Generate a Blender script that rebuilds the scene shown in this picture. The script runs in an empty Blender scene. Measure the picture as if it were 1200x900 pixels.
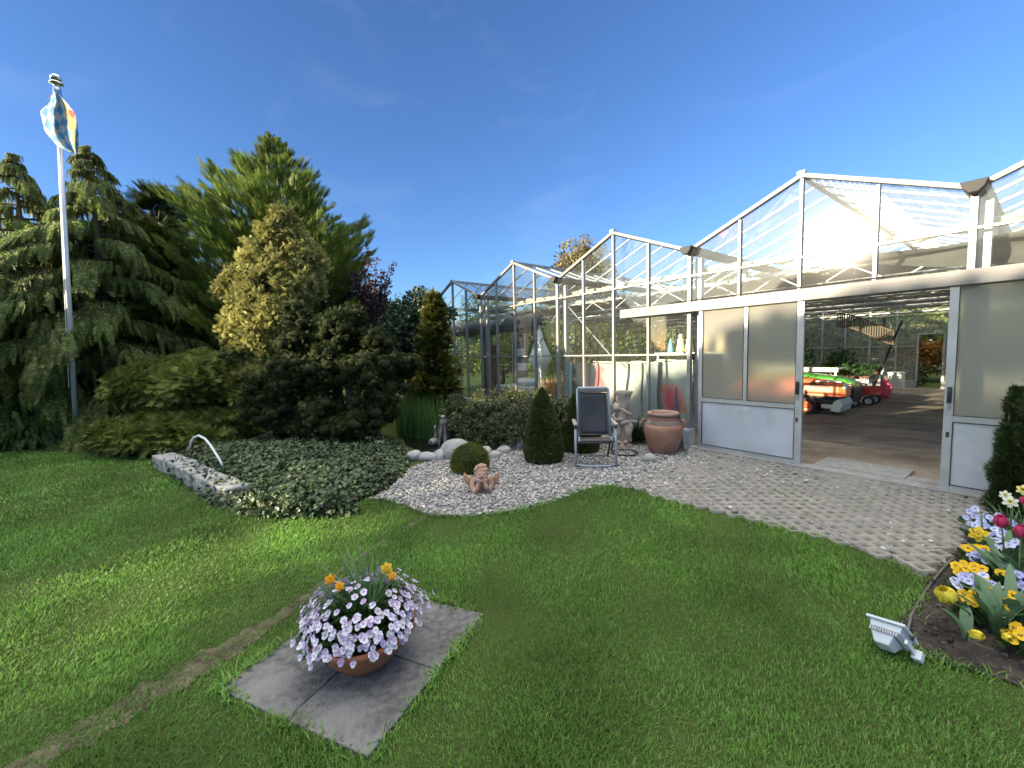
import bpy, bmesh, math, random
import numpy as np
from mathutils import Vector, Matrix
rnd = random.Random(7)
rng = np.random.default_rng(11)
scene = bpy.context.scene
col = scene.collection

# ------------------------------------------------------------------ camera
CAM = np.array([0.0, -6.724, 1.681])
FOC = 487.83                                   # focal length in pixels of a 1200 px wide picture
YAW, PIT, ROL = math.radians(52.6), math.radians(-4.26), math.radians(-1.29)
Fv = np.array([-math.sin(YAW)*math.cos(PIT), math.cos(YAW)*math.cos(PIT), math.sin(PIT)])
R0 = np.array([math.cos(YAW), math.sin(YAW), 0.0]); U0 = np.cross(R0, Fv)
Rv = math.cos(ROL)*R0 + math.sin(ROL)*U0
Uv = -math.sin(ROL)*R0 + math.cos(ROL)*U0
cam = bpy.data.cameras.new('camera'); cam_o = bpy.data.objects.new('camera', cam); col.objects.link(cam_o)
cam.sensor_width = 36; cam.lens = FOC/1200*36; cam.clip_start = 0.05; cam.clip_end = 3000
Mx = Matrix((Rv, Uv, -Fv)).transposed().to_4x4(); Mx.translation = Vector(CAM)
cam_o.matrix_world = Mx
scene.camera = cam_o

# ------------------------------------------------------------------ sky, sun, exposure
SUN = np.array([-0.245, -0.952, 0.185]); SUN /= np.linalg.norm(SUN)
SUN_EL = math.asin(SUN[2])
SKY_FILL = (8.6, 8.1, 7.2, 1)
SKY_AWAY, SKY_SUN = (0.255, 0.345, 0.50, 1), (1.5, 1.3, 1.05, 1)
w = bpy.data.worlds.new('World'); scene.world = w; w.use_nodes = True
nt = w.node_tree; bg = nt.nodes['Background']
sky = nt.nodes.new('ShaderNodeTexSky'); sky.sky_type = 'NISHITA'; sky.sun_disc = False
sky.sun_elevation = SUN_EL; sky.sun_rotation = math.atan2(SUN[0], SUN[1])
sky.air_density = 1.0; sky.dust_density = 0.35; sky.ozone_density = 2.2; sky.altitude = 300
tc = nt.nodes.new('ShaderNodeTexCoord'); mp = nt.nodes.new('ShaderNodeMapping')
mp.inputs['Scale'].default_value = (1.2, 3.4, 7.0); mp.inputs['Rotation'].default_value = (0.25, 0.1, 0.6)
nz = nt.nodes.new('ShaderNodeTexNoise'); nz.inputs['Scale'].default_value = 1.6; nz.inputs['Detail'].default_value = 6; nz.inputs['Distortion'].default_value = 0.6
rp = nt.nodes.new('ShaderNodeValToRGB'); rp.color_ramp.elements[0].position = 0.56; rp.color_ramp.elements[1].position = 0.9
rp.color_ramp.elements[1].color = (0.045, 0.045, 0.045, 1)
mxs = nt.nodes.new('ShaderNodeMix'); mxs.data_type = 'RGBA'
mxs.inputs['B'].default_value = (3.0, 3.3, 3.8, 1)
nt.links.new(tc.outputs['Generated'], mp.inputs['Vector']); nt.links.new(mp.outputs['Vector'], nz.inputs['Vector'])
nt.links.new(nz.outputs['Fac'], rp.inputs['Fac']); nt.links.new(rp.outputs['Color'], mxs.inputs['Factor'])
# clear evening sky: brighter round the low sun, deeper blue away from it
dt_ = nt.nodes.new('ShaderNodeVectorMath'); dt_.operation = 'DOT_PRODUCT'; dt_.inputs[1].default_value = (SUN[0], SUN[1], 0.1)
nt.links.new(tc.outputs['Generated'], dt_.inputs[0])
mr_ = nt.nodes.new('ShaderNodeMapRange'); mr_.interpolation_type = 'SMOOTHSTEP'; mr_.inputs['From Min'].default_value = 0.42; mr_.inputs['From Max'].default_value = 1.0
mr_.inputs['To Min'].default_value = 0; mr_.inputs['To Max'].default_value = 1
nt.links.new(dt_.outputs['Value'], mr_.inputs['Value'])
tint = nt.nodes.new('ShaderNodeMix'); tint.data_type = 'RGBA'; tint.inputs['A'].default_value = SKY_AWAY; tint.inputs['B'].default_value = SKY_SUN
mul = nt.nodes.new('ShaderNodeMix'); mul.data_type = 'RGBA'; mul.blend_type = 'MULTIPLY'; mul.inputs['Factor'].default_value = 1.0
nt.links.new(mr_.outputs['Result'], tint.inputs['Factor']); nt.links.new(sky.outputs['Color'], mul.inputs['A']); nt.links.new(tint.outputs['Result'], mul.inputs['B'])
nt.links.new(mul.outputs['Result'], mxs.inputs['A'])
# bright overhead sky, added as fill light for the shaded ground
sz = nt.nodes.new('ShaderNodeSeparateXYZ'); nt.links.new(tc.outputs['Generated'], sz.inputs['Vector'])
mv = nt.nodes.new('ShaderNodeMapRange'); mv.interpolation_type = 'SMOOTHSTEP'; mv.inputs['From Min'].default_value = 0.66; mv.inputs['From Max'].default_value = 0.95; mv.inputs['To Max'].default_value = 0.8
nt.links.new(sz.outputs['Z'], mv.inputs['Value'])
sky_fill_mix = nt.nodes.new('ShaderNodeMix'); sky_fill_mix.data_type = 'RGBA'; sky_fill_mix.inputs['B'].default_value = SKY_FILL
nt.links.new(mv.outputs['Result'], sky_fill_mix.inputs['Factor']); nt.links.new(mxs.outputs['Result'], sky_fill_mix.inputs['A']); nt.links.new(sky_fill_mix.outputs['Result'], bg.inputs['Color'])
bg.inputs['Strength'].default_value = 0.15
sl = bpy.data.lights.new('sun', 'SUN'); sl.energy = 4.4; sl.angle = math.radians(0.53); sl.color = (1.0, 0.83, 0.60)
so = bpy.data.objects.new('sun', sl); col.objects.link(so)
so.rotation_euler = Vector(SUN).to_track_quat('Z', 'Y').to_euler(); so.location = (-20, -60, 30)
vs = scene.view_settings; vs.view_transform = 'Standard'; vs.look = 'None'; vs.gamma = 1; vs.exposure = 2.0
vs.use_curve_mapping = False
scene.cycles.transparent_max_bounces = 24
scene.cycles.max_bounces = 8

# ------------------------------------------------------------------ where a point of the photograph lies in the place
def ray(px, py): return Fv*FOC + Rv*(px-600) - Uv*(py-450)
def gp(px, py, z=0.0):
    d = ray(px, py); t = (z-CAM[2])/d[2]; P = CAM + t*d
    return (float(P[0]), float(P[1]))
def dp(px, py, depth):
    d = ray(px, py); Fh = np.array([Fv[0], Fv[1], 0]); Fh /= np.linalg.norm(Fh)
    P = CAM + d*(depth/(d @ Fh)); return P
def yp(px, py, y):
    d = ray(px, py); return CAM + d*((y-CAM[1])/d[1])

# ------------------------------------------------------------------ object helpers
def tag(o, label=None, cat=None, group=None, kind=None):
    if label: o['label'] = label
    if cat: o['category'] = cat
    if group: o['group'] = group
    if kind: o['kind'] = kind
    return o
def thing(name, label, cat, loc=(0, 0, 0), rz=0.0, group=None):
    o = bpy.data.objects.new(name, None); col.objects.link(o); o.empty_display_size = 0.1
    o.location = loc; o.rotation_euler = (0, 0, rz)
    return tag(o, label, cat, group)
def world_offset(p):
    off = np.zeros(3)
    while p is not None:
        off += np.array(p.location); p = p.parent
    return off
def np_obj(name, V, F, mats, parent=None, smooth=False, fmat=None, world=False):
    """one mesh object from a vertex array and a list of face index arrays"""
    V = np.asarray(V, dtype=np.float64).reshape(-1, 3)
    if world and parent is not None: V = V - world_offset(parent)
    if not isinstance(F, (list, tuple)): F = [F]
    F = [np.asarray(f, dtype=np.int32) for f in F if len(f)]
    me = bpy.data.meshes.new(name)
    me.vertices.add(len(V)); me.vertices.foreach_set('co', V.astype(np.float32).ravel())
    tot = sum(f.size for f in F); n = sum(len(f) for f in F)
    me.loops.add(tot); me.loops.foreach_set('vertex_index', np.concatenate([f.ravel() for f in F]))
    sizes = np.concatenate([np.full(len(f), f.shape[1], dtype=np.int32) for f in F])
    st = np.concatenate([[0], np.cumsum(sizes)[:-1]]).astype(np.int32)
    me.polygons.add(n); me.polygons.foreach_set('loop_start', st); me.polygons.foreach_set('loop_total', sizes)
    for m in (mats if isinstance(mats, (list, tuple)) else [mats]): me.materials.append(m)
    if fmat is not None: me.polygons.foreach_set('material_index', np.asarray(fmat, dtype=np.int32))
    if smooth: me.polygons.foreach_set('use_smooth', np.ones(n, dtype=bool))
    me.update(calc_edges=True)
    o = bpy.data.objects.new(name, me); col.objects.link(o)
    if parent is not None: o.parent = parent
    return o
def copy_tree(o, parent=None):
    c = o.copy(); col.objects.link(c)
    if parent is not None: c.parent = parent
    for ch in list(o.children): copy_tree(ch, c)
    return c

class MB:
    """collects boxes, tubes, lathes into ONE mesh"""
    def __init__(s): s.v = []; s.f = []; s.m = []; s.n = 0
    def add(s, V, F, m=0):
        V = np.asarray(V, float).reshape(-1, 3)
        s.v.append(V); s.f += [[i+s.n for i in f] for f in F]; s.m += [m]*len(F); s.n += len(V); return s
    def box(s, lo, hi, m=0, rot=None, c=None):
        lo, hi = np.array(lo, float), np.array(hi, float)
        V = np.array([[(lo, hi)[i][0], (lo, hi)[j][1], (lo, hi)[k][2]] for i in (0, 1) for j in (0, 1) for k in (0, 1)])
        if rot is not None:
            c = np.array(c if c is not None else (lo+hi)/2); V = (V-c) @ np.array(rot).T + c
        return s.add(V, [(0, 1, 3, 2), (4, 6, 7, 5), (0, 4, 5, 1), (2, 3, 7, 6), (0, 2, 6, 4), (1, 5, 7, 3)], m)
    def bar(s, a, b, wd, ht, up=(0, 0, 1), m=0):
        a, b = np.array(a, float), np.array(b, float); d = b-a; d /= np.linalg.norm(d)
        up = np.array(up, float); x = np.cross(d, up); x /= np.linalg.norm(x); u = np.cross(x, d)
        V = [p + sx*x*wd/2 + su*u*ht/2 for p in (a, b) for sx in (-1, 1) for su in (-1, 1)]
        return s.add(V, [(0, 1, 3, 2), (4, 6, 7, 5), (0, 4, 5, 1), (2, 3, 7, 6), (0, 2, 6, 4), (1, 5, 7, 3)], m)
    def tube(s, pts, r, seg=8, m=0, cap=True):
        pts = [np.array(p, float) for p in pts]; n = len(pts)
        rr = r if hasattr(r, '__len__') else [r]*n
        V = []; u = None
        for i, p in enumerate(pts):
            d = pts[min(i+1, n-1)] - pts[max(i-1, 0)]; d /= (np.linalg.norm(d)+1e-12)
            if u is None:
                u = np.cross(d, (0, 0, 1)) if abs(d[2]) < .9 else np.cross(d, (1, 0, 0))
            u = u - d*(u @ d); u /= np.linalg.norm(u); v = np.cross(d, u)
            for k in range(seg):
                a = 2*math.pi*k/seg; V.append(p + rr[i]*(math.cos(a)*u + math.sin(a)*v))
        F = [(i*seg+k, i*seg+(k+1) % seg, (i+1)*seg+(k+1) % seg, (i+1)*seg+k) for i in range(n-1) for k in range(seg)]
        if cap: F += [tuple(range(seg-1, -1, -1)), tuple((n-1)*seg+k for k in range(seg))]
        return s.add(V, F, m)
    def lathe(s, prof, seg=32, c=(0, 0, 0), m=0, sx=1, sy=1):
        V = [(c[0]+sx*r*math.cos(2*math.pi*k/seg), c[1]+sy*r*math.sin(2*math.pi*k/seg), c[2]+z) for r, z in prof for k in range(seg)]
        n = len(prof)
        F = [(i*seg+k, i*seg+(k+1) % seg, (i+1)*seg+(k+1) % seg, (i+1)*seg+k) for i in range(n-1) for k in range(seg)]
        F += [tuple(range(seg-1, -1, -1)), tuple((n-1)*seg+k for k in range(seg))]
        return s.add(V, F, m)
    def ball(s, c, r, seg=16, rings=10, m=0, rot=None):
        r = np.array(r if hasattr(r, '__len__') else (r, r, r), float)
        V = [(0, 0, -1)] + [(math.sin(math.pi*i/rings)*math.cos(2*math.pi*k/seg), math.sin(math.pi*i/rings)*math.sin(2*math.pi*k/seg), -math.cos(math.pi*i/rings)) for i in range(1, rings) for k in range(seg)] + [(0, 0, 1)]
        V = np.array(V)*r
        if rot is not None: V = V @ np.array(rot).T
        F = [(0, 1+(k+1) % seg, 1+k) for k in range(seg)]
        F += [(1+i*seg+k, 1+i*seg+(k+1) % seg, 1+(i+1)*seg+(k+1) % seg, 1+(i+1)*seg+k) for i in range(rings-2) for k in range(seg)]
        L = len(V)-1; b = 1+(rings-2)*seg
        F += [(L, b+k, b+(k+1) % seg) for k in range(seg)]
        return s.add(V+np.array(c), F, m)
    def prism(s, poly, z0, z1, m=0):
        n = len(poly)
        V = [(x, y, z0) for x, y in poly] + [(x, y, z1) for x, y in poly]
        return s.add(V, [tuple(range(n-1, -1, -1)), tuple(range(n, 2*n))] + [(i, (i+1) % n, n+(i+1) % n, n+i) for i in range(n)], m)
    def extrude(s, poly3, vec, m=0):
        P = np.array(poly3, float); n = len(P); V = np.concatenate([P, P+np.array(vec, float)])
        return s.add(V, [tuple(range(n-1, -1, -1)), tuple(range(n, 2*n))] + [(i, (i+1) % n, n+(i+1) % n, n+i) for i in range(n)], m)
    def build(s, name, mats, parent=None, smooth=False, world=False, bevel=0.0, fix=True):
        V = np.concatenate(s.v)
        if world and parent is not None: V = V - world_offset(parent)
        me = bpy.data.meshes.new(name); me.from_pydata([tuple(p) for p in V], [], [tuple(f) for f in s.f])
        for m in (mats if isinstance(mats, (list, tuple)) else [mats]): me.materials.append(m)
        me.polygons.foreach_set('material_index', s.m)
        if smooth: me.polygons.foreach_set('use_smooth', [True]*len(me.polygons))
        if fix:
            bm = bmesh.new(); bm.from_mesh(me); bmesh.ops.recalc_face_normals(bm, faces=bm.faces[:]); bm.to_mesh(me); bm.free()
        me.update()
        o = bpy.data.objects.new(name, me); col.objects.link(o)
        if parent is not None: o.parent = parent
        if bevel:
            b = o.modifiers.new('bevel', 'BEVEL'); b.width = bevel; b.segments = 2; b.limit_method = 'ANGLE'
        return o

def place(tv, tf, pos, axis, normal, scale=1.0, sx=None):
    """copies of a small template: y along axis, z along normal; returns vertices and faces"""
    tv = np.asarray(tv, float); pos = np.asarray(pos, float)
    Y = axis/(np.linalg.norm(axis, axis=1, keepdims=True)+1e-9)
    X = np.cross(Y, normal); X /= (np.linalg.norm(X, axis=1, keepdims=True)+1e-9)
    Z = np.cross(X, Y)
    S = np.broadcast_to(np.asarray(scale, float), (len(pos),))[:, None, None]
    kx = 1.0 if sx is None else np.asarray(sx, float)[:, None, None]
    V = pos[:, None, :] + S*(kx*tv[None, :, 0:1]*X[:, None, :] + tv[None, :, 1:2]*Y[:, None, :] + tv[None, :, 2:3]*Z[:, None, :])
    n = len(tv); off = (np.arange(len(pos))*n)[:, None, None]
    Fs = []
    for f in (tf if isinstance(tf, list) else [tf]):
        f = np.asarray(f); Fs.append((f[None]+off).reshape(-1, f.shape[1]))
    return V.reshape(-1, 3), Fs
def join(parts):
    V = []; F = {}; n = 0
    for v, fs in parts:
        for f in fs: F.setdefault(f.shape[1], []).append(f+n)
        V.append(v); n += len(v)
    return np.concatenate(V), [np.concatenate(F[k]) for k in sorted(F)]
def unit(n):
    v = rng.normal(size=(n, 3)); return v/np.linalg.norm(v, axis=1, keepdims=True)
def in_poly(x, y, poly):
    poly = np.asarray(poly); ins = np.zeros(len(x), bool); j = len(poly)-1
    for i in range(len(poly)):
        xi, yi = poly[i]; xj, yj = poly[j]
        c = ((yi > y) != (yj > y)) & (x < (xj-xi)*(y-yi)/(yj-yi+1e-12)+xi); ins ^= c; j = i
    return ins
def poly_dist(x, y, line):
    d = np.full(len(x), 1e9); P = np.stack([x, y], 1); line = np.asarray(line, float)
    for a, b in zip(line[:-1], line[1:]):
        ab = b-a; t = np.clip(((P-a) @ ab)/(ab @ ab), 0, 1); d = np.minimum(d, np.linalg.norm(P-(a+t[:, None]*ab), axis=1))
    return d
def vnoise(P, freq, seed=0):
    """cheap smooth noise for numpy points, about -1..1"""
    P = np.asarray(P)*freq; r = np.random.default_rng(seed); out = np.zeros(len(P))
    for k in range(5):
        d = r.normal(size=P.shape[1]); out += np.sin(P @ d + r.uniform(0, 6.28))*0.45
    return out

# ------------------------------------------------------------------ materials
def new_mat(name):
    m = bpy.data.materials.new(name); m.use_nodes = True; t = m.node_tree
    return m, t, t.nodes['Principled BSDF'], t.links
def noise_mat(name, c1, c2, rough=0.6, scale=8.0, detail=5, bump=0.0, bump_scale=None, metal=0.0, spec=0.5, c3=None, c3_scale=1.5, c3_pos=(0.55, 0.7), coat=0):
    m, t, b, L = new_mat(name); N = t.nodes
    co = N.new('ShaderNodeTexCoord')
    n = N.new('ShaderNodeTexNoise'); n.inputs['Scale'].default_value = scale; n.inputs['Detail'].default_value = detail
    r = N.new('ShaderNodeValToRGB'); r.color_ramp.elements[0].position = 0.35; r.color_ramp.elements[1].position = 0.65
    r.color_ramp.elements[0].color = (*c1, 1); r.color_ramp.elements[1].color = (*c2, 1)
    L.new(co.outputs['Object'], n.inputs['Vector']); L.new(n.outputs['Fac'], r.inputs['Fac'])
    out = r.outputs['Color']
    if c3 is not None:
        n3 = N.new('ShaderNodeTexNoise'); n3.inputs['Scale'].default_value = c3_scale; n3.inputs['Detail'].default_value = 7
        r3 = N.new('ShaderNodeValToRGB'); r3.color_ramp.elements[0].position, r3.color_ramp.elements[1].position = c3_pos
        mx = N.new('ShaderNodeMix'); mx.data_type = 'RGBA'; mx.inputs['B'].default_value = (*c3, 1)
        L.new(co.outputs['Object'], n3.inputs['Vector']); L.new(n3.outputs['Fac'], r3.inputs['Fac']); L.new(r3.outputs['Color'], mx.inputs['Factor'])
        L.new(out, mx.inputs['A']); out = mx.outputs['Result']
    L.new(out, b.inputs['Base Color'])
    b.inputs['Roughness'].default_value = rough; b.inputs['Metallic'].default_value = metal; b.inputs['Specular IOR Level'].default_value = spec
    if coat: b.inputs['Coat Weight'].default_value = coat
    if bump:
        bn = N.new('ShaderNodeTexNoise'); bn.inputs['Scale'].default_value = bump_scale or scale*4; bn.inputs['Detail'].default_value = 6
        bp = N.new('ShaderNodeBump'); bp.inputs['Strength'].default_value = bump; bp.inputs['Distance'].default_value = 0.02
        L.new(co.outputs['Object'], bn.inputs['Vector']); L.new(bn.outputs['Fac'], bp.inputs['Height']); L.new(bp.outputs['Normal'], b.inputs['Normal'])
    return m
def leaf_mat(name, c1, c2, c3=None, rough=0.55, transl=0.3, patch=0.0, spec=0.3, p3=0.9):
    """colour varies from leaf to leaf; thin leaves let some light through"""
    m, t, b, L = new_mat(name); N = t.nodes
    g = N.new('ShaderNodeNewGeometry'); r = N.new('ShaderNodeValToRGB'); e = r.color_ramp.elements
    e[0].color = (*c1, 1); e[1].color = (*c2, 1); e[1].position = 0.85
    if c3 is not None:
        x = e.new(p3); x.color = (*c2, 1); e[len(e)-1].position = p3
        y = e.new(min(1.0, p3+0.05)); y.color = (*c3, 1)
    L.new(g.outputs['Random Per Island'], r.inputs['Fac']); out = r.outputs['Color']
    if patch:
        co = N.new('ShaderNodeTexCoord'); n = N.new('ShaderNodeTexNoise'); n.inputs['Scale'].default_value = patch; n.inputs['Detail'].default_value = 3
        h = N.new('ShaderNodeHueSaturation'); mr = N.new('ShaderNodeMapRange'); mr.inputs['From Min'].default_value = 0.3; mr.inputs['From Max'].default_value = 0.7
        mr.inputs['To Min'].default_value = 0.6; mr.inputs['To Max'].default_value = 1.4
        L.new(co.outputs['Object'], n.inputs['Vector']); L.new(n.outputs['Fac'], mr.inputs['Value']); L.new(mr.outputs['Result'], h.inputs['Value'])
        L.new(out, h.inputs['Color']); out = h.outputs['Color']
    L.new(out, b.inputs['Base Color']); b.inputs['Roughness'].default_value = rough; b.inputs['Specular IOR Level'].default_value = spec
    if transl:
        tr = N.new('ShaderNodeBsdfTranslucent'); mx = N.new('ShaderNodeMixShader'); mx.inputs['Fac'].default_value = transl
        L.new(out, tr.inputs['Color']); L.new(b.outputs['BSDF'], mx.inputs[1]); L.new(tr.outputs['BSDF'], mx.inputs[2])
        L.new(mx.outputs['Shader'], N['Material Output'].inputs['Surface'])
    return m
def glass_mat(name, tint=(0.90, 0.95, 0.93), dust=0.06, refl=0.05, dust_col=(0.75, 0.74, 0.66), rough=0.039, lo=0.2):
    m, t, b, L = new_mat(name); N = t.nodes; N.remove(b)
    lw = N.new('ShaderNodeLayerWeight'); lw.inputs['Blend'].default_value = 0.5
    pw = N.new('ShaderNodeMath'); pw.operation = 'POWER'; pw.inputs[1].default_value = 3.5
    ma = N.new('ShaderNodeMath'); ma.operation = 'MULTIPLY_ADD'; ma.inputs[1].default_value = 0.85; ma.inputs[2].default_value = refl
    L.new(lw.outputs['Facing'], pw.inputs[0]); L.new(pw.outputs['Value'], ma.inputs[0])
    tr = N.new('ShaderNodeBsdfTransparent'); tr.inputs['Color'].default_value = (*tint, 1)
    gl = N.new('ShaderNodeBsdfGlossy'); gl.inputs['Roughness'].default_value = rough; gl.inputs['Color'].default_value = (0.95, 0.97, 1, 1)
    gl2 = N.new('ShaderNodeBsdfGlossy'); gl2.inputs['Roughness'].default_value = lo; gl2.inputs['Color'].default_value = (0.9, 0.9, 0.9, 1)
    mg = N.new('ShaderNodeMixShader'); mg.inputs['Fac'].default_value = 0.012
    L.new(gl.outputs['BSDF'], mg.inputs[1]); L.new(gl2.outputs['BSDF'], mg.inputs[2])
    m1 = N.new('ShaderNodeMixShader'); L.new(ma.outputs['Value'], m1.inputs['Fac']); L.new(tr.outputs['BSDF'], m1.inputs[1]); L.new(mg.outputs['Shader'], m1.inputs[2])
    df = N.new('ShaderNodeBsdfDiffuse'); df.inputs['Color'].default_value = (*dust_col, 1)
    tl = N.new('ShaderNodeBsdfTranslucent'); tl.inputs['Color'].default_value = (*dust_col, 1)
    md = N.new('ShaderNodeMixShader'); md.inputs['Fac'].default_value = 0.4; L.new(df.outputs['BSDF'], md.inputs[1]); L.new(tl.outputs['BSDF'], md.inputs[2])
    co = N.new('ShaderNodeTexCoord'); n = N.new('ShaderNodeTexNoise'); n.inputs['Scale'].default_value = 2.2; n.inputs['Detail'].default_value = 8; n.inputs['Roughness'].default_value = 0.7
    mr = N.new('ShaderNodeMapRange'); mr.inputs['From Min'].default_value = 0.3; mr.inputs['From Max'].default_value = 0.75; mr.inputs['To Min'].default_value = dust*0.5; mr.inputs['To Max'].default_value = dust*1.7
    L.new(co.outputs['Object'], n.inputs['Vector']); L.new(n.outputs['Fac'], mr.inputs['Value'])
    m2 = N.new('ShaderNodeMixShader'); L.new(mr.outputs['Result'], m2.inputs['Fac']); L.new(m1.outputs['Shader'], m2.inputs[1]); L.new(md.outputs['Shader'], m2.inputs[2])
    L.new(m2.outputs['Shader'], N['Material Output'].inputs['Surface'])
    return m
def plain(name, c, rough=0.5, metal=0.0, var=0.12, scale=20, bump=0.0, spec=0.5, coat=0):
    a = tuple(max(0, x*(1-var)) for x in c); d = tuple(min(1, x*(1+var)) for x in c)
    return noise_mat(name, a, d, rough, scale, metal=metal, bump=bump, spec=spec, coat=coat)

M = {}
M['alu'] = plain('weathered_aluminium', (0.235, 0.235, 0.225), 0.45, 0.3, 0.12, 9, 0.05)
M['alu_dark'] = plain('grey_aluminium', (0.36, 0.37, 0.38), 0.45, 0.4, 0.15, 9)
M['white_paint'] = noise_mat('white_painted_metal', (0.16, 0.155, 0.145), (0.195, 0.19, 0.18), 0.5, 5, c3=(0.12, 0.105, 0.085), c3_scale=3.5, c3_pos=(0.58, 0.8))
M['kick'] = noise_mat('white_door_panel', (0.41, 0.43, 0.47), (0.45, 0.47, 0.51), 0.35, 3, c3=(0.34, 0.35, 0.36), c3_scale=3.5, c3_pos=(0.52, 0.80))
M['glass_back'] = glass_mat('dusty_back_glass', dust=0.20)
M['glass'] = glass_mat('greenhouse_glass', dust=0.03)
M['glass_up'] = glass_mat('dusty_greenhouse_glass', dust=0.036, refl=0.045)
M['glass_roof'] = glass_mat('roof_glass', dust=0.032, refl=0.05, tint=(0.9, 0.95, 0.95))
M['rubber'] = plain('black_rubber', (0.02, 0.02, 0.02), 0.7)
M['black'] = plain('black_plastic', (0.025, 0.025, 0.028), 0.45)
M['concrete'] = noise_mat('concrete', (0.23, 0.225, 0.21), (0.31, 0.30, 0.28), 0.85, 14, 8, 0.25, 60, c3=(0.17, 0.16, 0.145), c3_scale=3)
M['galv'] = noise_mat('galvanised_steel', (0.24, 0.25, 0.26), (0.34, 0.35, 0.36), 0.5, 30, metal=0.4)
M['bark'] = noise_mat('bark', (0.09, 0.065, 0.045), (0.17, 0.13, 0.10), 0.9, 12, 6, 0.5, 30)
# ================================================================== the ground
lawn_edge = [gp(*p) for p in [(415, 597), (432, 586), (452, 587), (478, 594), (500, 604), (540, 606), (575, 604), (610, 598), (650, 588), (672, 580), (692, 573), (716, 570), (742, 573), (765, 582), (800, 592), (840, 600), (880, 612), (930, 624), (985, 638), (1020, 650), (1055, 664), (1080, 680), (1082, 693), (1070, 708), (1058, 725), (1054, 742), (1062, 758), (1080, 771), (1120, 783), (1160, 793), (1200, 806), (1260, 822)]]
ivy_line = [gp(*p) for p in [(415, 600), (350, 604), (300, 600), (262, 584), (225, 562), (192, 544)]]
back_line = [gp(*p) for p in [(182, 538), (120, 534), (60, 530), (0, 530), (-90, 535)]]
lawn_poly = list(lawn_edge) + [(0.9, -4.4), (2.2, -6.0), (2.2, -9.5), (-12.5, -11.0)] + back_line[::-1] + ivy_line[::-1]
strip = [gp(*p) for p in [(-40, 935), (60, 882), (150, 829), (230, 783), (330, 722), (400, 668), (470, 620), (500, 606)]]

# one big ground sheet (soil and rough grass) out to the horizon
def ground_mat():
    m, t, b, L = new_mat('soil_and_turf'); N = t.nodes
    co = N.new('ShaderNodeTexCoord'); n = N.new('ShaderNodeTexNoise'); n.inputs['Scale'].default_value = 1.3; n.inputs['Detail'].default_value = 8
    r = N.new('ShaderNodeValToRGB'); e = r.color_ramp.elements
    e[0].position = 0.3; e[0].color = (0.035, 0.055, 0.014, 1); e[1].position = 0.7; e[1].color = (0.060, 0.080, 0.024, 1)
    L.new(co.outputs['Object'], n.inputs['Vector']); L.new(n.outputs['Fac'], r.inputs['Fac']); L.new(r.outputs['Color'], b.inputs['Base Color'])
    b.inputs['Roughness'].default_value = 1.0; b.inputs['Specular IOR Level'].default_value = 0.1
    return m
M['turf'] = ground_mat()
M['soil'] = noise_mat('garden_soil', (0.026, 0.021, 0.018), (0.062, 0.052, 0.045), 0.95, 16, 8, 0.8, 40, spec=0.2, c3=(0.10, 0.085, 0.07), c3_scale=38, c3_pos=(0.60, 0.70))
M['strip'] = noise_mat('worn_soil', (0.05, 0.042, 0.026), (0.15, 0.125, 0.085), 0.95, 9, 8, 0.8, 30, spec=0.2)
b = MB(); b.add([(-900, -900, 0), (900, -900, 0), (900, 900, 0), (-900, 900, 0)], [(0, 1, 2, 3)]); tag(b.build('ground', M['turf']), kind='structure')

def sheet(name, poly, z, mat, sub=0):
    b = MB(); b.add([(x, y, z) for x, y in poly], [tuple(range(len(poly)))])
    o = b.build(name, mat); bm = bmesh.new(); bm.from_mesh(o.data); bmesh.ops.triangulate(bm, faces=bm.faces[:]); 
    for f in bm.faces:
        if f.normal.z < 0: f.normal_flip()
    bm.to_mesh(o.data); bm.free(); return tag(o, kind='structure')

# worn bare strip along the old lawn edging, ragged on both sides
sl_ = np.array(strip); sn = np.concatenate([[0], np.cumsum(np.linalg.norm(np.diff(sl_, axis=0), axis=1))]); ns_ = 130
L_, R_ = [], []
for s_ in np.linspace(0, sn[-1], ns_):
    i = min(np.searchsorted(sn, s_, side='right')-1, len(strip)-2); f = (s_-sn[i])/(sn[i+1]-sn[i]); p = sl_[i]+(sl_[i+1]-sl_[i])*f; d = (sl_[i+1]-sl_[i]); d /= np.linalg.norm(d); nrm = np.array([-d[1], d[0]])
    wdt = np.interp(s_/sn[-1], [0, .12, .3, .42, .55, .7, .85, 1], [.07, .10, .10, .05, .035, .018, .02, .03])
    for lst, sg in ((L_, 1), (R_, -1)): lst.append(tuple(p+nrm*sg*wdt*(1+.12*math.sin(s_*23+sg)+.12*math.sin(s_*51+2*sg)+rnd.uniform(-.25, .25))))
sheet('worn_path', L_ + R_[::-1], 0.004, M['strip'])

# gravel bed: a sheet of grit and thousands of loose pebbles
gravel_poly = lawn_edge[1:14] + [gp(*p) for p in [(790, 572), (828, 548), (838, 536), (818, 526)]] + [(-3.85, 0.0), (-6.6, 0.0), gp(600, 500), gp(640, 522), gp(618, 528), gp(585, 528), gp(545, 528), gp(500, 543), gp(482, 548), gp(455, 575)]
grit = noise_mat('grey_grit', (0.16, 0.155, 0.15), (0.36, 0.35, 0.34), 0.9, 60, 4, 0.6, 120)
sheet('gravel_bed', gravel_poly, 0.006, grit)
M['pebble'] = leaf_mat('pebbles', (0.15, 0.148, 0.146), (0.42, 0.405, 0.38), (0.56, 0.52, 0.46), rough=0.75, transl=0)
def icosphere(sub=1):
    bm = bmesh.new(); bmesh.ops.create_icosphere(bm, subdivisions=sub, radius=1)
    V = np.array([v.co[:] for v in bm.verts]); F = np.array([[v.index for v in f.verts] for f in bm.faces]); bm.free(); return V, F
ICO1 = icosphere(1); ICO2 = icosphere(2); ICO3 = icosphere(3)
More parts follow.
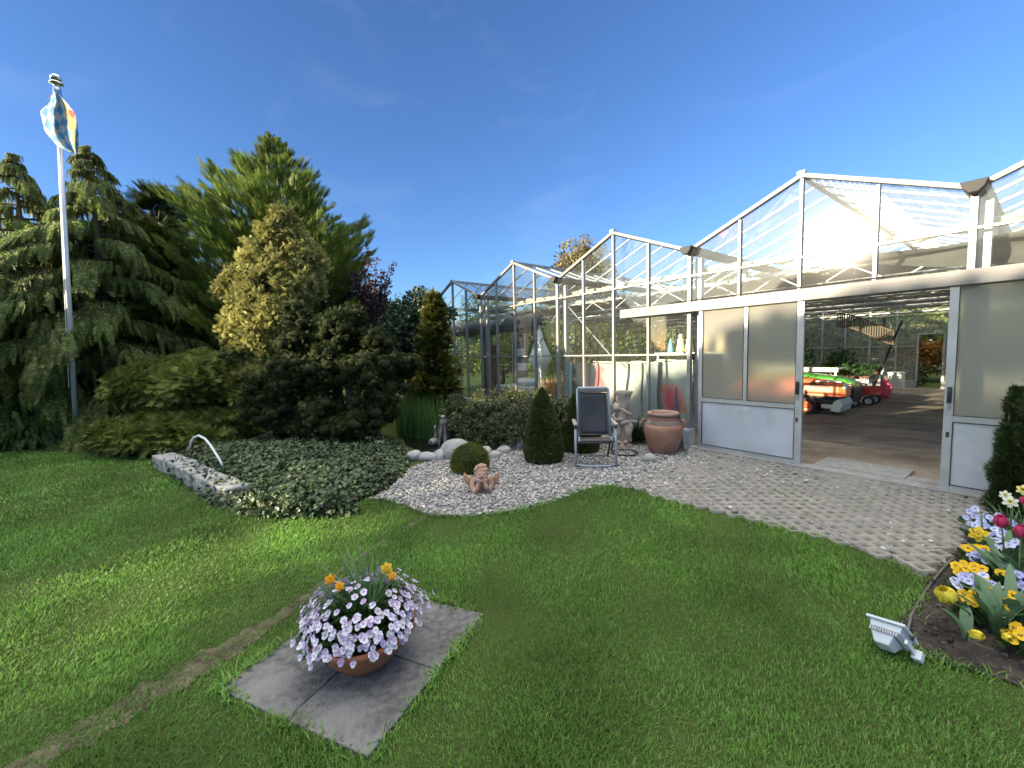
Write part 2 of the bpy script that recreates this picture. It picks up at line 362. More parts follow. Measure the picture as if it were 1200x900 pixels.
def pebbles(name, pts, smin, smax, mat, z=0.012, flat=0.62):
    n = len(pts); parts = []
    V0, F0 = ICO2 if n < 400 else ICO1
    var = [V0*(1+0.22*vnoise(V0, 1.6, s)[:, None]) for s in range(6)]
    kind = rng.integers(0, 6, n)
    for k in range(6):
        P = pts[kind == k]; q = len(P)
        if not q: continue
        a = rng.uniform(0, 6.28, q); ax = np.stack([np.cos(a), np.sin(a), rng.normal(0, .25, q)], 1); up = np.stack([rng.normal(0, .25, q), rng.normal(0, .25, q), np.ones(q)], 1)
        s = smin + (smax-smin)*rng.random(q)**1.8
        tv = var[k]*np.array([1.0, 0.75, flat])
        pos = np.concatenate([P, (z + rng.uniform(-.004, .012, q))[:, None]], 1)
        parts.append(place(tv, F0, pos, ax, up, s))
    V, F = join(parts); return np_obj(name, V, F, mat, smooth=True)
def sample_poly(poly, n):
    poly = np.asarray(poly); lo, hi = poly.min(0), poly.max(0); P = rng.uniform(lo, hi, size=(n*4, 2)); P = P[in_poly(P[:, 0], P[:, 1], poly)]; return P[:n]
gpts = sample_poly(gravel_poly, 21000)
dcam = np.linalg.norm(gpts-CAM[:2], axis=1)
# thin out toward the pavers
tr = in_poly(gpts[:, 0], gpts[:, 1], [gp(*p) for p in [(690, 573), (760, 560), (800, 545), (830, 532), (880, 560), (850, 600), (740, 580)]])
gpts = gpts[~tr | (rng.random(len(gpts)) < 0.45)]
tag(pebbles('gravel', gpts, 0.012, 0.027, M['pebble']), 'pale grey and cream pebbles covering the bed in front of the greenhouse', 'gravel', kind='stuff')
# stray pebbles at the lawn edge and between the pavers
# concrete grid pavers, holes filled with soil and grit
pav_poly = lawn_edge[12:22] + [gp(1098, 668), gp(1128, 640), gp(1152, 608), gp(1150, 588)] + [(-0.35, -0.16), (-3.75, -0.16), gp(820, 530), gp(770, 556), gp(735, 566)]
M['paver'] = noise_mat('weathered_paver', (0.215, 0.20, 0.175), (0.30, 0.28, 0.245), 0.85, 9, 8, 0.35, 70, c3=(0.20, 0.20, 0.165), c3_scale=2.2, c3_pos=(0.5, 0.7))
M['fill'] = noise_mat('grit_and_moss', (0.05, 0.05, 0.035), (0.15, 0.135, 0.11), 0.95, 30, 6, 0.8, 60, c3=(0.07, 0.095, 0.03), c3_scale=1.7, c3_pos=(0.5, 0.62))
sheet('paver_filling', pav_poly, 0.008, M['fill'])
p_ = 0.118; ang = math.radians(45+6); ca, sa = math.cos(ang), math.sin(ang)
ii, jj = np.meshgrid(np.arange(-60, 60), np.arange(-60, 60)); ii, jj = ii.ravel(), jj.ravel()
ctr = np.array([-2.0, -1.5])
cx = ctr[0] + p_*(ii*ca - jj*sa) ; cy = ctr[1] + p_*(ii*sa + jj*ca)
cx += 0.012*np.floor(ii/4)*ca*0.5 - 0.012*np.floor(jj/6)*sa*0.5; cy += 0.012*np.floor(ii/4)*sa*0.5 + 0.012*np.floor(jj/6)*ca*0.5
ok = in_poly(cx, cy, pav_poly); ii, jj, cx, cy = ii[ok], jj[ok], cx[ok], cy[ok]
bid = np.floor(ii/4)*131 + np.floor(jj/6)*17
zt = 0.030 + 0.006*np.sin(bid*7.13) + 0.010*vnoise(np.stack([cx, cy], 1), 1.5, 3)*0.5
H = p_/2; hh = 0.040
o8 = [(-H, -H), (H, -H), (H, H), (-H, H)]
i8 = [(-hh, -hh*.72), (-hh*.72, -hh), (hh*.72, -hh), (hh, -hh*.72), (hh, hh*.72), (hh*.72, hh), (-hh*.72, hh), (-hh, hh*.72)]
tv = np.array([(x, y, 0) for x, y in o8] + [(x, y, 0) for x, y in i8] + [(x*.92, y*.92, -.035) for x, y in i8] + [(x, y, -.035) for x, y in o8])
tfq = np.array([(0, 1, 6, 5), (1, 2, 8, 7), (2, 3, 10, 9), (3, 0, 4, 11)] + [(4+k, 4+(k+1) % 8, 12+(k+1) % 8, 12+k) for k in range(8)] + [(1, 0, 20, 21), (2, 1, 21, 22), (3, 2, 22, 23), (0, 3, 23, 20)])
tft = np.array([(0, 5, 4), (1, 7, 6), (2, 9, 8), (3, 11, 10)])
P = np.stack([cx, cy, zt], 1); n = len(P)
V, F = place(tv, [tfq, tft], P, np.tile(np.array([[-sa, ca, 0.0]]), (n, 1)) + rng.normal(0, .004, (n, 3)), np.tile(np.array([[0, 0, 1.0]]), (n, 1)) + rng.normal(0, .012, (n, 3)), 1.0)
tag(np_obj('grid_paving', V, F, M['paver']), kind='structure')
fp = np.repeat(P[:, :2], 2, 0); keep = rng.random(len(fp)) < 0.28; fp = fp[keep] + rng.normal(0, .016, (keep.sum(), 2))
extra = sample_poly(pav_poly, 520); xk = rng.random(len(extra)) < np.clip(1.2 - np.linalg.norm(extra-np.array(gp(790, 550)), axis=1)/1.6, 0.12, 1)
fp2 = extra[xk]
tag(pebbles('loose_grit', np.concatenate([fp, ]), 0.006, 0.018, M['pebble'], z=0.018), 'small pale stones lying in the holes of the grid pavers', 'grit', kind='stuff')
tag(pebbles('scattered_pebbles', fp2, 0.010, 0.026, M['pebble'], z=0.036), 'pebbles strayed from the gravel bed onto the pavers', 'gravel', kind='stuff')

# flower-bed soil on the right
bed_poly = [gp(*p) for p in [(1082, 693), (1070, 708), (1058, 725), (1054, 742), (1062, 758), (1080, 771), (1120, 783), (1160, 793), (1200, 806), (1260, 822)]] + [(2.5, -3.2), (2.5, -0.35), (-0.2, -0.35), gp(1152, 600), gp(1128, 640), gp(1098, 668)]
bx_, by_ = np.meshgrid(np.arange(-1.2, 2.6, 0.035), np.arange(-4.2, -0.2, 0.035)); bx_, by_ = bx_.ravel(), by_.ravel()
def grid_sheet(name, poly, step, zf, mat, kind='structure'):
    poly = np.asarray(poly); lo, hi = poly.min(0), poly.max(0)
    xs = np.arange(lo[0], hi[0]+step, step); ys = np.arange(lo[1], hi[1]+step, step)
    X, Y = np.meshgrid(xs, ys); P = np.stack([X.ravel(), Y.ravel()], 1); Z = zf(P)
    V = np.concatenate([P, Z[:, None]], 1); nx = len(xs); ny = len(ys)
    I = (np.arange(ny-1)[:, None]*nx + np.arange(nx-1)[None]).ravel(); F = np.stack([I, I+1, I+nx+1, I+nx], 1)
    c = V[F].mean(1); k = in_poly(c[:, 0], c[:, 1], poly)
    o = np_obj(name, V, [F[k]], mat, smooth=True); return tag(o, kind=kind) if kind else o
def edge_falloff(P, poly, w_): return np.clip(poly_dist(P[:, 0], P[:, 1], list(poly)+[poly[0]])/w_, 0, 1)
grid_sheet('flower_bed_soil', bed_poly, 0.03, lambda P: 0.009 + edge_falloff(P, bed_poly, .25)*(0.035 + 0.02*vnoise(P, 14, 2) + 0.012*vnoise(P, 40, 5)), M['soil'])

crumb = leaf_mat('soil_crumbs', (.03, .025, .021), (.08, .068, .057), (.17, .145, .115), rough=.95, transl=0, spec=.1)
cp = sample_poly(bed_poly, 2600); cp = cp[cp[:, 0] < .6]
tag(pebbles('soil_crumbs', cp, .005, .017, crumb, z=.045, flat=.8), 'crumbs and clods of dark soil in the flower bed', 'soil', kind='stuff')
# pond water, dark
pond_poly = [gp(*p) for p in [(470, 506), (476, 522), (500, 533), (530, 533), (580, 528), (632, 521), (640, 508), (600, 500), (540, 488), (482, 496)]]
def water_mat():
    m, t, b, L = new_mat('pond_water'); N = t.nodes
    b.inputs['Base Color'].default_value = (0.008, 0.011, 0.006, 1); b.inputs['Roughness'].default_value = 0.12; b.inputs['Specular IOR Level'].default_value = 0.25
    n = N.new('ShaderNodeTexNoise'); n.inputs['Scale'].default_value = 9; bp = N.new('ShaderNodeBump'); bp.inputs['Strength'].default_value = 0.08
    L.new(n.outputs['Fac'], bp.inputs['Height']); L.new(bp.outputs['Normal'], b.inputs['Normal']); return m
sheet('pond_water', pond_poly, 0.010, water_mat())

# concrete threshold in front of and inside the doorway; greenhouse floor
b = MB(); b.prism([(-3.72, -0.19), (-0.30, -0.19), (-0.30, 0.03), (-3.72, 0.03)], -0.05, 0.047)
tag(b.build('threshold', M['concrete'], bevel=0.008), kind='structure')
b = MB(); b.prism([(-1.98, 0.033), (-1.05, 0.033), (-1.05, 0.62), (-1.98, 0.62)], -0.05, 0.055); b.prism([(-1.045, 0.033), (-0.62, 0.033), (-0.62, 0.24), (-1.045, 0.24)], -0.05, 0.05)
tag(b.build('threshold_apron', M['concrete'], bevel=0.006), kind='structure')
def floor_mat():
    m, t, b, L = new_mat('ground_cloth_floor'); N = t.nodes; co = N.new('ShaderNodeTexCoord')
    n = N.new('ShaderNodeTexNoise'); n.inputs['Scale'].default_value = 0.9; n.inputs['Detail'].default_value = 9; n.inputs['Roughness'].default_value = 0.65
    r = N.new('ShaderNodeValToRGB'); e = r.color_ramp.elements; e[0].position = 0.36; e[0].color = (0.085, 0.066, 0.048, 1); e[1].position = 0.62; e[1].color = (0.27, 0.215, 0.165, 1)
    L.new(co.outputs['Object'], n.inputs['Vector']); L.new(n.outputs['Fac'], r.inputs['Fac']); L.new(r.outputs['Color'], b.inputs['Base Color'])
    b.inputs['Roughness'].default_value = 0.9
    n2 = N.new('ShaderNodeTexNoise'); n2.inputs['Scale'].default_value = 14; bp = N.new('ShaderNodeBump'); bp.inputs['Strength'].default_value = 0.3; bp.inputs['Distance'].default_value = .02
    L.new(co.outputs['Object'], n2.inputs['Vector']); L.new(n2.outputs['Fac'], bp.inputs['Height']); L.new(bp.outputs['Normal'], b.inputs['Normal']); return m
M['floor'] = floor_mat()
sheet('greenhouse_floor', [(-13.3, 0.05), (5.4, 0.05), (5.4, 15.0), (-13.3, 15.0)], 0.012, M['floor'])
cloth = noise_mat('black_ground_cloth', (0.10, 0.085, 0.068), (0.19, 0.155, 0.125), 0.85, 3, 8, 0.2, 30)
for k, (poly) in enumerate([[(-2.9, 1.9), (1.5, 2.3), (1.5, 3.6), (-3.6, 3.1)], [(-3.1, 4.0), (0.5, 4.6), (0.5, 5.0), (-3.2, 4.5)]]):
    b = MB(); b.prism(poly, 0.013, 0.020); tag(b.build('ground_cloth', cloth), kind='structure')
# ================================================================== the greenhouse (facade in the plane y = 0)
GH = thing('greenhouse', 'long glass greenhouse with four sawtooth gables and an open sliding door', 'greenhouse')
XR, W_, ZG, ZR, ZT2, ZT1, ZH = -2.2, 3.2, 3.303, 3.977, 2.90, 1.59, 2.39
K0, K1 = -3, 2                       # bays counted from the gable beside the door
DEPTH = 15.0
X0, X1 = XR + (K0-.5)*W_, XR + (K1+.5)*W_
def roof_z(x):
    u = ((x-XR)/W_ + .5) % 1.0; return ZG + (ZR-ZG)*(1-abs(2*u-1))
OPEN_L, OPEN_R = -3.72, -0.62       # opening under the door rail
mull_cols = []
kx = 0
for k in range(K0, K1+1):
    xr = XR + k*W_
    for q in range(4):
        x = xr - W_/2 + q*W_/4
        mull_cols.append((x, q == 0))
mull_cols.append((X1, True))
for x, big in mull_cols:
    zt = roof_z(x) if not big else ZG
    z0 = 0.32 if not (OPEN_L < x < OPEN_R) else ZH + .07
    wd = 0.062 if big else 0.042
    b = MB(); b.box((x-wd/2, -0.035, z0), (x+wd/2, 0.035, zt-.03))
    b.build('mullion', M['alu'] , GH, bevel=0.004)
    if big:
        b = MB(); b.box((x+.02, 0.12, 0.3), (x+.13, 0.22, zt-.1)); b.build('column', M['galv'], GH, bevel=0.006)
for k in range(K0, K1+1):
    xl, xr, xc = XR+(k-.5)*W_, XR+(k+.5)*W_, XR+k*W_
    for q in range(4):
        xa, xb_ = xl+q*W_/4+.02, xl+(q+1)*W_/4-.02
        b = MB(); b.box((xa, -0.022, ZT2-.014), (xb_, 0.022, ZT2+.014)); b.build('transom', M['alu'], GH)
        if not (OPEN_L-.1 < (xa+xb_)/2 < OPEN_R):
            b = MB(); b.box((xa, -0.022, ZT1-.014), (xb_, 0.022, ZT1+.014)); b.build('transom', M['alu'], GH)
    for s in (-1, 1):
        b = MB(); b.bar((xc+s*(W_/2-.03), -0.01, ZG+.03), (xc, -0.01, ZR+.015), 0.055, 0.07, up=(0, 1, 0)); b.build('rake_bar', M['white_paint'], GH, bevel=0.004)
    b = MB(); b.box((xc-.03, -0.05, ZR-.02), (xc+.03, DEPTH, ZR+.045)); b.box((xc-.045, -0.07, ZR+.02), (xc+.045, 0.02, ZR+.062), 1); b.build('ridge_bar', [M['alu'], M['alu_dark']], GH)
# gutters between the bays with black rubber end caps
for k in range(K0, K1+2):
    x = XR+(k-.5)*W_
    prof = [(-.10, ZG+.06), (-.07, ZG-.02), (-.03, ZG-.05), (.03, ZG-.05), (.07, ZG-.02), (.10, ZG+.06), (.085, ZG+.06), (.06, ZG-.01), (-.06, ZG-.01), (-.085, ZG+.06)]
    b = MB(); b.extrude([(x+px, -0.06, z) for px, z in prof], (0, DEPTH+.06, 0)); g = b.build('gutter', M['alu'], GH)
    b = MB(); b.extrude([(x-.105, -0.17, ZG+.065), (x-.08, -0.17, ZG-.01), (x-.035, -0.17, ZG-.06), (x+.035, -0.17, ZG-.06), (x+.08, -0.17, ZG-.01), (x+.105, -0.17, ZG+.065)], (0, .108, 0)); b.build('gutter_end_cap', M['rubber'], g, bevel=.01)
# panes of the front wall
Mw = {0: M['glass'], 1: M['glass'], 2: M['glass_up'], 3: M['glass_up']}
for k in range(K0, K1+1):
    xl = XR+(k-.5)*W_
    for q in range(4):
        xa, xb_ = xl+q*W_/4+.02, xl+(q+1)*W_/4-.02; xm = (xa+xb_)/2
        tilt = rnd.uniform(-.0015, .0015) if k != 0 else 0.0
        rows = [(ZT1+.014, ZT2-.014, M['glass'] if k < 0 else M['glass_up']), (.32, ZT1-.014, M['glass'])]
        if OPEN_L-.1 < xm < OPEN_R: rows = [(ZH+.07, ZT2-.014, M['glass_up'])]
        for z0, z1, mt in rows:
            b = MB(); b.add([(xa, tilt, z0), (xb_, -tilt, z0), (xb_, -tilt, z1), (xa, tilt, z1)], [(0, 1, 2, 3)]); b.build('glass_pane', mt, GH)
        b = MB(); b.add([(xa, tilt, ZT2+.014), (xb_, -tilt, ZT2+.014), (xb_, -tilt, roof_z(xb_)-.04), (xa, tilt, roof_z(xa)-.04)], [(0, 1, 2, 3)]); b.build('glass_pane', M['glass_up'], GH)
# roof slopes: one glass skin with its glazing bars per slope
for k in range(K0, K1+1):
    xc = XR+k*W_
    for s in (-1, 1):
        xe = xc+s*(W_/2-.07)
        zl = ZG+.045
        b = MB(); n = 12
        b.add([(xe, .02, zl), (xe, DEPTH, zl), (xc, DEPTH, ZR), (xc, .02, ZR)], [(0, 1, 2, 3)])
        r = b.build('roof_glass', M['glass_roof'], GH)
        b = MB()
        for i in range(1, 26):
            y = i*DEPTH/26; b.bar((xe, y, zl+.006), (xc, y, ZR+.006), .026, .03)
        b.build('glazing_bars', M['alu'], r)
# concrete plinth
b = MB(); b.box((X0-.05, -0.06, -.1), (OPEN_L-.02, 0.10, 0.315)); b.build('plinth', noise_mat('painted_plinth', (.36, .37, .38), (.46, .46, .45), .8, 6, bump=.2), GH, bevel=.01)
b = MB(); b.box((OPEN_R+.02, -0.06, -.1), (X1, 0.10, 0.315)); b.build('plinth', M['concrete'], GH, bevel=.01)
b = MB(); b.box((-3.86, -.095, -.02), (-3.74, -.061, .30)); b.box((-3.825, -.11, .02), (-3.775, -.096, .27)); b.build('junction_box', plain('grey_box', (.32, .34, .36), .5), GH, bevel=.006)
# left end wall and back wall
b = MB(); b.add([(X0, 0, .3), (X0, DEPTH, .3), (X0, DEPTH, ZG), (X0, 0, ZG)], [(0, 1, 2, 3)]); e = b.build('end_wall_glass', M['glass'], GH)
b = MB()
for i in range(1, 13): b.box((X0-.02, i*1.2-.02, .3), (X0+.02, i*1.2+.02, ZG))
for z in (ZT1, ZT2): b.box((X0-.015, 0.04, z-.012), (X0+.015, DEPTH, z+.012))
b.build('end_wall_frame', M['alu'], e)
DBL, DBR, DBH = -3.16, -2.52, 2.02
b = MB()
for xa, xb_, z0 in ((X0, DBL, .3), (DBL, DBR, DBH), (DBR, X1, .3)):
    b.add([(xa, DEPTH, z0), (xb_, DEPTH, z0), (xb_, DEPTH, ZG), (xa, DEPTH, ZG)], [(0, 1, 2, 3)])
for k in range(K0, K1+1):
    xc = XR+k*W_; b.add([(xc-W_/2, DEPTH, ZG), (xc+W_/2, DEPTH, ZG), (xc, DEPTH, ZR)], [(0, 1, 2)])
e = b.build('back_wall_glass', M['glass_back'], GH)
b = MB()
for x, big in mull_cols:
    if abs(x-(DBL+DBR)/2) > .25: b.box((x-.03, DEPTH-.03, .3 if not big else 0), (x+.03, DEPTH+.03, roof_z(x) if not big else ZG))
for xa, xb_ in ((X0, DBL), (DBR, X1)):
    b.box((xa, DEPTH-.02, ZT1-.02), (xb_, DEPTH+.02, ZT1+.02))
    b.box((xa, DEPTH-.05, 0), (xb_, DEPTH+.05, .3), 1)
b.box((X0, DEPTH-.035, ZT2-.02), (X1, DEPTH+.035, ZT2+.02))
b.box((DBL-.06, DEPTH-.045, 0), (DBL, DEPTH+.045, DBH+.05)); b.box((DBR, DEPTH-.045, 0), (DBR+.06, DEPTH+.045, DBH+.05)); b.box((DBL, DEPTH-.045, DBH), (DBR, DEPTH+.045, DBH+.05))
b.build('back_wall_frame', [M['alu_dark'], M['concrete']], e)
# inside: lattice girders, columns, gathered shading screens
for i, y in enumerate((2.0, 4.2, 6.4, 8.6, 10.8, 13.0)):
    b = MB(); za, zb_ = 2.62, 3.02
    b.box((X0+.05, y-.03, zb_-.03), (X1-.05, y+.03, zb_)); b.box((X0+.05, y-.03, za), (X1-.05, y+.03, za+.03))
    n = 34
    for j in range(n):
        xa = X0+.1+(X1-X0-.2)*j/n; xb2 = X0+.1+(X1-X0-.2)*(j+1)/n
        b.bar((xa, y, za+.03 if j % 2 else zb_-.03), (xb2, y, zb_-.03 if j % 2 else za+.03), .018, .018, up=(0, 1, 0))
    for k in range(K0, K1+2):
        x = XR+(k-.5)*W_; b.box((x-.04, y-.045, zb_), (x+.04, y+.045, ZG-.05))
    b.build('girder', M['galv'], GH)
for y in (4.2, 8.6, 13.0):
    for k in range(K0, K1+2):
        if k == 0 and y < 8 : pass
        x = XR+(k-.5)*W_
        if -7.5 < x < -.2 and y < 12: continue
        b = MB(); b.box((x-.04, y+.05, 0), (x+.04, y+.14, 2.62)); b.build('column', M['galv'], GH)
scr = leaf_mat('shading_screen', (.36, .35, .31), (.46, .44, .39), rough=.8, transl=.35)
scr_d = leaf_mat('grey_screen', (.15, .15, .145), (.19, .19, .18), rough=.8, transl=.15)
def bundle(name, x0, x1, y, z, r, mat, parent, sag=.05, flat=1.0):
    n = int((x1-x0)/.06); xs = np.linspace(x0, x1, n); V = []; sg = 10
    for i, x in enumerate(xs):
        ph = (x-x0)/1.6; s_ = sag*abs(math.sin(math.pi*ph)); rr = r*(1+.25*math.sin(x*17)+.2*math.sin(x*41+1))
        for k in range(sg):
            a = 2*math.pi*k/sg; V.append((x, y+rr*math.cos(a)*flat*(1+.2*math.sin(3*a+x*9)), z-s_+rr*math.sin(a)*(1+.2*math.sin(2*a+x*13))))
    I = (np.arange(n-1)[:, None]*sg+np.arange(sg)[None]).ravel(); J = (np.arange(n-1)[:, None]*sg+(np.arange(sg)+1)[None] % sg).ravel()
    return np_obj(name, V, [np.stack([I, J, J+sg, I+sg], 1)], mat, parent, smooth=True)
for y in (2.0, 4.2, 6.4, 8.6, 10.8, 13.0):
    bundle('gathered_screen', X0+.2, X1-.2, y+.3, 3.06, .075, scr, GH, .05, 2.2)
bundle('gathered_screen', XR-2.4*W_, X1-.1, .36, 3.02, .055, scr, GH, .035, 1.6)
for y0, y1 in ((2.2, 4.1), (4.6, 6.2), (6.7, 8.4), (8.9, 10.6), (11.1, 12.8)):
    n = 26; V = []
    for i in range(n+1):
        y = y0+(y1-y0)*i/n; z = 3.07+.03*math.sin(i*1.9)+.02*math.sin(i*.7)
        V += [(X0+.3, y, z), (X1-.2, y, z)]
    F = np.array([(2*i, 2*i+1, 2*i+3, 2*i+2) for i in range(n)])
    np_obj('shading_screen', V, [F], scr_d, GH)
# dark sagging cloth hanging behind the panes over the door and in the left bays
dk = leaf_mat('dark_cloth', (.055, .058, .055), (.075, .078, .072), rough=.85, transl=.1)
def hung(x0, x1, y, zt, drop, name='dark_screen'):
    n = 60; m_ = 6; V = []
    for i in range(n+1):
        t = i/n; x = x0+(x1-x0)*t; d = drop(t)
        for j in range(m_+1):
            s_ = j/m_; V.append((x, y+.03*math.sin(x*6+j)+.05*math.sin(s_*3.1), zt-.02*math.sin(x*5)-d*s_))
    F = np.array([(i*(m_+1)+j, (i+1)*(m_+1)+j, (i+1)*(m_+1)+j+1, i*(m_+1)+j+1) for i in range(n) for j in range(m_)])
    o = np_obj(name, V, [F], dk, GH, smooth=True)
hung(-2.0, X1-.2, .5, 2.86, lambda t: .05+.36*min(1, t*4)-.12*t)
# steel bracing wires behind the third gable
b = MB()
for xa, xb2 in ((-6.9, -5.4), (-7.1, -8.4)): b.tube([(xa, .2, 2.75), (xb2, .2, 1.35)], .012, 6)
b.build('bracing_rod', M['galv'], GH)

# sliding door rail and the two door leaves
b = MB(); b.box((-5.12, -0.13, 2.30), (2.4, -0.045, 2.41)); b.box((-5.12, -0.17, 2.385), (2.4, -0.045, 2.455)); b.box((-5.12, -0.175, 2.295), (2.4, -0.165, 2.40))
b.build('door_rail', M['white_paint'], GH, bevel=.004)
b = MB(); b.tube([(-3.7, -.185, 2.475), (-2.4, -.185, 2.47), (-.95, -.185, 2.478)], .012, 6); b.build('cable_pipe', M['black'], GH)
def twin_mat():
    m, t, b, L = new_mat('twin_wall_sheet'); N = t.nodes
    b.inputs['Base Color'].default_value = (.80, .78, .68, 1); b.inputs['Roughness'].default_value = .30; b.inputs['Transmission Weight'].default_value = 1; b.inputs['IOR'].default_value = 1.12
    co = N.new('ShaderNodeTexCoord'); wv = N.new('ShaderNodeTexWave'); wv.inputs['Scale'].default_value = 26; wv.bands_direction = 'X'
    bp = N.new('ShaderNodeBump'); bp.inputs['Strength'].default_value = .12; bp.inputs['Distance'].default_value = .01
    L.new(co.outputs['Object'], wv.inputs['Vector']); L.new(wv.outputs['Fac'], bp.inputs['Height']); L.new(bp.outputs['Normal'], b.inputs['Normal'])
    df = N.new('ShaderNodeBsdfDiffuse'); df.inputs['Color'].default_value = (.70, .69, .62, 1)
    tl = N.new('ShaderNodeBsdfTranslucent'); tl.inputs['Color'].default_value = (.70, .69, .62, 1)
    md = N.new('ShaderNodeMixShader'); md.inputs['Fac'].default_value = .5; L.new(df.outputs['BSDF'], md.inputs[1]); L.new(tl.outputs['BSDF'], md.inputs[2])
    mx = N.new('ShaderNodeMixShader'); mx.inputs['Fac'].default_value = .30; L.new(b.outputs['BSDF'], mx.inputs[1]); L.new(md.outputs['Shader'], mx.inputs[2])
    L.new(mx.outputs['Shader'], N['Material Output'].inputs['Surface'])
    return m
M['twin'] = twin_mat()
M['frame'] = plain('door_aluminium', (.38, .39, .40), .4, .3, .10, 6)
def door(x0, x1, stile_l, stile_r, plate=True, handle_x=None, y=-.10):
    zb, zt = .045, 2.355
    b = MB(); t = .022
    b.box((x0, y-t, zb), (x0+stile_l, y+t, zt)); b.box((x1-stile_r, y-t, zb), (x1, y+t, zt))
    xi0, xi1 = x0+stile_l, x1-stile_r
    b.box((xi0, y-t+.002, zt-.07), (xi1, y+t-.002, zt)); b.box((xi0, y-t+.002, zb), (xi1, y+t-.002, zb+.06)); b.box((xi0, y-t+.002, .815), (xi1, y+t-.002, .885))
    xm = (xi0+xi1)/2
    b.box((xm-.03, y-t+.004, .885), (xm+.03, y+t-.004, zt-.07))
    d = b.build('door', M['frame'], GH, bevel=.003)
    for xa, xb2 in ((xi0, xm-.03), (xm+.03, xi1)):
        b = MB(); b.box((xa, y-.006, .885), (xb2, y+.006, zt-.07)); b.build('door_glazing', M['twin'], d)
    b = MB(); b.box((xi0, y-.010, zb+.06), (xi1, y+.012, .815)); b.build('kick_panel', M['kick'], d)
    b = MB()
    for (xa, xb2, za, zb2) in ((xi0, xi1, zb+.058, zb+.066), (xi0, xi1, .809, .817), (xi0-.003, xi0+.005, zb+.06, .815), (xi1-.005, xi1+.003, zb+.06, .815)):
        b.box((xa, y-.0245, za), (xb2, y-.011, zb2))
    for xa, xb2 in ((xi0, xm-.03), (xm+.03, xi1)):
        b.box((xa, y-.0235, .883), (xb2, y-.007, .889)); b.box((xa-.002, y-.0235, .885), (xa+.004, y-.007, zt-.07)); b.box((xb2-.004, y-.0235, .885), (xb2+.002, y-.007, zt-.07))
    b.build('gasket', M['rubber'], d)
    if plate:
        b = MB(); b.box((xm-.09, y-.016, .70), (xm+.09, y-.011, .80)); b.box((xm-.07, y-.019, .715), (xm+.07, y-.0165, .785)); b.build('door_plate', M['kick'], d, bevel=.002)
    if handle_x is not None:
        b = MB(); b.box((handle_x-.018, y-.048, 1.02), (handle_x+.018, y-.024, 1.20)); b.tube([(handle_x, y-.045, 1.04), (handle_x, y-.075, 1.07), (handle_x, y-.075, 1.15), (handle_x, y-.045, 1.18)], .009, 8)
        b.build('door_latch', M['black'], d, bevel=.003)
        b = MB(); b.box((handle_x-.012, y-.034, .64), (handle_x+.012, y-.024, .70)); b.build('bolt', M['black'], d, bevel=.003)
        b = MB(); b.box((handle_x-.014, y-.03, .95), (handle_x+.014, y-.0235, 1.0)); b.build('lock', M['galv'], d, bevel=.004)
    return d
d = door(-3.575, -2.095, .065, .085, True, -2.15); tag(d, 'left sliding door leaf with white lower panel')
d = door(-.735, .76, .075, .085, False, -.695); tag(d, 'right sliding door leaf partly behind the upright yew')
b = MB(); b.box((-.62, -.2, -.02), (-.45, -.06, .035)); b.build('floor_guide', M['black'], GH, bevel=.01)
# ================================================================== what stands inside the greenhouse
M['orange'] = noise_mat('orange_paint', (.72, .13, .035), (.80, .17, .05), .35, 5, coat=.4)
M['green_paint'] = noise_mat('green_paint', (.06, .26, .035), (.08, .32, .05), .3, 5, coat=.4)
M['yellow_paint'] = plain('yellow_paint', (.75, .55, .05), .4)
M['white_pl'] = plain('off_white_plastic', (.62, .61, .57), .5, 0, .08, 10)
M['red_paint'] = noise_mat('red_paint', (.50, .05, .04), (.60, .08, .05), .4, 6)
def wheel(parent, c, r, wd, rim_mat, name='wheel', spokes=5):
    b = MB(); x, y, z = c
    prof = [(r*.62, -wd/2), (r*.9, -wd/2), (r, -wd*.3), (r, wd*.3), (r*.9, wd/2), (r*.62, wd/2)]
    V = [(x+q*math.cos(2*math.pi*k/28), y+t, z+q*math.sin(2*math.pi*k/28)) for q, t in prof for k in range(28)]
    n = len(prof); F = [(i*28+k, i*28+(k+1) % 28, ((i+1) % n)*28+(k+1) % 28, ((i+1) % n)*28+k) for i in range(n) for k in range(28)]
    b.add(V, F); w_ = b.build(name, M['rubber'], parent)
    b = MB(); prof = [(0, -wd*.15), (r*.18, -wd*.3), (r*.3, -wd*.12), (r*.5, -wd*.15), (r*.63, -wd*.46), (r*.63, wd*.46), (0, wd*.4)]
    V = [(x+q*math.cos(2*math.pi*k/28), y+t, z+q*math.sin(2*math.pi*k/28)) for q, t in prof for k in range(28)]
    F = [(i*28+k, i*28+(k+1) % 28, (i+1)*28+(k+1) % 28, (i+1)*28+k) for i in range(len(prof)-1) for k in range(28)]
    b.add(V, F)
    for k in range(spokes):
        a = 2*math.pi*k/spokes; b.ball((x+r*.4*math.cos(a), y-wd*.16, z+r*.4*math.sin(a)), r*.06, 8, 6)
    b.build('rim', rim_mat, w_, smooth=False)
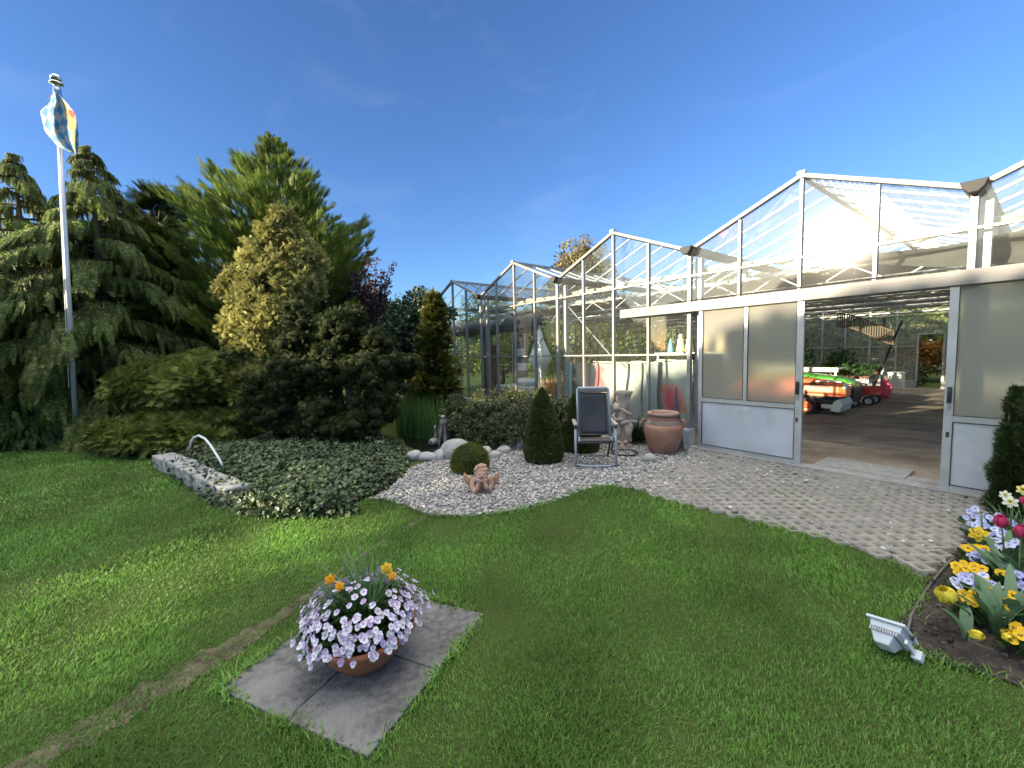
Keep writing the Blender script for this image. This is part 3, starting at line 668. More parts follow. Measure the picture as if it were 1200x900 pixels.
def hood_mesh(x0, x1, yc, wd, z0, z1f, z1b, mat, name, parent, round_=.06):
    """rounded bonnet, rear x0 to nose x1"""
    b = MB(); n = 10; V = []; sec = 12
    for i in range(n+1):
        t = i/n; x = x0+(x1-x0)*t; zt = z1b+(z1f-z1b)*t - (max(0, t-.82)/.18)**2*.10; hw = wd/2*(1-.12*t-.25*(max(0, t-.85)/.15)**2)
        pts = [(-hw, z0)]
        for k in range(sec-1):
            a = math.pi*(1-k/(sec-2)); pts.append((hw*math.copysign(abs(math.cos(a))**.45, math.cos(a)), z0+(zt-z0)*(.35+.65*math.sin(a)**.5) if 0 < a < math.pi else z0+(zt-z0)*.35))
        pts.append((hw, z0)); V += [(x, yc+p[0], p[1]) for p in pts]
    s_ = len(pts); F = [(i*s_+k, (i+1)*s_+k, (i+1)*s_+k+1, i*s_+k+1) for i in range(n) for k in range(s_-1)]
    F += [tuple(range(s_)), tuple(n*s_+k for k in range(s_-1, -1, -1))]
    b.add(V, F); return b.build(name, mat, parent, smooth=False, bevel=.008)
# orange garden tractor with a white front attachment, nose to the right
tr = thing('garden_tractor', 'orange garden tractor with white front attachment just inside the open door', 'garden tractor', (-4.12, 5.75, 0))
ox, oy = 0.0, 0.0
h_ = hood_mesh(-.15, 1.12, 0, .66, .46, .80, .93, M['orange'], 'hood', tr)
b = MB()
for i in range(5): b.box((.42+.0*i, -.338, .66+.032*i), (.86-.05*i, -.322, .676+.032*i))
b.build('hood_vent', M['black'], h_)
b = MB(); b.box((.55, -.34, .81), (1.06, -.325, .835)); b.build('hood_stripe', M['white_pl'], h_)
b = MB(); b.ball((1.10, -.2, .70), (.05, .09, .07)); b.build('headlight', M['white_pl'], tr, smooth=True)
b = MB(); b.ball((1.10, .2, .70), (.05, .09, .07)); b.build('headlight', M['white_pl'], tr, smooth=True)
b = MB(); b.box((-1.0, -.25, .25), (1.0, .25, .40)); b.box((-.2, -.31, .40), (1.0, .31, .47)); b.build('chassis', M['black'], tr, bevel=.02)
wheel(tr, (.42, -.48, .21), .21, .16, M['orange']); wheel(tr, (.42, .42, .21), .21, .16, M['orange'])
wheel(tr, (-.85, -.45, .33), .33, .26, M['orange']); wheel(tr, (-.85, .45, .33), .33, .26, M['orange'])
b = MB()
for s in (-1, 1):
    pts = [(-.85+.42*math.cos(a), .33+.42*math.sin(a)) for a in np.linspace(.35, 2.9, 10)]
    b.extrude([(x, s*.45-.17, z) for x, z in pts]+[(-.85+.36*math.cos(a), s*.45-.17, .33+.36*math.sin(a)) for a in np.linspace(2.9, .35, 10)], (0, .34, 0))
b.box((-.55, -.35, .40), (-.15, .35, .46)); b.build('fender', M['orange'], tr)
b = MB(); b.box((-1.05, -.24, .68), (-.62, .24, .78)); b.box((-1.12, -.23, .74), (-1.02, .23, 1.12), rot=Matrix.Rotation(-.15, 3, 'Y')); b.build('seat', M['black'], tr, bevel=.03)
b = MB(); b.tube([(-.2, 0, .85), (-.36, 0, 1.02)], .02); b.tube([(-.36+.17*math.sin(.7)*math.cos(a), .18*math.sin(a), 1.03+.17*math.cos(a)*math.sin(.75)) for a in np.linspace(0, 6.28, 20)], .014); b.build('steering_wheel', M['black'], tr, smooth=True)
b = MB(); b.extrude([(.88, -.42, .12), (1.06, -.42, .10), (1.12, -.42, .30), (1.05, -.42, .42), (.94, -.42, .34)], (0, .84, 0)); b.box((.66, -.30, .16), (.95, -.25, .26)); b.box((.66, .25, .16), (.95, .30, .26)); b.build('front_attachment', M['white_pl'], tr, bevel=.015)
b = MB(); b.tube([(.1, -.36, .5), (.2, -.40, .62), (.34, -.4, .55), (.3, -.38, .4)], .03); b.box((.14, -.42, .48), (.34, -.36, .60)); b.tube([(-.1, -.38, .3), (.2, -.42, .34), (.42, -.40, .3)], .02); b.build('lift_arm', M['galv'], tr)
b = MB(); b.extrude([(-.5, -.55, .10), (.1, -.55, .10), (.1, -.55, .2), (-.4, -.55, .24)], (0, 1.1, 0)); b.build('mower_deck', M['orange'], tr, bevel=.02)
# green tractor behind it
tg = thing('garden_tractor', 'green garden tractor with black nose standing behind the orange tractor', 'garden tractor', (-4.35, 7.35, 0))
h_ = hood_mesh(-.6, 1.15, 0, .85, .48, .80, .98, M['green_paint'], 'hood', tg)
b = MB(); b.extrude([(.55, -.40, .22), (1.16, -.40, .18), (1.20, -.40, .50), (1.12, -.40, .60), (.55, -.40, .5)], (0, .80, 0)); b.build('grille', M['black'], tg, bevel=.03)
b = MB(); b.extrude([(.2, -.434, .74), (.9, -.405, .70), (1.08, -.37, .64), (.9, -.405, .655), (.2, -.434, .68)], (0, .01, 0)); b.ball((1.13, -.2, .63), (.05, .12, .05)); b.build('headlight', M['yellow_paint'], tg)
b = MB(); b.box((-1.2, -.28, .28), (.8, .28, .46)); b.build('chassis', M['black'], tg, bevel=.02)
wheel(tg, (.5, -.5, .24), .24, .18, M['yellow_paint']); wheel(tg, (.5, .5, .24), .24, .18, M['yellow_paint']); wheel(tg, (-1.0, -.5, .38), .38, .28, M['yellow_paint']); wheel(tg, (-1.0, .5, .38), .38, .28, M['yellow_paint'])
b = MB(); b.box((-1.3, -.25, .72), (-.8, .25, .84)); b.box((-1.38, -.25, .8), (-1.27, .25, 1.2)); b.build('seat', M['yellow_paint'], tg, bevel=.03)
b = MB(); b.box((-1.4, -.62, .62), (-.6, -.36, .70)); b.box((-1.4, .36, .62), (-.6, .62, .70)); b.build('fender', M['green_paint'], tg, bevel=.02)

# white-topped plant tables
def table(x0, x1, y0, y1, z, label, mats=(M['white_pl'], M['galv']), group='plant tables inside the greenhouse'):
    t = thing('plant_table', label, 'plant table', ((x0+x1)/2, (y0+y1)/2, 0), 0, group)
    b = MB(); b.box((x0, y0, z-.05), (x1, y1, z)); b.box((x0, y0-.012, z-.10), (x1, y0, z+.03)); b.build('tabletop', mats[0], t, world=True, bevel=.006)
    for x in (x0+.08, x1-.08):
        for y in (y0+.08, y1-.08):
            b = MB(); b.box((x-.025, y-.025, 0), (x+.025, y+.025, z-.05)); b.build('leg', mats[1], t, world=True)
    b = MB(); b.box((x0+.1, y0+.06, .22), (x1-.1, y0+.10, .26)); b.box((x0+.1, y1-.10, .22), (x1-.1, y1-.06, .26)); b.build('stretcher', mats[1], t, world=True)
    return t
table(-6.3, -4.0, 8.8, 9.9, .98, 'long white plant table behind the green tractor')
table(-4.3, -3.35, 9.2, 10.2, .62, 'low grey plant table holding dark seedlings, nearer the tractors', (M['galv'], M['galv']))
table(-4.5, -3.55, 11.0, 12.2, .66, 'grey plant table at the far end of the hall', (M['galv'], M['galv']))
pm = leaf_mat('dark_green_leaf', (.025, .06, .02), (.05, .11, .03), rough=.5)
LEAF_V = np.array([(0, 0, 0), (.28, .35, .05), (.22, .75, .03), (0, 1, -.05), (-.22, .75, .03), (-.28, .35, .05)]); LEAF_F = [np.array([(0, 1, 2, 3), (0, 3, 4, 5)])]
BLADE_V = np.array([(-.5, 0, 0), (.5, 0, 0), (.42, .5, .06), (-.42, .5, .06), (0, 1, -.02)]); BLADE_F = [np.array([(0, 1, 2, 3)]), np.array([(3, 2, 4)])]
def bunch(name, c, r, h, n, leaf, mat, parent=None, up=.5):
    d = unit(n); d[:, 2] = np.abs(d[:, 2]); P = np.array(c)+d*np.array([r, r, h])*(rng.random((n, 1))**.4)
    ax = d+np.array([0, 0, up])+.5*unit(n); V, F = place(LEAF_V, LEAF_F, P, ax, unit(n)+np.array([0, 0, 1.0]), leaf*rng.uniform(.7, 1.3, n))
    return np_obj(name, V, F, mat, parent, world=True)
pot_m = plain('plant_pot', (.16, .07, .045), .7)
def potted(x, y, z, r, h, label, mat=pm, group='potted seedlings on the plant tables', leaf=.09, n=60):
    t = thing('potted_plant', label, 'plant', (x, y, z), 0, group)
    b = MB(); b.lathe([(r*.4, 0), (r*.55, h*.35), (r*.58, h*.35), (r*.5, h*.33), (0, h*.33)], 12, (x, y, z)); b.build('pot', pot_m, t, world=True)
    bunch('foliage', (x, y, z+h*.35), r, h*.65, n, leaf, mat, t); return t
spots = [(-4.2, 9.4, .62), (-4.0, 9.6, .62), (-3.8, 9.35, .62), (-3.6, 9.6, .62), (-3.45, 9.4, .62), (-4.4, 11.2, .66), (-4.15, 11.3, .66), (-3.9, 11.2, .66), (-3.65, 11.35, .66)]
for i, (x, y, z) in enumerate(spots):
    where = 'low grey plant table' if y < 10.5 else 'plant table at the far end'
    potted(x, y, z, .17, .36, 'dark green seedling in a brown pot on the '+where)
# big dark plants along the back wall
for i, (x, y, r, h, lab) in enumerate([(-10.3, 12.9, .7, 2.0, 'tall dark potted shrub inside the back wall, farthest left'), (-8.6, 13.6, .9, 2.3, 'widest dark potted shrub inside the back wall'), (-6.9, 13.7, .8, 2.1, 'dark potted shrub inside the back wall, just left of the tables'), (-5.3, 14.0, .6, 1.5, 'smallest dark potted shrub inside the back wall')]):
    potted(x, y, 0, r, h, lab, group='potted shrubs along the back wall', leaf=.16, n=420)
# red trailer, pink sack, tools and a plank by the back door
t = thing('flatbed_trolley', 'small red flatbed trolley parked beside the plant tables', 'trolley', (-3.3, 8.4, 0))
b = MB(); b.box((-3.75, 8.1, .30), (-2.95, 8.7, .36)); b.box((-3.75, 8.09, .36), (-2.95, 8.12, .50)); b.box((-3.75, 8.68, .36), (-2.95, 8.71, .50)); b.build('bed', M['red_paint'], t, world=True, bevel=.006)
b = MB(); b.tube([(-3.74, 8.4, .33), (-4.0, 8.38, .6), (-4.1, 8.38, .95)], .02); b.build('handle', M['galv'], t, world=True)
for x in (-3.6, -3.1):
    for y in (8.06, 8.74): wheel(t, (x+3.3, y-8.4, .13), .13, .07, M['white_pl'])
t = thing('push_mower', 'grey and white push mower standing in front of the red trolley', 'mower', (-3.55, 7.9, 0))
b = MB(); b.extrude([(-.3, -.22, .12), (.28, -.22, .10), (.34, -.22, .22), (.05, -.22, .32), (-.28, -.22, .26)], (0, .44, 0)); b.build('deck', M['white_pl'], t, bevel=.02)
b = MB(); b.tube([(-.25, -.2, .2), (.05, -.22, .45), (.36, -.2, .78), (.36, .2, .78), (.05, .22, .45), (-.25, .2, .2)], .016); b.build('handle', M['galv'], t)
for x in (-.25, .26):
    for y in (-.26, .26): wheel(t, (x, y, .1), .1, .05, M['white_pl'])
t = thing('sack', 'bright pink plastic sack leaning by the back columns', 'sack', (-3.2, 10.4, 0))
b = MB(); b.ball((0, 0, .27), (.17, .15, .27), 16, 10); o = b.build('bag', plain('pink_plastic', (.70, .08, .16), .45), t, smooth=True)
for v in o.data.vertices: v.co *= 1+.10*math.sin(v.co.z*17+v.co.x*13)
b = MB(); b.tube([(0, 0, .52), (0, .02, .60)], [.03, .07], 10); b.build('knot', plain('pink_plastic', (.70, .08, .16), .45), t)
t = thing('pole', 'long dark pole leaning against the column near the back door', 'pole', (-3.55, 12.4, 0))
b = MB(); b.tube([(-.3, -.5, 0), (.25, .45, 2.5)], .03); b.build('shaft', M['black'], t)
t = thing('storage_bin', 'pale grey storage bin at the foot of the back door frame', 'bin', (-3.5, 14.2, 0))
b = MB(); b.box((-.3, -.3, 0), (.1, .2, .6)); b.box((-.32, -.32, .6), (.12, .22, .65)); b.build('body', M['white_pl'], t, bevel=.02)
# ladder hung on its side from the girders
t = thing('ladder', 'slatted wooden ladder hung sideways below the greenhouse roof', 'ladder', (-2.9, 6.4, 2.1))
def lz(s): return .24-.46*s + .05*math.sin(s*5.0)
wd_m = plain('dark_wood', (.10, .075, .05), .7)
for dz in (-.16, .16):
    b = MB(); b.tube([(-.55+1.12*s, 0, lz(s)+dz) for s in np.linspace(0, 1, 14)], .018, 6); b.build('rail', wd_m, t)
for s in np.linspace(.02, .98, 24):
    b = MB(); b.bar((-.55+1.12*s, 0, lz(s)-.16), (-.55+1.12*s, 0, lz(s)+.16), .022, .03, up=(0, 1, 0)); b.build('rung', wd_m, t)
b = MB(); b.tube([(-.5, 0, .38), (-.5, 0, .56)], .006); b.tube([(.5, 0, -.05), (.5, 0, .56)], .006); b.build('hanger', M['galv'], t)

# ---------------- things behind the front panes
t = thing('air_duct', 'dark grey air duct with sagging horizontal tube and upright pipe behind the left panes', 'air duct', (-11.0, .8, 0))
b = MB(); pts = [(-13.2, .75, 2.6)] + [(-12.9+.33*i, .75+.02*math.sin(i), 2.56-.10*math.sin(i*.7)**2) for i in range(14)]; b.tube(pts, [.24+.03*math.sin(i*2.1) for i in range(len(pts))], 12); b.build('tube', noise_mat('dark_foil', (.05, .055, .06), (.10, .105, .11), .55, 4, bump=.5, bump_scale=9), t, world=True, smooth=True)
b = MB(); b.tube([(-11.15, .85, 0), (-11.15, .85, 2.4)], .17, 14); b.build('pipe', noise_mat('dark_pipe', (.055, .06, .065), (.09, .095, .1), .6, 5), t, world=True, smooth=True)
t = thing('wooden_board', 'brown wooden board leaning behind the glass beside the dark duct', 'board', (-10.72, .7, 0))
b = MB(); b.box((-.17, -.02, 0), (.17, .02, 1.95), rot=Matrix.Rotation(-.07, 3, 'X'), c=(0, 0, 0)); b.build('plank', noise_mat('brown_wood', (.10, .055, .03), (.17, .10, .06), .7, 3, 8, .3), t, bevel=.006)
t = thing('lighthouse_ornament', 'grey and white striped lighthouse ornament behind the glass', 'garden ornament', (-10.0, 1.3, 0))
gm = plain('dark_grey_render', (.09, .10, .11), .7); wm = plain('white_render', (.55, .56, .56), .7)
z = 0.0
for i in range(9):
    r0, r1 = .30-.022*i, .30-.022*(i+1)
    b = MB(); b.lathe([(r0, 0), (r1, .22), (0, .22)], 18, (0, 0, .05+.22*i)); b.build('stripe', gm if i % 2 == 0 else wm, t)
b = MB(); b.lathe([(.18, 0), (.18, .03), (.09, .03), (.09, .22), (.14, .22), (0, .36)], 16, (0, 0, 2.03)); b.build('lantern', gm, t)
t = thing('water_tank', 'blue and white water tank on the floor behind the left glass', 'tank', (-9.6, 1.0, 0))
b = MB(); b.box((-.75, -.4, 0), (.75, .45, .55)); b.build('lower_tank', plain('dark_blue_plastic', (.03, .06, .12), .4), t, bevel=.05)
b = MB(); b.box((-.8, -.42, .56), (.8, .47, .72)); b.lathe([(.3, 0), (.34, .12), (.25, .2), (0, .2)], 18, (.2, 0, .72)); b.build('lid', plain('grey_blue_plastic', (.42, .47, .50), .45), t, bevel=.03)
t = thing('folded_parasol', 'folded white parasol with a green patch standing behind the glass', 'parasol', (-8.45, .7, 0))
b = MB(); V = []; sg = 20
prof = [(.02, 2.30), (.06, 2.2), (.10, 2.0), (.19, 1.72), (.26, 1.5), (.15, 1.25), (.08, 1.05), (.09, .8), (.07, .55)]
for r, z in prof:
    for k in range(sg): a = 2*math.pi*k/sg; rr = r*(1+.28*math.cos(5*a+z*2)); V.append((rr*math.cos(a), rr*math.sin(a), z))
b.add(V, [(i*sg+k, (i+1)*sg+k, (i+1)*sg+(k+1) % sg, i*sg+(k+1) % sg) for i in range(len(prof)-1) for k in range(sg)])
b.build('canopy', noise_mat('white_canvas', (.60, .62, .60), (.72, .73, .70), .8, 4, c3=(.12, .35, .22), c3_scale=2.6, c3_pos=(.60, .63)), t, smooth=True)
b = MB(); b.tube([(0, 0, 0), (0, 0, 2.4)], .022); b.lathe([(.22, 0), (.22, .08), (.05, .1), (.05, .3), (0, .3)], 16); b.build('pole', M['white_pl'], t)
t = thing('rod', 'thin rusty rod standing behind the glass right of the striped ornament', 'rod', (-9.15, .4, 0))
b = MB(); b.tube([(0, 0, 0), (0, 0, 1.36)], .022, 8); b.tube([(0, 0, 1.35), (-.05, 0, 1.42), (-.13, 0, 1.42)], .018, 8); b.build('shaft', plain('rusty_metal', (.25, .11, .07), .7), t)
t = thing('straw_figure', 'bundle of tan straw behind the glass right of the folded parasol', 'straw bundle', (-7.95, .7, 0))
V_, F_ = place(BLADE_V*np.array([.05, 1, 1]), BLADE_F, np.array([0, 0, .1])+rng.normal(0, .13, (500, 3))*np.array([1, 1, 0]), unit(500)*.25+np.array([0, 0, 1.0]), unit(500), rng.uniform(.5, 1.0, 500))
np_obj('stalks', V_, F_, leaf_mat('straw', (.35, .22, .09), (.55, .36, .17)), t)
# pale panels leaning along the glass
def panel(x, y, w_, h, lean, mat, label, name='leaning_panel', cat='panel', edge=None, rz=0):
    t = thing(name, label, cat, (x, y, 0), rz)
    R3 = Matrix.Rotation(lean, 3, 'X')
    b = MB(); b.box((-w_/2, -.012, .1), (w_/2, .012, h), rot=R3, c=(0, 0, .1)); b.build('board', mat, t, bevel=.003)
    if edge:
        b = MB()
        for s in (-1, 1): b.box((s*w_/2-.015, -.022, .1), (s*w_/2+.015, .018, h+.01), rot=R3, c=(0, 0, .1))
        b.build('edge_strip', edge, t)
    return t
pg = plain('pale_grey_board', (.22, .228, .225), .6, 0, .05, 4)
panel(-7.27, .62, .17, 1.42, -.03, plain('turquoise_board', (.20, .55, .55), .6), 'narrow turquoise panel at the left end of the leaning panels', edge=M['white_paint'])
panel(-6.94, .68, .44, 1.40, -.05, pg, 'pale grey panel with cream edges beside the turquoise strip', edge=M['white_paint'])
panel(-6.33, .6, .56, 1.40, -.05, plain('grey_green_board', (.215, .23, .22), .6, 0, .05, 4), 'pale grey green panel standing right of the first grey panel', edge=M['white_paint'])
def blot_mat(name, base, c1, c2, pos):
    m, t, b, L = new_mat(name); N = t.nodes; co = N.new('ShaderNodeTexCoord')
    n = N.new('ShaderNodeTexNoise'); n.inputs['Scale'].default_value = 3.0; n.inputs['Detail'].default_value = 6; n.inputs['Distortion'].default_value = .5
    sp = N.new('ShaderNodeSeparateXYZ'); L.new(co.outputs['Object'], sp.inputs['Vector'])
    vm = N.new('ShaderNodeVectorMath'); vm.operation = 'SUBTRACT'; vm.inputs[1].default_value = pos[:3]
    vs_ = N.new('ShaderNodeVectorMath'); vs_.operation = 'MULTIPLY'; vs_.inputs[1].default_value = pos[3:]
    ln = N.new('ShaderNodeVectorMath'); ln.operation = 'LENGTH'
    L.new(co.outputs['Object'], vm.inputs[0]); L.new(vm.outputs['Vector'], vs_.inputs[0]); L.new(vs_.outputs['Vector'], ln.inputs[0]); L.new(co.outputs['Object'], n.inputs['Vector'])
    ad = N.new('ShaderNodeMath'); ad.operation = 'MULTIPLY_ADD'; ad.inputs[1].default_value = .8; L.new(n.outputs['Fac'], ad.inputs[0]); L.new(ln.outputs['Value'], ad.inputs[2])
    r = N.new('ShaderNodeValToRGB'); e = r.color_ramp.elements; e[0].position = .62; e[0].color = (*c1, 1); e[1].position = .80; e[1].color = (*c2, 1)
    x = e.new(.92); x.color = (*base, 1)
    L.new(ad.outputs['Value'], r.inputs['Fac']); L.new(r.outputs['Color'], b.inputs['Base Color']); b.inputs['Roughness'].default_value = .6; return m
def banner(x, y, w_, h, mat, label):
    t = thing('banner', label, 'banner', (x, y, 0))
    n = 14; m_ = 20; V = []
    for i in range(n+1):
        for j in range(m_+1):
            u, v = i/n, j/m_; V.append((-w_/2+w_*u, .03*math.sin(u*7+v*2)+.02*math.sin(v*9), .08+(h-.08)*v-.03*math.sin(u*5.)*v))
    F = np.array([(i*(m_+1)+j, (i+1)*(m_+1)+j, (i+1)*(m_+1)+j+1, i*(m_+1)+j+1) for i in range(n) for j in range(m_)])
    o = np_obj('cloth', V, [F], mat, t, smooth=True); s_ = o.modifiers.new('thick', 'SOLIDIFY'); s_.thickness = .006
    b = MB(); b.tube([(-w_/2-.02, 0, h+.01), (w_/2+.02, 0, h-.02)], .012, 8); b.build('top_rod', M['white_pl'], t)
banner(-5.60, .32, 1.20, 1.44, blot_mat('pale_pink_print', (.30, .28, .25), (.55, .08, .09), (.46, .28, .25), (-.60, 0, 1.05, 1.3, 0, .8)), 'cream banner with a red wash on its left edge behind the glass')
banner(-4.79, .30, .32, 1.44, plain('blue_grey_cloth', (.23, .255, .26), .8, 0, .06, 4), 'narrow plain blue grey banner between the two printed ones')
banner(-4.34, .42, .70, 1.48, blot_mat('red_flower_print', (.27, .29, .27), (.45, .05, .085), (.42, .18, .12), (-.02, 0, .70, 1.6, 0, 1.35)), 'pale banner with a large red and orange bloom behind the urn')
# figurines on a shelf behind the upper part of the glass
t = thing('shelf', 'narrow dark shelf holding small figurines above the red flower banner', 'shelf', (-4.15, 1.0, 1.62))
b = MB(); b.box((-.9, -.15, -.03), (.62, .15, 0)); b.build('board', M['galv'], t, bevel=.004)
for x in (-.85, .55):
    b = MB(); b.box((x-.02, -.1, -1.62), (x+.02, .1, -.03)); b.build('post', M['galv'], t)
fig_m = [plain('turquoise_glaze', (.15, .5, .55), .3), plain('cream_glaze', (.65, .58, .38), .35), plain('tan_glaze', (.55, .42, .22), .35)]
for i, (x, s_, m_, lab) in enumerate([(-.62, .7, 0, 'small turquoise figurine, leftmost on the shelf'), (-.40, 1.0, 1, 'tall cream figurine second on the shelf'), (-.22, .95, 1, 'cream figurine third on the shelf'), (.10, .9, 2, 'tan figurine near the right end of the shelf'), (.40, .95, 1, 'cream figurine at the right end of the shelf')]):
    t = thing('figurine', lab, 'figurine', (-4.15+x, 1.0, 1.62), 0, 'figurines on the shelf')
    b = MB(); b.lathe([(r*s_, z*s_) for r, z in [(.07, 0), (.09, .03), (.075, .12), (.06, .2), (.065, .25), (.03, .29), (0, .29)]], 14); b.build('body', fig_m[m_], t, smooth=True)
    b = MB(); b.ball((0, 0, .32*s_+.0), .045*s_, 10, 8); b.build('head', fig_m[m_], t, smooth=True)
# ================================================================== paving slabs and the planted bowl
slabm = noise_mat('weathered_slab', (.075, .074, .073), (.16, .158, .155), .92, 26, 9, .6, 60, c3=(.215, .212, .205), c3_scale=2.4, c3_pos=(.48, .74))
SA, SB, SC = np.array([-2.52, -6.73]), np.array([-1.665, -6.25]), np.array([-2.17, -5.33])
ux, uy = (SB-SA), (SC-SB); e1, e2 = ux/2, uy/2
names = {(0, 0): 'concrete slab at the left corner of the square, grass on two sides', (1, 0): 'concrete slab at the front corner, nearest the viewer', (1, 1): 'concrete slab at the right corner of the square, free of the bowl on its outer side', (0, 1): 'concrete slab behind the bowl of violas, mostly hidden'}
for (i, j), lab in names.items():
    c = SA + e1*(i+.5) + e2*(j+.5); b = MB(); h1, h2 = e1*.5*.978, e2*.5*.978
    b.prism([tuple(-h1-h2), tuple(h1-h2), tuple(h1+h2), tuple(-h1+h2)], -.05, .010 + .003*((i*2+j) % 3))
    o = b.build('paving_slab', slabm, bevel=.005); o.location = (c[0], c[1], 0); tag(o, lab, 'slab', 'paving slabs under the flower bowl')
slab_poly = [tuple(SA), tuple(SB), tuple(SC), tuple(SA+uy)]
BW = np.array([-2.255, -6.065, .014])
terra = noise_mat('terracotta', (.30, .105, .055), (.38, .145, .08), .75, 6, 6, .15, 40, c3=(.42, .24, .16), c3_scale=3, c3_pos=(.6, .8))
t = thing('flower_bowl', 'round ribbed terracotta bowl overflowing with violas on the concrete slabs', 'planter', tuple(BW))
b = MB(); prof = [(0, 0), (.135, 0), (.145, .012)]
for i in range(9): z = .02+.016*i; r = .145+.115*math.sin((z-.01)/.20*1.5); prof += [(r, z), (r+.004, z+.008)]
prof += [(.268, .175), (.282, .178), (.284, .205), (.265, .207), (.255, .17), (0, .16)]
b.lathe(prof, 48); b.build('bowl', terra, t, smooth=True)
b = MB(); b.lathe([(0, .165), (.256, .17), (.24, .18), (.1, .195), (0, .20)], 32); b.build('soil', M['soil'], t)
# violas
green = leaf_mat('viola_leaf', (.03, .065, .02), (.07, .13, .035), rough=.5, patch=6)
def petal_mat(name, c, c2, transl=.3): return leaf_mat(name, c, c2, rough=.6, transl=transl, spec=.2)
vio_face = [petal_mat('lilac_petal', (.60, .56, .70), (.80, .78, .86)), petal_mat('violet_petal', (.38, .26, .54), (.55, .44, .68)), plain('viola_eye', (.75, .55, .06), .6), plain('viola_blotch', (.26, .12, .40), .6)]
def viola_mesh(s=1.0, mats=vio_face, name='blossom', blotch=True):
    """five-petalled blossom facing +z"""
    b = MB()
    def petal(a, L, wd, z, m):
        n = 8; ring = [(0, .0, z)]
        for k in range(n+1):
            u = k/n*math.pi; y = L*(.1+.9*math.sin(u)**.8) ; x = -wd*math.cos(u); yy = L*.25+L*.75*math.sin(u)**.8
            ring.append((x, yy, z+.12*L*math.sin(u)-.15*abs(x)))
        R_ = Matrix.Rotation(a, 3, 'Z'); V = [R_ @ Vector(p) for p in ring]
        b.add([tuple(v*s) for v in V], [(0, i, i+1) for i in range(1, n+1)], m)
    for a in (.42, -.42): petal(a, 1.0, .52, 0, 1)
    for a in (1.45, -1.45): petal(a, .95, .50, .05, 0)
    petal(math.pi, 1.05, .68, .09, 0)
    if blotch:
        for a in (1.45, -1.45, math.pi): petal(a, .34, .13, .17, 3)
    b.lathe([(.13, .2), (.08, .26), (0, .28)], 8, m=2)
    for v in b.v[-1:]: v *= s
    V = np.concatenate(b.v); me = bpy.data.meshes.new(name); me.from_pydata([tuple(p) for p in V], [], [tuple(f) for f in b.f])
    for m in mats: me.materials.append(m)
    me.polygons.foreach_set('material_index', b.m); me.update(); return me
def face_dir(n): return Vector(n).normalized().to_track_quat('Z', 'Y')
def dome(n, rx, h, z0, seed=0, minr=.0):
    g = np.random.default_rng(seed); out = []
    for k in range(n):
        u = (k+.5)/n; th = k*2.39996; el = math.acos(1-u*1.12); r = math.sin(min(el, 1.75)); out.append((r*math.cos(th), r*math.sin(th), math.cos(el)))
    return np.array(out)+g.normal(0, .07, (n, 3))
vt = thing('violas', 'lilac and white violas spilling over the rim of the terracotta bowl', 'flowers', (BW[0], BW[1], BW[2]+.2))
D = unit(2600); D[:, 2] = np.abs(D[:, 2])*.95-.28
rad = .275*(1+.10*vnoise(D, 3, 4)); Pl = D*rad[:, None]*np.array([1, 1, .55])*(.55+.45*rng.random((2600, 1))) + BW + np.array([0, 0, .22])
Pl = Pl[Pl[:, 2] > .045]
V, F = place(LEAF_V, LEAF_F, Pl, (Pl-BW-np.array([0, 0, .1]))*1.0+unit(len(Pl))*.12+np.array([0, 0, .05]), unit(len(Pl))*.6+np.array([0, 0, 1.0]), rng.uniform(.028, .055, len(Pl)))
np_obj('foliage', V, F, green, vt, world=True)
me_v = viola_mesh(.0185); me_v2 = viola_mesh(.0185, [vio_face[1] if i == 0 else m for i, m in enumerate(vio_face)]); me_v3 = viola_mesh(.0185, [petal_mat('white_petal', (.72, .70, .78), (.85, .84, .88)), vio_face[0], vio_face[2], vio_face[3]])
pts = dome(660, 1, 1, 0, 5); q = 0; rest = []
for d in pts:
    r = .305*(1+.12*math.sin(5*math.atan2(d[1], d[0])+1)*.6)*rnd.uniform(.93, 1.07)
    zz = .245+d[2]*.19
    if d[2] > .66 and rnd.random() < .85: continue
    if rnd.random() < .10: continue
    p = (d[0]*r, d[1]*r, max(zz, .05 if rnd.random() < .1 else .16)-.2)
    nrm = Vector((d[0]+rnd.uniform(-.35, .35), d[1]+rnd.uniform(-.35, .35), d[2]*.6+.45))
    to = Vector((CAM[0]-BW[0], CAM[1]-BW[1], 1.2)).normalized()
    rest.append((p, nrm, (Vector(p)-Vector((0, 0, -.1))).dot(to)))
rest.sort(key=lambda a: -a[2]); big = MB()
for k, (p, nrm, _) in enumerate(rest):
    me_ = me_v if rnd.random() < .55 else (me_v3 if rnd.random() < .6 else me_v2); sc_ = rnd.uniform(.8, 1.15); qt = face_dir(nrm); spin = Matrix.Rotation(rnd.uniform(-.5, .5), 3, 'Z')
    if k < 99:
        o = bpy.data.objects.new('blossom', me_); col.objects.link(o); o.parent = vt; o.location = p; o.rotation_euler = (qt.to_matrix() @ spin).to_euler(); o.scale = (sc_,)*3
    else:
        R3 = np.array(qt.to_matrix() @ spin); Vv = np.array([v.co[:] for v in me_.vertices])*sc_ @ R3.T + np.array(p)
        big.add(Vv, []); b0 = big.n-len(Vv)
        for pl in me_.polygons: big.f.append([b0+i for i in pl.vertices]); big.m.append(pl.material_index)
o = big.build('blossoms', vio_face, vt, fix=False); o['kind'] = 'stuff'
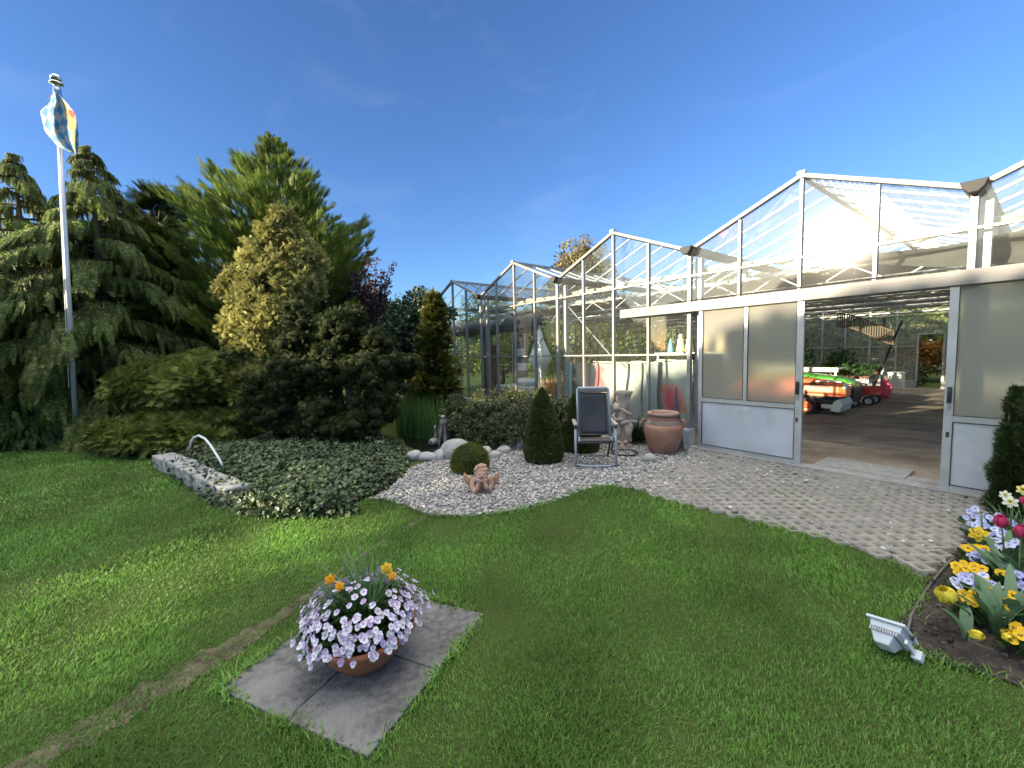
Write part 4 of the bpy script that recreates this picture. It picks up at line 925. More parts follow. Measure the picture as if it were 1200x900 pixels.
# daffodils in the middle of the bowl
blade = leaf_mat('daffodil_leaf', (.06, .13, .045), (.12, .22, .085), rough=.45)
def strap_leaves(name, c, n, L, spread, wd, mat, parent, droop=.3, zbase=0):
    """long strap leaves arching out of one point"""
    V = []; F = []; 
    for k in range(n):
        a = rnd.uniform(0, 6.28); tl = rnd.uniform(.05, spread); l = L*rnd.uniform(.65, 1.1); w_ = wd*rnd.uniform(.7, 1.2)
        base = np.array(c)+np.array([math.cos(a), math.sin(a), 0])*rnd.uniform(0, .05); lat = np.array([-math.sin(a), math.cos(a), 0]); dr = droop*rnd.uniform(.2, 1.5)
        tw = rnd.uniform(-.8, .8); m_ = 7; i0 = len(V)
        for i in range(m_+1):
            s_ = i/m_; out = l*(tl*s_+dr*s_**3); z = l*(s_-.5*dr*s_**3); ww = w_*(1-s_**4)*(.75+.25*s_)*.5+.0006
            lt = lat*math.cos(tw*s_)+np.array([math.cos(a), math.sin(a), 0])*math.sin(tw*s_)
            p = base+np.array([math.cos(a), math.sin(a), 0])*out+np.array([0, 0, z]); V += [p-lt*ww, p+lt*ww]
        F += [(i0+2*i, i0+2*i+1, i0+2*i+3, i0+2*i+2) for i in range(m_)]
    return np_obj(name, V, [np.array(F)], mat, parent, smooth=True, world=True)
yel = petal_mat('yellow_petal', (.72, .50, .03), (.80, .60, .06)); org = petal_mat('orange_trumpet', (.75, .33, .015), (.80, .42, .03))
palel = petal_mat('pale_yellow_petal', (.78, .70, .20), (.82, .76, .35)); whp = petal_mat('cream_petal', (.75, .72, .58), (.82, .80, .68))
def daffodil_blossom(parent, c, nrm, s, pet, trump, name='blossom', doubled=False):
    b = MB()
    for lay in range(3 if doubled else 1):
        for k in range(6):
            a = k*math.pi/3+lay*.5; R3 = np.array(Matrix.Rotation(a, 3, 'Z')); f = 1-.28*lay
            ring = [(0, .1, .05), (.30, .45, .10), (.26, .8, .02), (0, 1.0, -.04), (-.26, .8, .02), (-.30, .45, .10)]
            b.add(np.array(ring)*np.array([f, f, 1])*s @ R3.T + np.array([0, 0, .22*lay*s]), [(0, 1, 2, 3), (0, 3, 4, 5)], 0)
    sg = 14; V = []; 
    for r, z in ((.18, .0), (.2, .3), (.26, .5), (.36, .58)):
        for k in range(sg): a = 2*math.pi*k/sg; rr = r*(1+(.12*math.sin(a*6) if z > .45 else 0)); V.append((rr*math.cos(a)*s, rr*math.sin(a)*s, z*s))
    b.add(V, [(i*sg+k, i*sg+(k+1) % sg, (i+1)*sg+(k+1) % sg, (i+1)*sg+k) for i in range(3) for k in range(sg)], 1)
    o = b.build(name, [pet, trump], parent, fix=False); o.location = Vector(c)-Vector(world_offset(parent)); o.rotation_euler = face_dir(nrm).to_euler(); return o
stem_m = plain('flower_stem', (.09, .17, .05), .5)
def stem(parent, a, c, r=.004, bend=(0, 0, 0)):
    b = MB(); a = np.array(a); c = np.array(c); P = [a+(c-a)*s+np.array(bend)*math.sin(math.pi*s) for s in np.linspace(0, 1, 7)]; b.tube(P, r, 6); return b.build('stem', stem_m, parent, world=True, smooth=True)
dt = thing('daffodils', 'clump of daffodils with small orange double flowers among the violas in the bowl', 'flowers', (BW[0], BW[1], BW[2]+.18))
strap_leaves('leaves', BW+np.array([.0, .03, .17]), 60, .42, .62, .013, blade, dt, .30)
for px, py, dd, s_ in ((387, 679, 2.62, .030), (398, 687, 2.58, .026), (453, 666, 2.70, .036), (460, 675, 2.66, .026)):
    d_ = ray(px, py); d_ /= np.linalg.norm(d_); p = CAM+d_*dd*.985
    daffodil_blossom(dt, p, Vector(CAM-p)+Vector((rnd.uniform(-.6, .6), rnd.uniform(-.6, .6), .4)), s_, org if s_ < .034 else yel, org, doubled=True); stem(dt, BW+np.array([0, 0, .17]), p, .0035, (0, 0, .05))

# ================================================================== clipped yews, box ball, upright yew
yewl = leaf_mat('yew_needles', (.034, .055, .014), (.075, .105, .026), (.14, .155, .045), rough=.6, transl=.12, patch=3, p3=.88)
yewd = leaf_mat('yew_needles_dark', (.020, .036, .012), (.050, .078, .022), (.085, .11, .032), rough=.6, transl=.12, patch=3, p3=.9)
boxl = leaf_mat('box_leaves', (.06, .085, .012), (.13, .165, .022), (.20, .22, .035), rough=.5, transl=.2, patch=3, p3=.8)
SPRIG_V = np.array([(-.12, 0, 0), (.12, 0, 0), (0, 1, 0), (0, .05, 0), (.42, .62, .05), (.18, .1, 0), (-.42, .62, .05), (-.18, .1, 0)]); SPRIG_F = [np.array([(0, 1, 2), (3, 5, 4), (7, 3, 6)])]
def clipped(name, c, prof, n, leaf, mat, label, cat, rough=.02, seed=0, inner=None, lat=1.0):
    """clipped evergreen: dense sprigs over a turned profile [(r, z)...]"""
    t = thing(name, label, cat, (c[0], c[1], 0))
    pr = np.array(prof); seg = np.linalg.norm(np.diff(pr, axis=0), axis=1)*(pr[1:, 0]+pr[:-1, 0]+.02); cum = np.cumsum(seg)/seg.sum()
    u = rng.random(n); k = np.searchsorted(cum, u); f = rng.random(n); p = pr[k]+(pr[k+1]-pr[k])*f[:, None]; a = rng.uniform(0, 6.283, n)
    tg_ = pr[k+1]-pr[k]; nr = np.stack([tg_[:, 1], -tg_[:, 0]], 1); nr /= np.linalg.norm(nr, axis=1, keepdims=True)
    N3 = np.stack([nr[:, 0]*np.cos(a), nr[:, 0]*np.sin(a), nr[:, 1]], 1)
    P = np.stack([p[:, 0]*np.cos(a), p[:, 0]*np.sin(a), p[:, 1]], 1)
    off = rough*vnoise(P, 9, seed) + rough*.6*vnoise(P, 23, seed+1) - rng.random(n)*.03 + np.where(rng.random(n) < .03, rng.random(n)*.035, 0)
    P = P+N3*off[:, None]
    ax = N3+.75*unit(n)+np.array([0, 0, .25]); V, F = place(SPRIG_V, SPRIG_F, P, ax, unit(n), leaf*rng.uniform(.6, 1.2, n))
    V[:, 0:2] *= 1.0
    b = MB(); b.lathe([(max(r-.035, 0.001), z) for r, z in prof], 24); 
    np_obj('foliage', V, F, mat, t)
    dark = inner or M['yew_core']; b.build('twigs', dark, t, smooth=True)
    return t
M['yew_core'] = noise_mat('dark_twigs', (.010, .014, .006), (.026, .032, .012), .95, 30, spec=.1)
cone = [(.24, 0), (.292, .10), (.298, .22), (.275, .42), (.225, .64), (.165, .84), (.10, 1.02), (.045, 1.12), (.01, 1.155)]
c1_ = gp(637, 541); clipped('yew_cone', c1_, cone, 26000, .034, yewl, 'clipped yew cone standing alone between the box ball and the chair', 'topiary', .012, 1)
c2_ = gp(680, 529); clipped('yew_cone', c2_, [(r*1.05, z*.94) for r, z in cone], 20000, .034, yewl, 'clipped yew cone half hidden behind the reclining chair', 'topiary', .012, 2)
c3_ = gp(551, 553); ballp = [(.20, 0), (.262, .06), (.275, .14), (.255, .24), (.20, .33), (.11, .39), (.03, .41), (.005, .412)]
clipped('box_ball', c3_, ballp, 15000, .022, boxl, 'low clipped yellow green box ball behind the terracotta cherub', 'topiary', .012, 3, noise_mat('box_core', (.02, .03, .008), (.04, .05, .012), .9, 20))
# upright yew on the right: several ragged fastigiate shoots
t = thing('upright_yew', 'ragged upright yew standing in front of the right door leaf', 'shrub', (-.18, -.42, 0))
parts = []
for k, (dx, dy, h, r) in enumerate([(-.10, .04, 1.22, .13), (.03, -.05, 1.30, .14), (.13, .06, 1.18, .13), (-.04, .10, 1.10, .12), (.21, -.03, 1.24, .13), (.30, .05, 1.12, .13), (.10, -.12, .95, .13), (-.14, -.06, .85, .12), (.40, -.02, 1.2, .14)]):
    n = 3000; z = rng.random(n)**.85*h; a = rng.uniform(0, 6.28, n); rr = r*(1.15-.85*(z/h)**2)*np.sqrt(rng.random(n))*(1+.25*np.sin(z*19+k))
    P = np.stack([dx*.85+.05+rr*.88*np.cos(a)-.18, dy+rr*np.sin(a)-.42, z+.02], 1)
    ax = np.stack([np.cos(a), np.sin(a), .75+0*a], 1)+.5*unit(n); parts.append(place(SPRIG_V, SPRIG_F, P, ax, unit(n), .05*rng.uniform(.6, 1.3, n)))
V, F = join(parts); np_obj('foliage', V, F, yewd, t, world=True)
b = MB(); 
for dx in (-.06, .06, .2): b.tube([(dx*.4, 0, 0), (dx, 0, .5), (dx*1.2, 0, 1.0)], [.02, .014, .006], 6)
b.build('stems', M['bark'], t)

# ================================================================== pond: boulders, reeds, stump, swan
rockm = noise_mat('pale_boulder', (.24, .24, .235), (.40, .39, .37), .8, 5, 8, .4, 25, c3=(.16, .16, .15), c3_scale=2.5, c3_pos=(.52, .72))
def boulder(px, py, sx, sy, sz, label, seed, rz=0.0, z=0):
    x, y = gp(px, py); V0, F0 = ICO3; V = V0*(1+.16*vnoise(V0, 1.3, seed)+.05*vnoise(V0, 4, seed+9))[:, None]*np.array([sx, sy, sz])
    V[:, 2] = V[:, 2]+sz*.45
    o = np_obj('boulder', V, [F0], rockm, smooth=True); o.location = (x, y, z); o.rotation_euler = (0, 0, rz); tag(o, label, 'boulder', 'boulders around the pond')
boulder(534, 537, .26, .20, .20, 'largest pale boulder, behind the left side of the box ball', 1, .4)
boulder(516, 538, .11, .10, .11, 'small round boulder just left of the largest one', 2)
boulder(501, 538, .19, .11, .09, 'flat pale boulder at the left end of the pond rim', 3, .9)
boulder(486, 538, .14, .11, .10, 'mossy boulder touching the ivy at the pond rim', 4)
boulder(570, 533, .12, .10, .10, 'small boulder at the pond rim just right of the box ball', 5)
boulder(590, 530, .14, .10, .09, 'low grey boulder between the box ball and the yew cone', 6, .5)
boulder(603, 526, .20, .15, .13, 'broad boulder at the pond rim left of the yew cone', 7, .3)
boulder(580, 536, .11, .09, .07, 'low flat stone in the gravel right of the box ball', 8, 1.2)
boulder(615, 520, .18, .14, .14, 'greenish boulder half hidden behind the yew cone', 9, .3)
boulder(760, 541, .10, .08, .08, 'pale blue grey stone lying in the gravel left of the urn', 12, .7)
reedm = leaf_mat('reed_blades', (.07, .16, .04), (.15, .27, .07), rough=.45)
t = thing('reeds', 'dense clump of upright green reeds at the far side of the pond', 'reeds', (-7.6, -3.5, 0))
n = 620; P = np.stack([rng.uniform(-1, 1, n), rng.uniform(-1, 1, n), np.zeros(n)], 1)
a0, a1 = np.array(gp(464, 508)), np.array(gp(512, 512)); mid = (a0+a1)/2; dv = (a1-a0)/2; pv = np.array([-dv[1], dv[0]])/np.linalg.norm(dv)*.18
P3 = np.concatenate([mid+np.array([.35, -.03])+P[:, 0:1]*dv+P[:, 1:2]*pv, np.zeros((n, 1))], 1)
V, F = place(BLADE_V*np.array([.018, 1, .02]), BLADE_F, P3, np.array([0, 0, 1.0])+rng.normal(0, .07, (n, 3)), unit(n), rng.uniform(.55, .98, n)); np_obj('blades', V, F, reedm, t, world=True)
sx_, sy_ = gp(521, 520); t = thing('stump', 'grey weathered stump with hanging roots standing in the dark pond', 'stump', (sx_, sy_, 0))
wdm = noise_mat('weathered_wood', (.07, .065, .06), (.24, .23, .21), .9, 12, 8, .6, 30)
b = MB()
for k in range(13):
    a = rnd.uniform(0, 6.28); r0 = rnd.uniform(.05, .13); h = rnd.uniform(.28, .5)
    b.tube([(r0*1.5*math.cos(a), r0*1.5*math.sin(a), 0), (r0*math.cos(a), r0*math.sin(a), h*.5), (r0*.6*math.cos(a)+rnd.uniform(-.02, .02), r0*.6*math.sin(a), h)], [.022, .03, .018], 7)
b.ball((0, 0, .40), (.09, .09, .10), 12, 8); b.build('trunk', wdm, t)
b = MB(); b.ball((.02, -.02, .52), (.05, .05, .035), 10, 8); b.ball((-.05, .02, .50), (.03, .03, .03)); b.build('pale_fungus', plain('pale_lichen', (.38, .37, .34), .9), t, smooth=True)
wx, wy = gp(508, 522); t = thing('swan_figure', 'small grey swan figure floating beside the stump in the pond', 'swan figure', (wx, wy, .01), 2.4)
b = MB(); b.ball((0, 0, .06), (.15, .085, .07), 16, 10); b.tube([(.11, 0, .08), (.17, 0, .16), (.15, 0, .25), (.12, 0, .30), (.155, 0, .325)], [.035, .024, .018, .018, .022], 8); b.tube([(.165, 0, .325), (.215, 0, .305)], [.016, .006], 6); b.extrude([(-.10, -.01, .08), (-.22, -.01, .13), (-.14, -.01, .05)], (0, .02, 0))
b.build('body', plain('grey_figure', (.20, .20, .19), .6), t, smooth=True)

# ================================================================== cherub bust
def remeshed(b, name, mat, parent, vox, smooth_it=4):
    o = b.build(name, mat, parent); r = o.modifiers.new('union', 'REMESH'); r.mode = 'VOXEL'; r.voxel_size = vox; r.use_smooth_shade = True
    s_ = o.modifiers.new('soft', 'SMOOTH'); s_.iterations = smooth_it; s_.factor = .5; return o
cher = noise_mat('aged_terracotta', (.36, .20, .14), (.46, .29, .22), .85, 9, 6, .2, 40, c3=(.14, .11, .095), c3_scale=6, c3_pos=(.5, .66))
wing_m = noise_mat('pale_terracotta', (.42, .24, .14), (.52, .33, .22), .85, 9, 6, .3, 30, c3=(.2, .15, .12), c3_scale=5, c3_pos=(.55, .75))
ax_, ay_ = gp(565, 577); yaw_c = math.atan2(CAM[1]-ay_, CAM[0]-ax_)+math.pi/2
t = thing('cherub_bust', 'terracotta cherub with spread wings resting its chin on its hands in the gravel', 'cherub figure', (ax_, ay_, 0), yaw_c)
b = MB()                                                     # local front is -y
b.ball((0, 0, .245), (.078, .082, .092), 20, 14); b.ball((0, -.055, .225), (.058, .045, .06), 16, 10)       # head, face
b.ball((0, -.10, .232), (.014, .016, .018)); b.ball((.037, -.088, .215), (.024, .02, .022)); b.ball((-.037, -.088, .215), (.024, .02, .022)); b.ball((0, -.092, .178), (.022, .018, .014))
b.ball((.026, -.094, .262), (.016, .01, .006)); b.ball((-.026, -.094, .262), (.016, .01, .006)); b.ball((0, -.09, .203), (.02, .012, .006))
b.ball((.08, -.005, .235), (.012, .022, .026)); b.ball((-.08, -.005, .235), (.012, .022, .026))
for k in range(40):
    a = rnd.uniform(0, 6.28); e = rnd.uniform(.2, 1.5); d = np.array([math.cos(a)*math.cos(e), math.sin(a)*math.cos(e), math.sin(e)])
    if d[1] < -.55 and d[2] < .7: continue
    b.ball(np.array([0, .008, .25])+d*np.array([.08, .084, .09]), rnd.uniform(.015, .022), 8, 6)
b.ball((0, .03, .10), (.10, .07, .12), 16, 10); b.tube([(0, .02, .12), (0, -.01, .19)], [.045, .04], 12)
for s in (-1, 1):
    b.tube([(s*.10, .01, .15), (s*.115, -.02, .09), (s*.085, -.085, .03)], [.038, .036, .032], 12)
    b.tube([(s*.085, -.085, .028), (s*.055, -.105, .09), (s*.035, -.10, .145)], [.034, .030, .022], 12)
    b.ball((s*.036, -.103, .160), (.024, .018, .026), 12, 8)
    for f in range(4):
        fx = s*(.022+.011*f); b.tube([(fx, -.112, .165), (fx*1.06, -.112, .19), (fx*1.12, -.100, .205-.004*abs(f-1.5))], [.0075, .007, .005], 6)
    b.tube([(s*.02, -.11, .155), (s*.008, -.108, .178)], [.008, .006], 6)
b.box((-.12, -.12, -.02), (.12, .08, .012))
remeshed(b, 'body', cher, t, .004, 2)
for s in (-1, 1):
    b = MB(); pts = [(.05, .04, .07), (.10, .05, .03), (.155, .05, .05), (.20, .045, .12), (.225, .04, .20), (.215, .035, .245), (.17, .035, .20), (.11, .04, .165), (.06, .04, .15)]
    b.extrude([(s*x, y, z) for x, y, z in pts], (0, .022, 0))
    for k in range(5):
        q_ = .2+.17*k; b.tube([(s*(.07+.03*k), .036, .05+.012*k), (s*(.085+.032*k), .032, .12+.018*k), (s*(.10+.024*k), .034, .155+.017*k)], [.012, .014, .010], 6)
    remeshed(b, 'wing', wing_m, t, .006, 2)

# ================================================================== statue column, urn, obelisk, tuft
stone = noise_mat('sandstone', (.36, .29, .23), (.46, .39, .32), .85, 7, 7, .3, 40, c3=(.22, .18, .15), c3_scale=4, c3_pos=(.52, .72))
sx_, sy_ = gp(729, 524); t = thing('statue_planter', 'sandstone putto figure hugging a column planter beside the reclining chair', 'statue', (sx_, sy_, 0), math.atan2(CAM[1]-sy_, CAM[0]-sx_)+math.pi/2)
b = MB(); b.lathe([(.16, 0), (.16, .05), (.13, .07), (.11, .10), (.10, .10), (0, .10)], 24)
b.tube([(.03, 0, .08), (.02, 0, .55), (.03, 0, .72)], [.085, .07, .075], 14)                                  # column shaft
for s, kx_ in ((-1, -.01), (1, .03)):
    b.tube([(s*.055, -.055, .10), (s*.06+kx_, -.085, .26), (s*.055, -.04, .42)], [.042, .050, .066], 12)         # leg: calf to thigh
    b.ball((s*.06, -.10, .11), (.035, .065, .028))
b.ball((0, -.045, .50), (.10, .085, .13), 16, 12); b.ball((0, -.075, .44), (.085, .06, .07)); b.ball((0, -.04, .58), (.095, .07, .07))
b.tube([(0, -.04, .62), (-.05, -.06, .68)], [.045, .04], 10); b.ball((-.085, -.075, .705), (.068, .07, .075), 16, 12)
for k in range(22):
    d = unit(1)[0]; d[1] = abs(d[1]); d[2] = abs(d[2]) if d[1] < .3 else d[2]; b.ball(np.array([-.085, -.07, .715])+d*.065, .018, 8, 6)
b.ball((-.09, -.145, .70), (.012, .014, .014)); b.ball((-.06, -.13, .685), (.02, .016, .018)); b.ball((-.118, -.13, .685), (.02, .016, .018))
b.tube([(.09, -.05, .60), (.135, -.12, .60), (.05, -.155, .65), (-.02, -.13, .70)], [.034, .032, .026, .020], 10)     # arm round the column
b.tube([(-.09, -.04, .60), (-.15, -.09, .55), (-.10, -.15, .50), (.0, -.15, .52)], [.034, .032, .026, .020], 10)
b.tube([(.10, -.02, .46), (.15, -.05, .38), (.12, -.07, .22), (.14, -.05, .12)], [.03, .045, .035, .03], 8); b.tube([(-.10, -.06, .48), (.0, -.13, .44), (.11, -.08, .47)], [.03, .034, .03], 8)
remeshed(b, 'figure', stone, t, .008, 3)
b = MB(); b.lathe([(.085, .68), (.10, .74), (.118, .88), (.135, .93), (.15, .945), (.15, .985), (.125, .985), (.11, .93), (0, .9)], 24, (.03, 0, 0)); b.build('planter_top', stone, t, smooth=False)
t = thing('saucer', 'dark round saucer lying behind the chair at the foot of the statue', 'saucer', (*gp(732, 533), 0))
b = MB(); b.lathe([(0, .012), (.16, .012), (.20, .05), (.215, .05), (.17, 0), (0, 0)], 24); b.build('dish', M['black'], t, smooth=True)
ux_, uy_ = gp(777, 531); uyaw = math.atan2(CAM[1]-uy_, CAM[0]-ux_)+math.pi/2; t = thing('urn', 'large rounded terracotta urn with thick rim and side handles on the gravel', 'urn', (ux_, uy_, 0), uyaw)
urn_m = noise_mat('urn_terracotta', (.27, .13, .085), (.35, .185, .125), .85, 4, 8, .25, 40, c3=(.16, .12, .10), c3_scale=2.4, c3_pos=(.54, .72))
band = noise_mat('stained_terracotta', (.13, .10, .085), (.20, .145, .115), .9, 6, 8, .2, 40, c3=(.38, .2, .14), c3_scale=7, c3_pos=(.6, .75))
prof = [(0, 0), (.175, 0), (.195, .02), (.235, .12), (.275, .25), (.297, .36), (.298, .43), (.285, .487)]
b = MB(); b.lathe(prof, 48, m=0); b.lathe([(.285, .487), (.283, .49), (.262, .53), (.232, .565)], 48, m=1); b.lathe([(.232, .565), (.215, .585), (.205, .61), (.21, .63)], 48, m=0)
bd = b.build('body', [urn_m, band], t, smooth=True)
b = MB(); b.lathe([(.20, .622), (.232, .625), (.246, .648), (.243, .672), (.222, .682), (.19, .672), (.18, .63), (.185, .55), (.2, .5)], 48); b.build('rim', noise_mat('rim_terracotta', (.26, .165, .125), (.40, .25, .19), .9, 8, 8, .3, 40), t, smooth=True)
for s in (-1, 1):
    b = MB(); b.tube([(s*.265, -.04, .545), (s*.305, -.05, .555), (s*.325, -.05, .51), (s*.318, -.04, .46), (s*.29, -.03, .44)], [.024, .026, .026, .026, .024], 10); b.build('handle', urn_m, t, smooth=True)
ox_, oy_ = -3.79, -.42; t = thing('obelisk', 'dark pointed metal obelisk standing behind the right side of the urn', 'obelisk', (ox_, oy_, 0))
b = MB(); b.lathe([(.155, 0), (.15, .05), (.012, 1.06), (0, 1.07)], 4, (0, 0, 0)); b.build('shaft', noise_mat('dark_metal', (.05, .04, .042), (.085, .07, .068), .6, 10), t)
b = MB(); b.lathe([(.2, 0), (.2, .035), (.15, .05), (0, .05)], 4); b.build('base', noise_mat('dark_metal', (.05, .04, .042), (.085, .07, .068), .6, 10), t)
tx, ty = gp(746, 520); t = thing('tufted_shrub', 'dark spiky evergreen tuft between the statue and the urn', 'shrub', (tx, ty, 0))
n = 700; d = unit(n); d[:, 2] = np.abs(d[:, 2]); P = np.array([tx, ty, .05])+d*np.array([.12, .12, .22])*rng.random((n, 1))
V, F = place(BLADE_V*np.array([.03, 1, .1]), BLADE_F, P, d*np.array([1, 1, .9])+.35*unit(n)+np.array([0, 0, .2]), unit(n), rng.uniform(.16, .42, n)); np_obj('foliage', V, F, yewd, t, world=True)

# ================================================================== reclining garden chair
fl, fr = np.array(gp(675, 549)), np.array(gp(722, 549)); cc = (fl+fr)/2; dv = fr-fl; wch = np.linalg.norm(dv); yaw_c = math.atan2(dv[1], dv[0])
t = thing('garden_chair', 'reclining garden chair with grey metal frame and dark blue sling', 'chair', (cc[0], cc[1], 0), yaw_c)
frame = plain('grey_blue_metal', (.30, .33, .38), .4, .3, .06, 6); dkf = plain('dark_frame', (.05, .05, .055), .5, 0, .1, 8)
hw = wch/2
for s in (-1, 1):
    b = MB(); b.tube([(s*hw, 0, 0), (s*hw, .01, .30), (s*hw, .03, .62)], .019, 10); b.build('leg', frame, t, smooth=True)
    b = MB(); b.tube([(s*(hw-.03), .62, 0), (s*(hw-.03), .30, .36), (s*(hw-.03), .10, .60)], .017, 8); b.build('leg', dkf, t, smooth=True)
    b = MB(); b.box((s*hw-.03, -.04, .625), (s*hw+.03, .42, .655)); b.build('armrest', plain('grey_armrest', (.30, .28, .25), .55), t, bevel=.012)
    b = MB(); b.box((s*hw-.018, .0, .575), (s*hw+.018, .05, .625)); b.build('armrest_joint', dkf, t, bevel=.008)
b = MB(); b.tube([(-hw, 0, .06), (-hw*.6, -.03, .045), (0, -.045, .04), (hw*.6, -.03, .045), (hw, 0, .06)], .016, 8); b.build('front_stretcher', frame, t, smooth=True)
b = MB(); b.tube([(-hw+.03, .60, .03), (hw-.03, .60, .03)], .014, 8); b.build('rear_stretcher', dkf, t, smooth=True)
b = MB(); b.tube([(-hw+.03, .36, .29), (hw-.03, .36, .29)], .010, 8); b.build('cross_bar', dkf, t, smooth=True)
sw = hw-.055
A_, B_ = np.array([0, .14, .43]), np.array([0, .36, 1.13])                      # back: from seat up, leaning away
b = MB(); cr = .05
b.tube([(-sw, A_[1], A_[2]), (-sw, B_[1], B_[2]-.02), (-sw+.02, B_[1]+.004, B_[2]), (sw-.02, B_[1]+.004, B_[2]), (sw, B_[1], B_[2]-.02), (sw, A_[1], A_[2])], .021, 10); b.build('backrest_frame', frame, t, smooth=True)
b = MB(); b.box((-sw+.02, 1.13*0+.338, 1.065), (sw-.02, .362, 1.125), rot=None); b.build('head_bar', plain('grey_band', (.16, .15, .145), .6), t, bevel=.01)
b = MB(); inn = sw-.032
b.tube([(-inn, A_[1]+.006, A_[2]+.035), (-inn, B_[1]-.022, B_[2]-.075), (inn, B_[1]-.022, B_[2]-.075), (inn, A_[1]+.006, A_[2]+.035), (-inn, A_[1]+.006, A_[2]+.035)], .011, 8); b.build('sling_edge', dkf, t)
def sling_mat():
    m, tt, b, L = new_mat('dark_blue_mesh'); N = tt.nodes; co = N.new('ShaderNodeTexCoord'); ck = N.new('ShaderNodeTexChecker'); ck.inputs['Scale'].default_value = 180
    ck.inputs['Color1'].default_value = (.014, .017, .027, 1); ck.inputs['Color2'].default_value = (.026, .031, .045, 1); L.new(co.outputs['Object'], ck.inputs['Vector'])
    n = N.new('ShaderNodeTexNoise'); n.inputs['Scale'].default_value = 5; mx = N.new('ShaderNodeMix'); mx.data_type = 'RGBA'; mx.blend_type = 'MULTIPLY'; mx.inputs['Factor'].default_value = .35
    L.new(co.outputs['Object'], n.inputs['Vector']); L.new(ck.outputs['Color'], mx.inputs['A']); L.new(n.outputs['Color'], mx.inputs['B']); L.new(mx.outputs['Result'], b.inputs['Base Color']); b.inputs['Roughness'].default_value = .65; return m
b = MB(); n = 10; V = []
for i in range(n+1):
    s_ = i/n; y = A_[1]+.006+(B_[1]-A_[1]-.03)*s_; z = A_[2]+.035+(B_[2]-A_[2]-.11)*s_; sag = .025*math.sin(math.pi*s_)
    for u in np.linspace(-1, 1, 9): V.append((u*inn, y+sag*(1-u*u), z))
F = np.array([(i*9+k, i*9+k+1, (i+1)*9+k+1, (i+1)*9+k) for i in range(n) for k in range(8)])
o = np_obj('backrest_sling', V, [F], sling_mat(), t, smooth=True); sd = o.modifiers.new('thick', 'SOLIDIFY'); sd.thickness = .004
b = MB(); b.box((-sw, -.04, .395), (sw, .15, .425)); b.tube([(-sw, -.04, .41), (sw, -.04, .41)], .024, 10); b.build('seat', dkf, t, bevel=.008)
b = MB(); b.tube([(-sw, -.02, .40), (-sw, .16, .43)], .02, 8); b.tube([(sw, -.02, .40), (sw, .16, .43)], .02, 8); b.build('seat_frame', frame, t, smooth=True)
b = MB()
for s in (-1, 1): b.box((s*(hw-.005)-.012, .02, .36), (s*(hw-.005)+.012, .12, .44)); b.tube([(s*(hw-.02), .10, .42), (s*(hw-.02), .28, .20)], .014, 8)
b.build('hinge', dkf, t)
# ================================================================== ivy bed with its low stone edging
ivy_poly = [gp(*p) for p in [(186, 533), (215, 552), (255, 575), (300, 600), (350, 602), (400, 597), (440, 580), (470, 562), (480, 546), (476, 528), (462, 518), (420, 514), (380, 508), (300, 506), (240, 512)]]
ivm = leaf_mat('ivy_leaves', (.025, .05, .018), (.06, .10, .035), (.10, .13, .055), rough=.5, transl=.12, patch=2.2, spec=.5, p3=.86)
def ivy_h(P):
    e = edge_falloff(P, ivy_poly, .38); return .02+e**.6*(.20+.05*vnoise(P, 2.3, 4))+.02*vnoise(P, 9, 8)*e
grid_sheet('ivy_bed_soil', ivy_poly, .08, lambda P: ivy_h(P)-.06, M['soil'])
P2 = sample_poly(ivy_poly, 26000); dd = np.linalg.norm(P2-CAM[:2], axis=1)
e = edge_falloff(P2, ivy_poly, .38); hz = ivy_h(P2); zz = hz*(1-.25*rng.random(len(P2)))+rng.normal(0, .014, len(P2))
n = len(P2); ax = unit(n)*np.array([1, 1, .5])+np.array([.15, -.25, -.05]); nrm = unit(n)*.65+np.array([.1, -.15, 1.0])
IVY_V = np.array([(0, 0, 0), (.42, .12, .03), (.50, .42, .05), (.20, .50, .02), (0, 1.0, -.05), (-.20, .50, .02), (-.50, .42, .05), (-.42, .12, .03)]); IVY_F = [np.array([(0, 1, 2, 3), (0, 5, 6, 7)]), np.array([(0, 3, 4), (0, 4, 5)])]
parts = [place(IVY_V, IVY_F, np.concatenate([P2, zz[:, None]], 1), ax, nrm, rng.uniform(.035, .075, n))]
# trailing ivy down the edges onto the lawn and over the wall
edge = np.array(ivy_line); k = rng.integers(0, len(edge)-1, 5200); f = rng.random(5200); q = edge[k]+(edge[k+1]-edge[k])*f[:, None]
cl = .5+.5*np.sin((k+f)*5.1)+.6*(k < 2)+.3*(k < 4); keep = rng.random(5200) < cl; q = q[keep]; n = len(q)
q = q+rng.normal(0, .07, (n, 2))+np.array([-.02, -.03]); z = np.abs(rng.normal(0, .10, n))+.015
parts.append(place(IVY_V, IVY_F, np.concatenate([q, z[:, None]], 1), unit(n)+np.array([.2, -.3, -.5]), unit(n)*.7+np.array([.3, -.7, .5]), rng.uniform(.035, .07, n)))
V, F = join(parts); tag(np_obj('ivy', V, F, ivm), 'glossy ivy covering the raised bed behind the low stone edging', 'ivy', kind='stuff')
wall_m = noise_mat('white_limestone', (.22, .22, .225), (.36, .36, .36), .85, 5, 9, .5, 14, c3=(.10, .10, .09), c3_scale=4.5, c3_pos=(.56, .68))
wa, wb = np.array(gp(190, 531, .2)), np.array(gp(278, 571, .2)); t = thing('stone_edging', 'low pale stone edging wall along the left side of the ivy bed', 'edging wall', (wa[0], wa[1], 0))
d_ = (wb-wa); Lw = np.linalg.norm(d_); d_ /= Lw; pn = np.array([-d_[1], d_[0]]); s0 = 0; i = 0
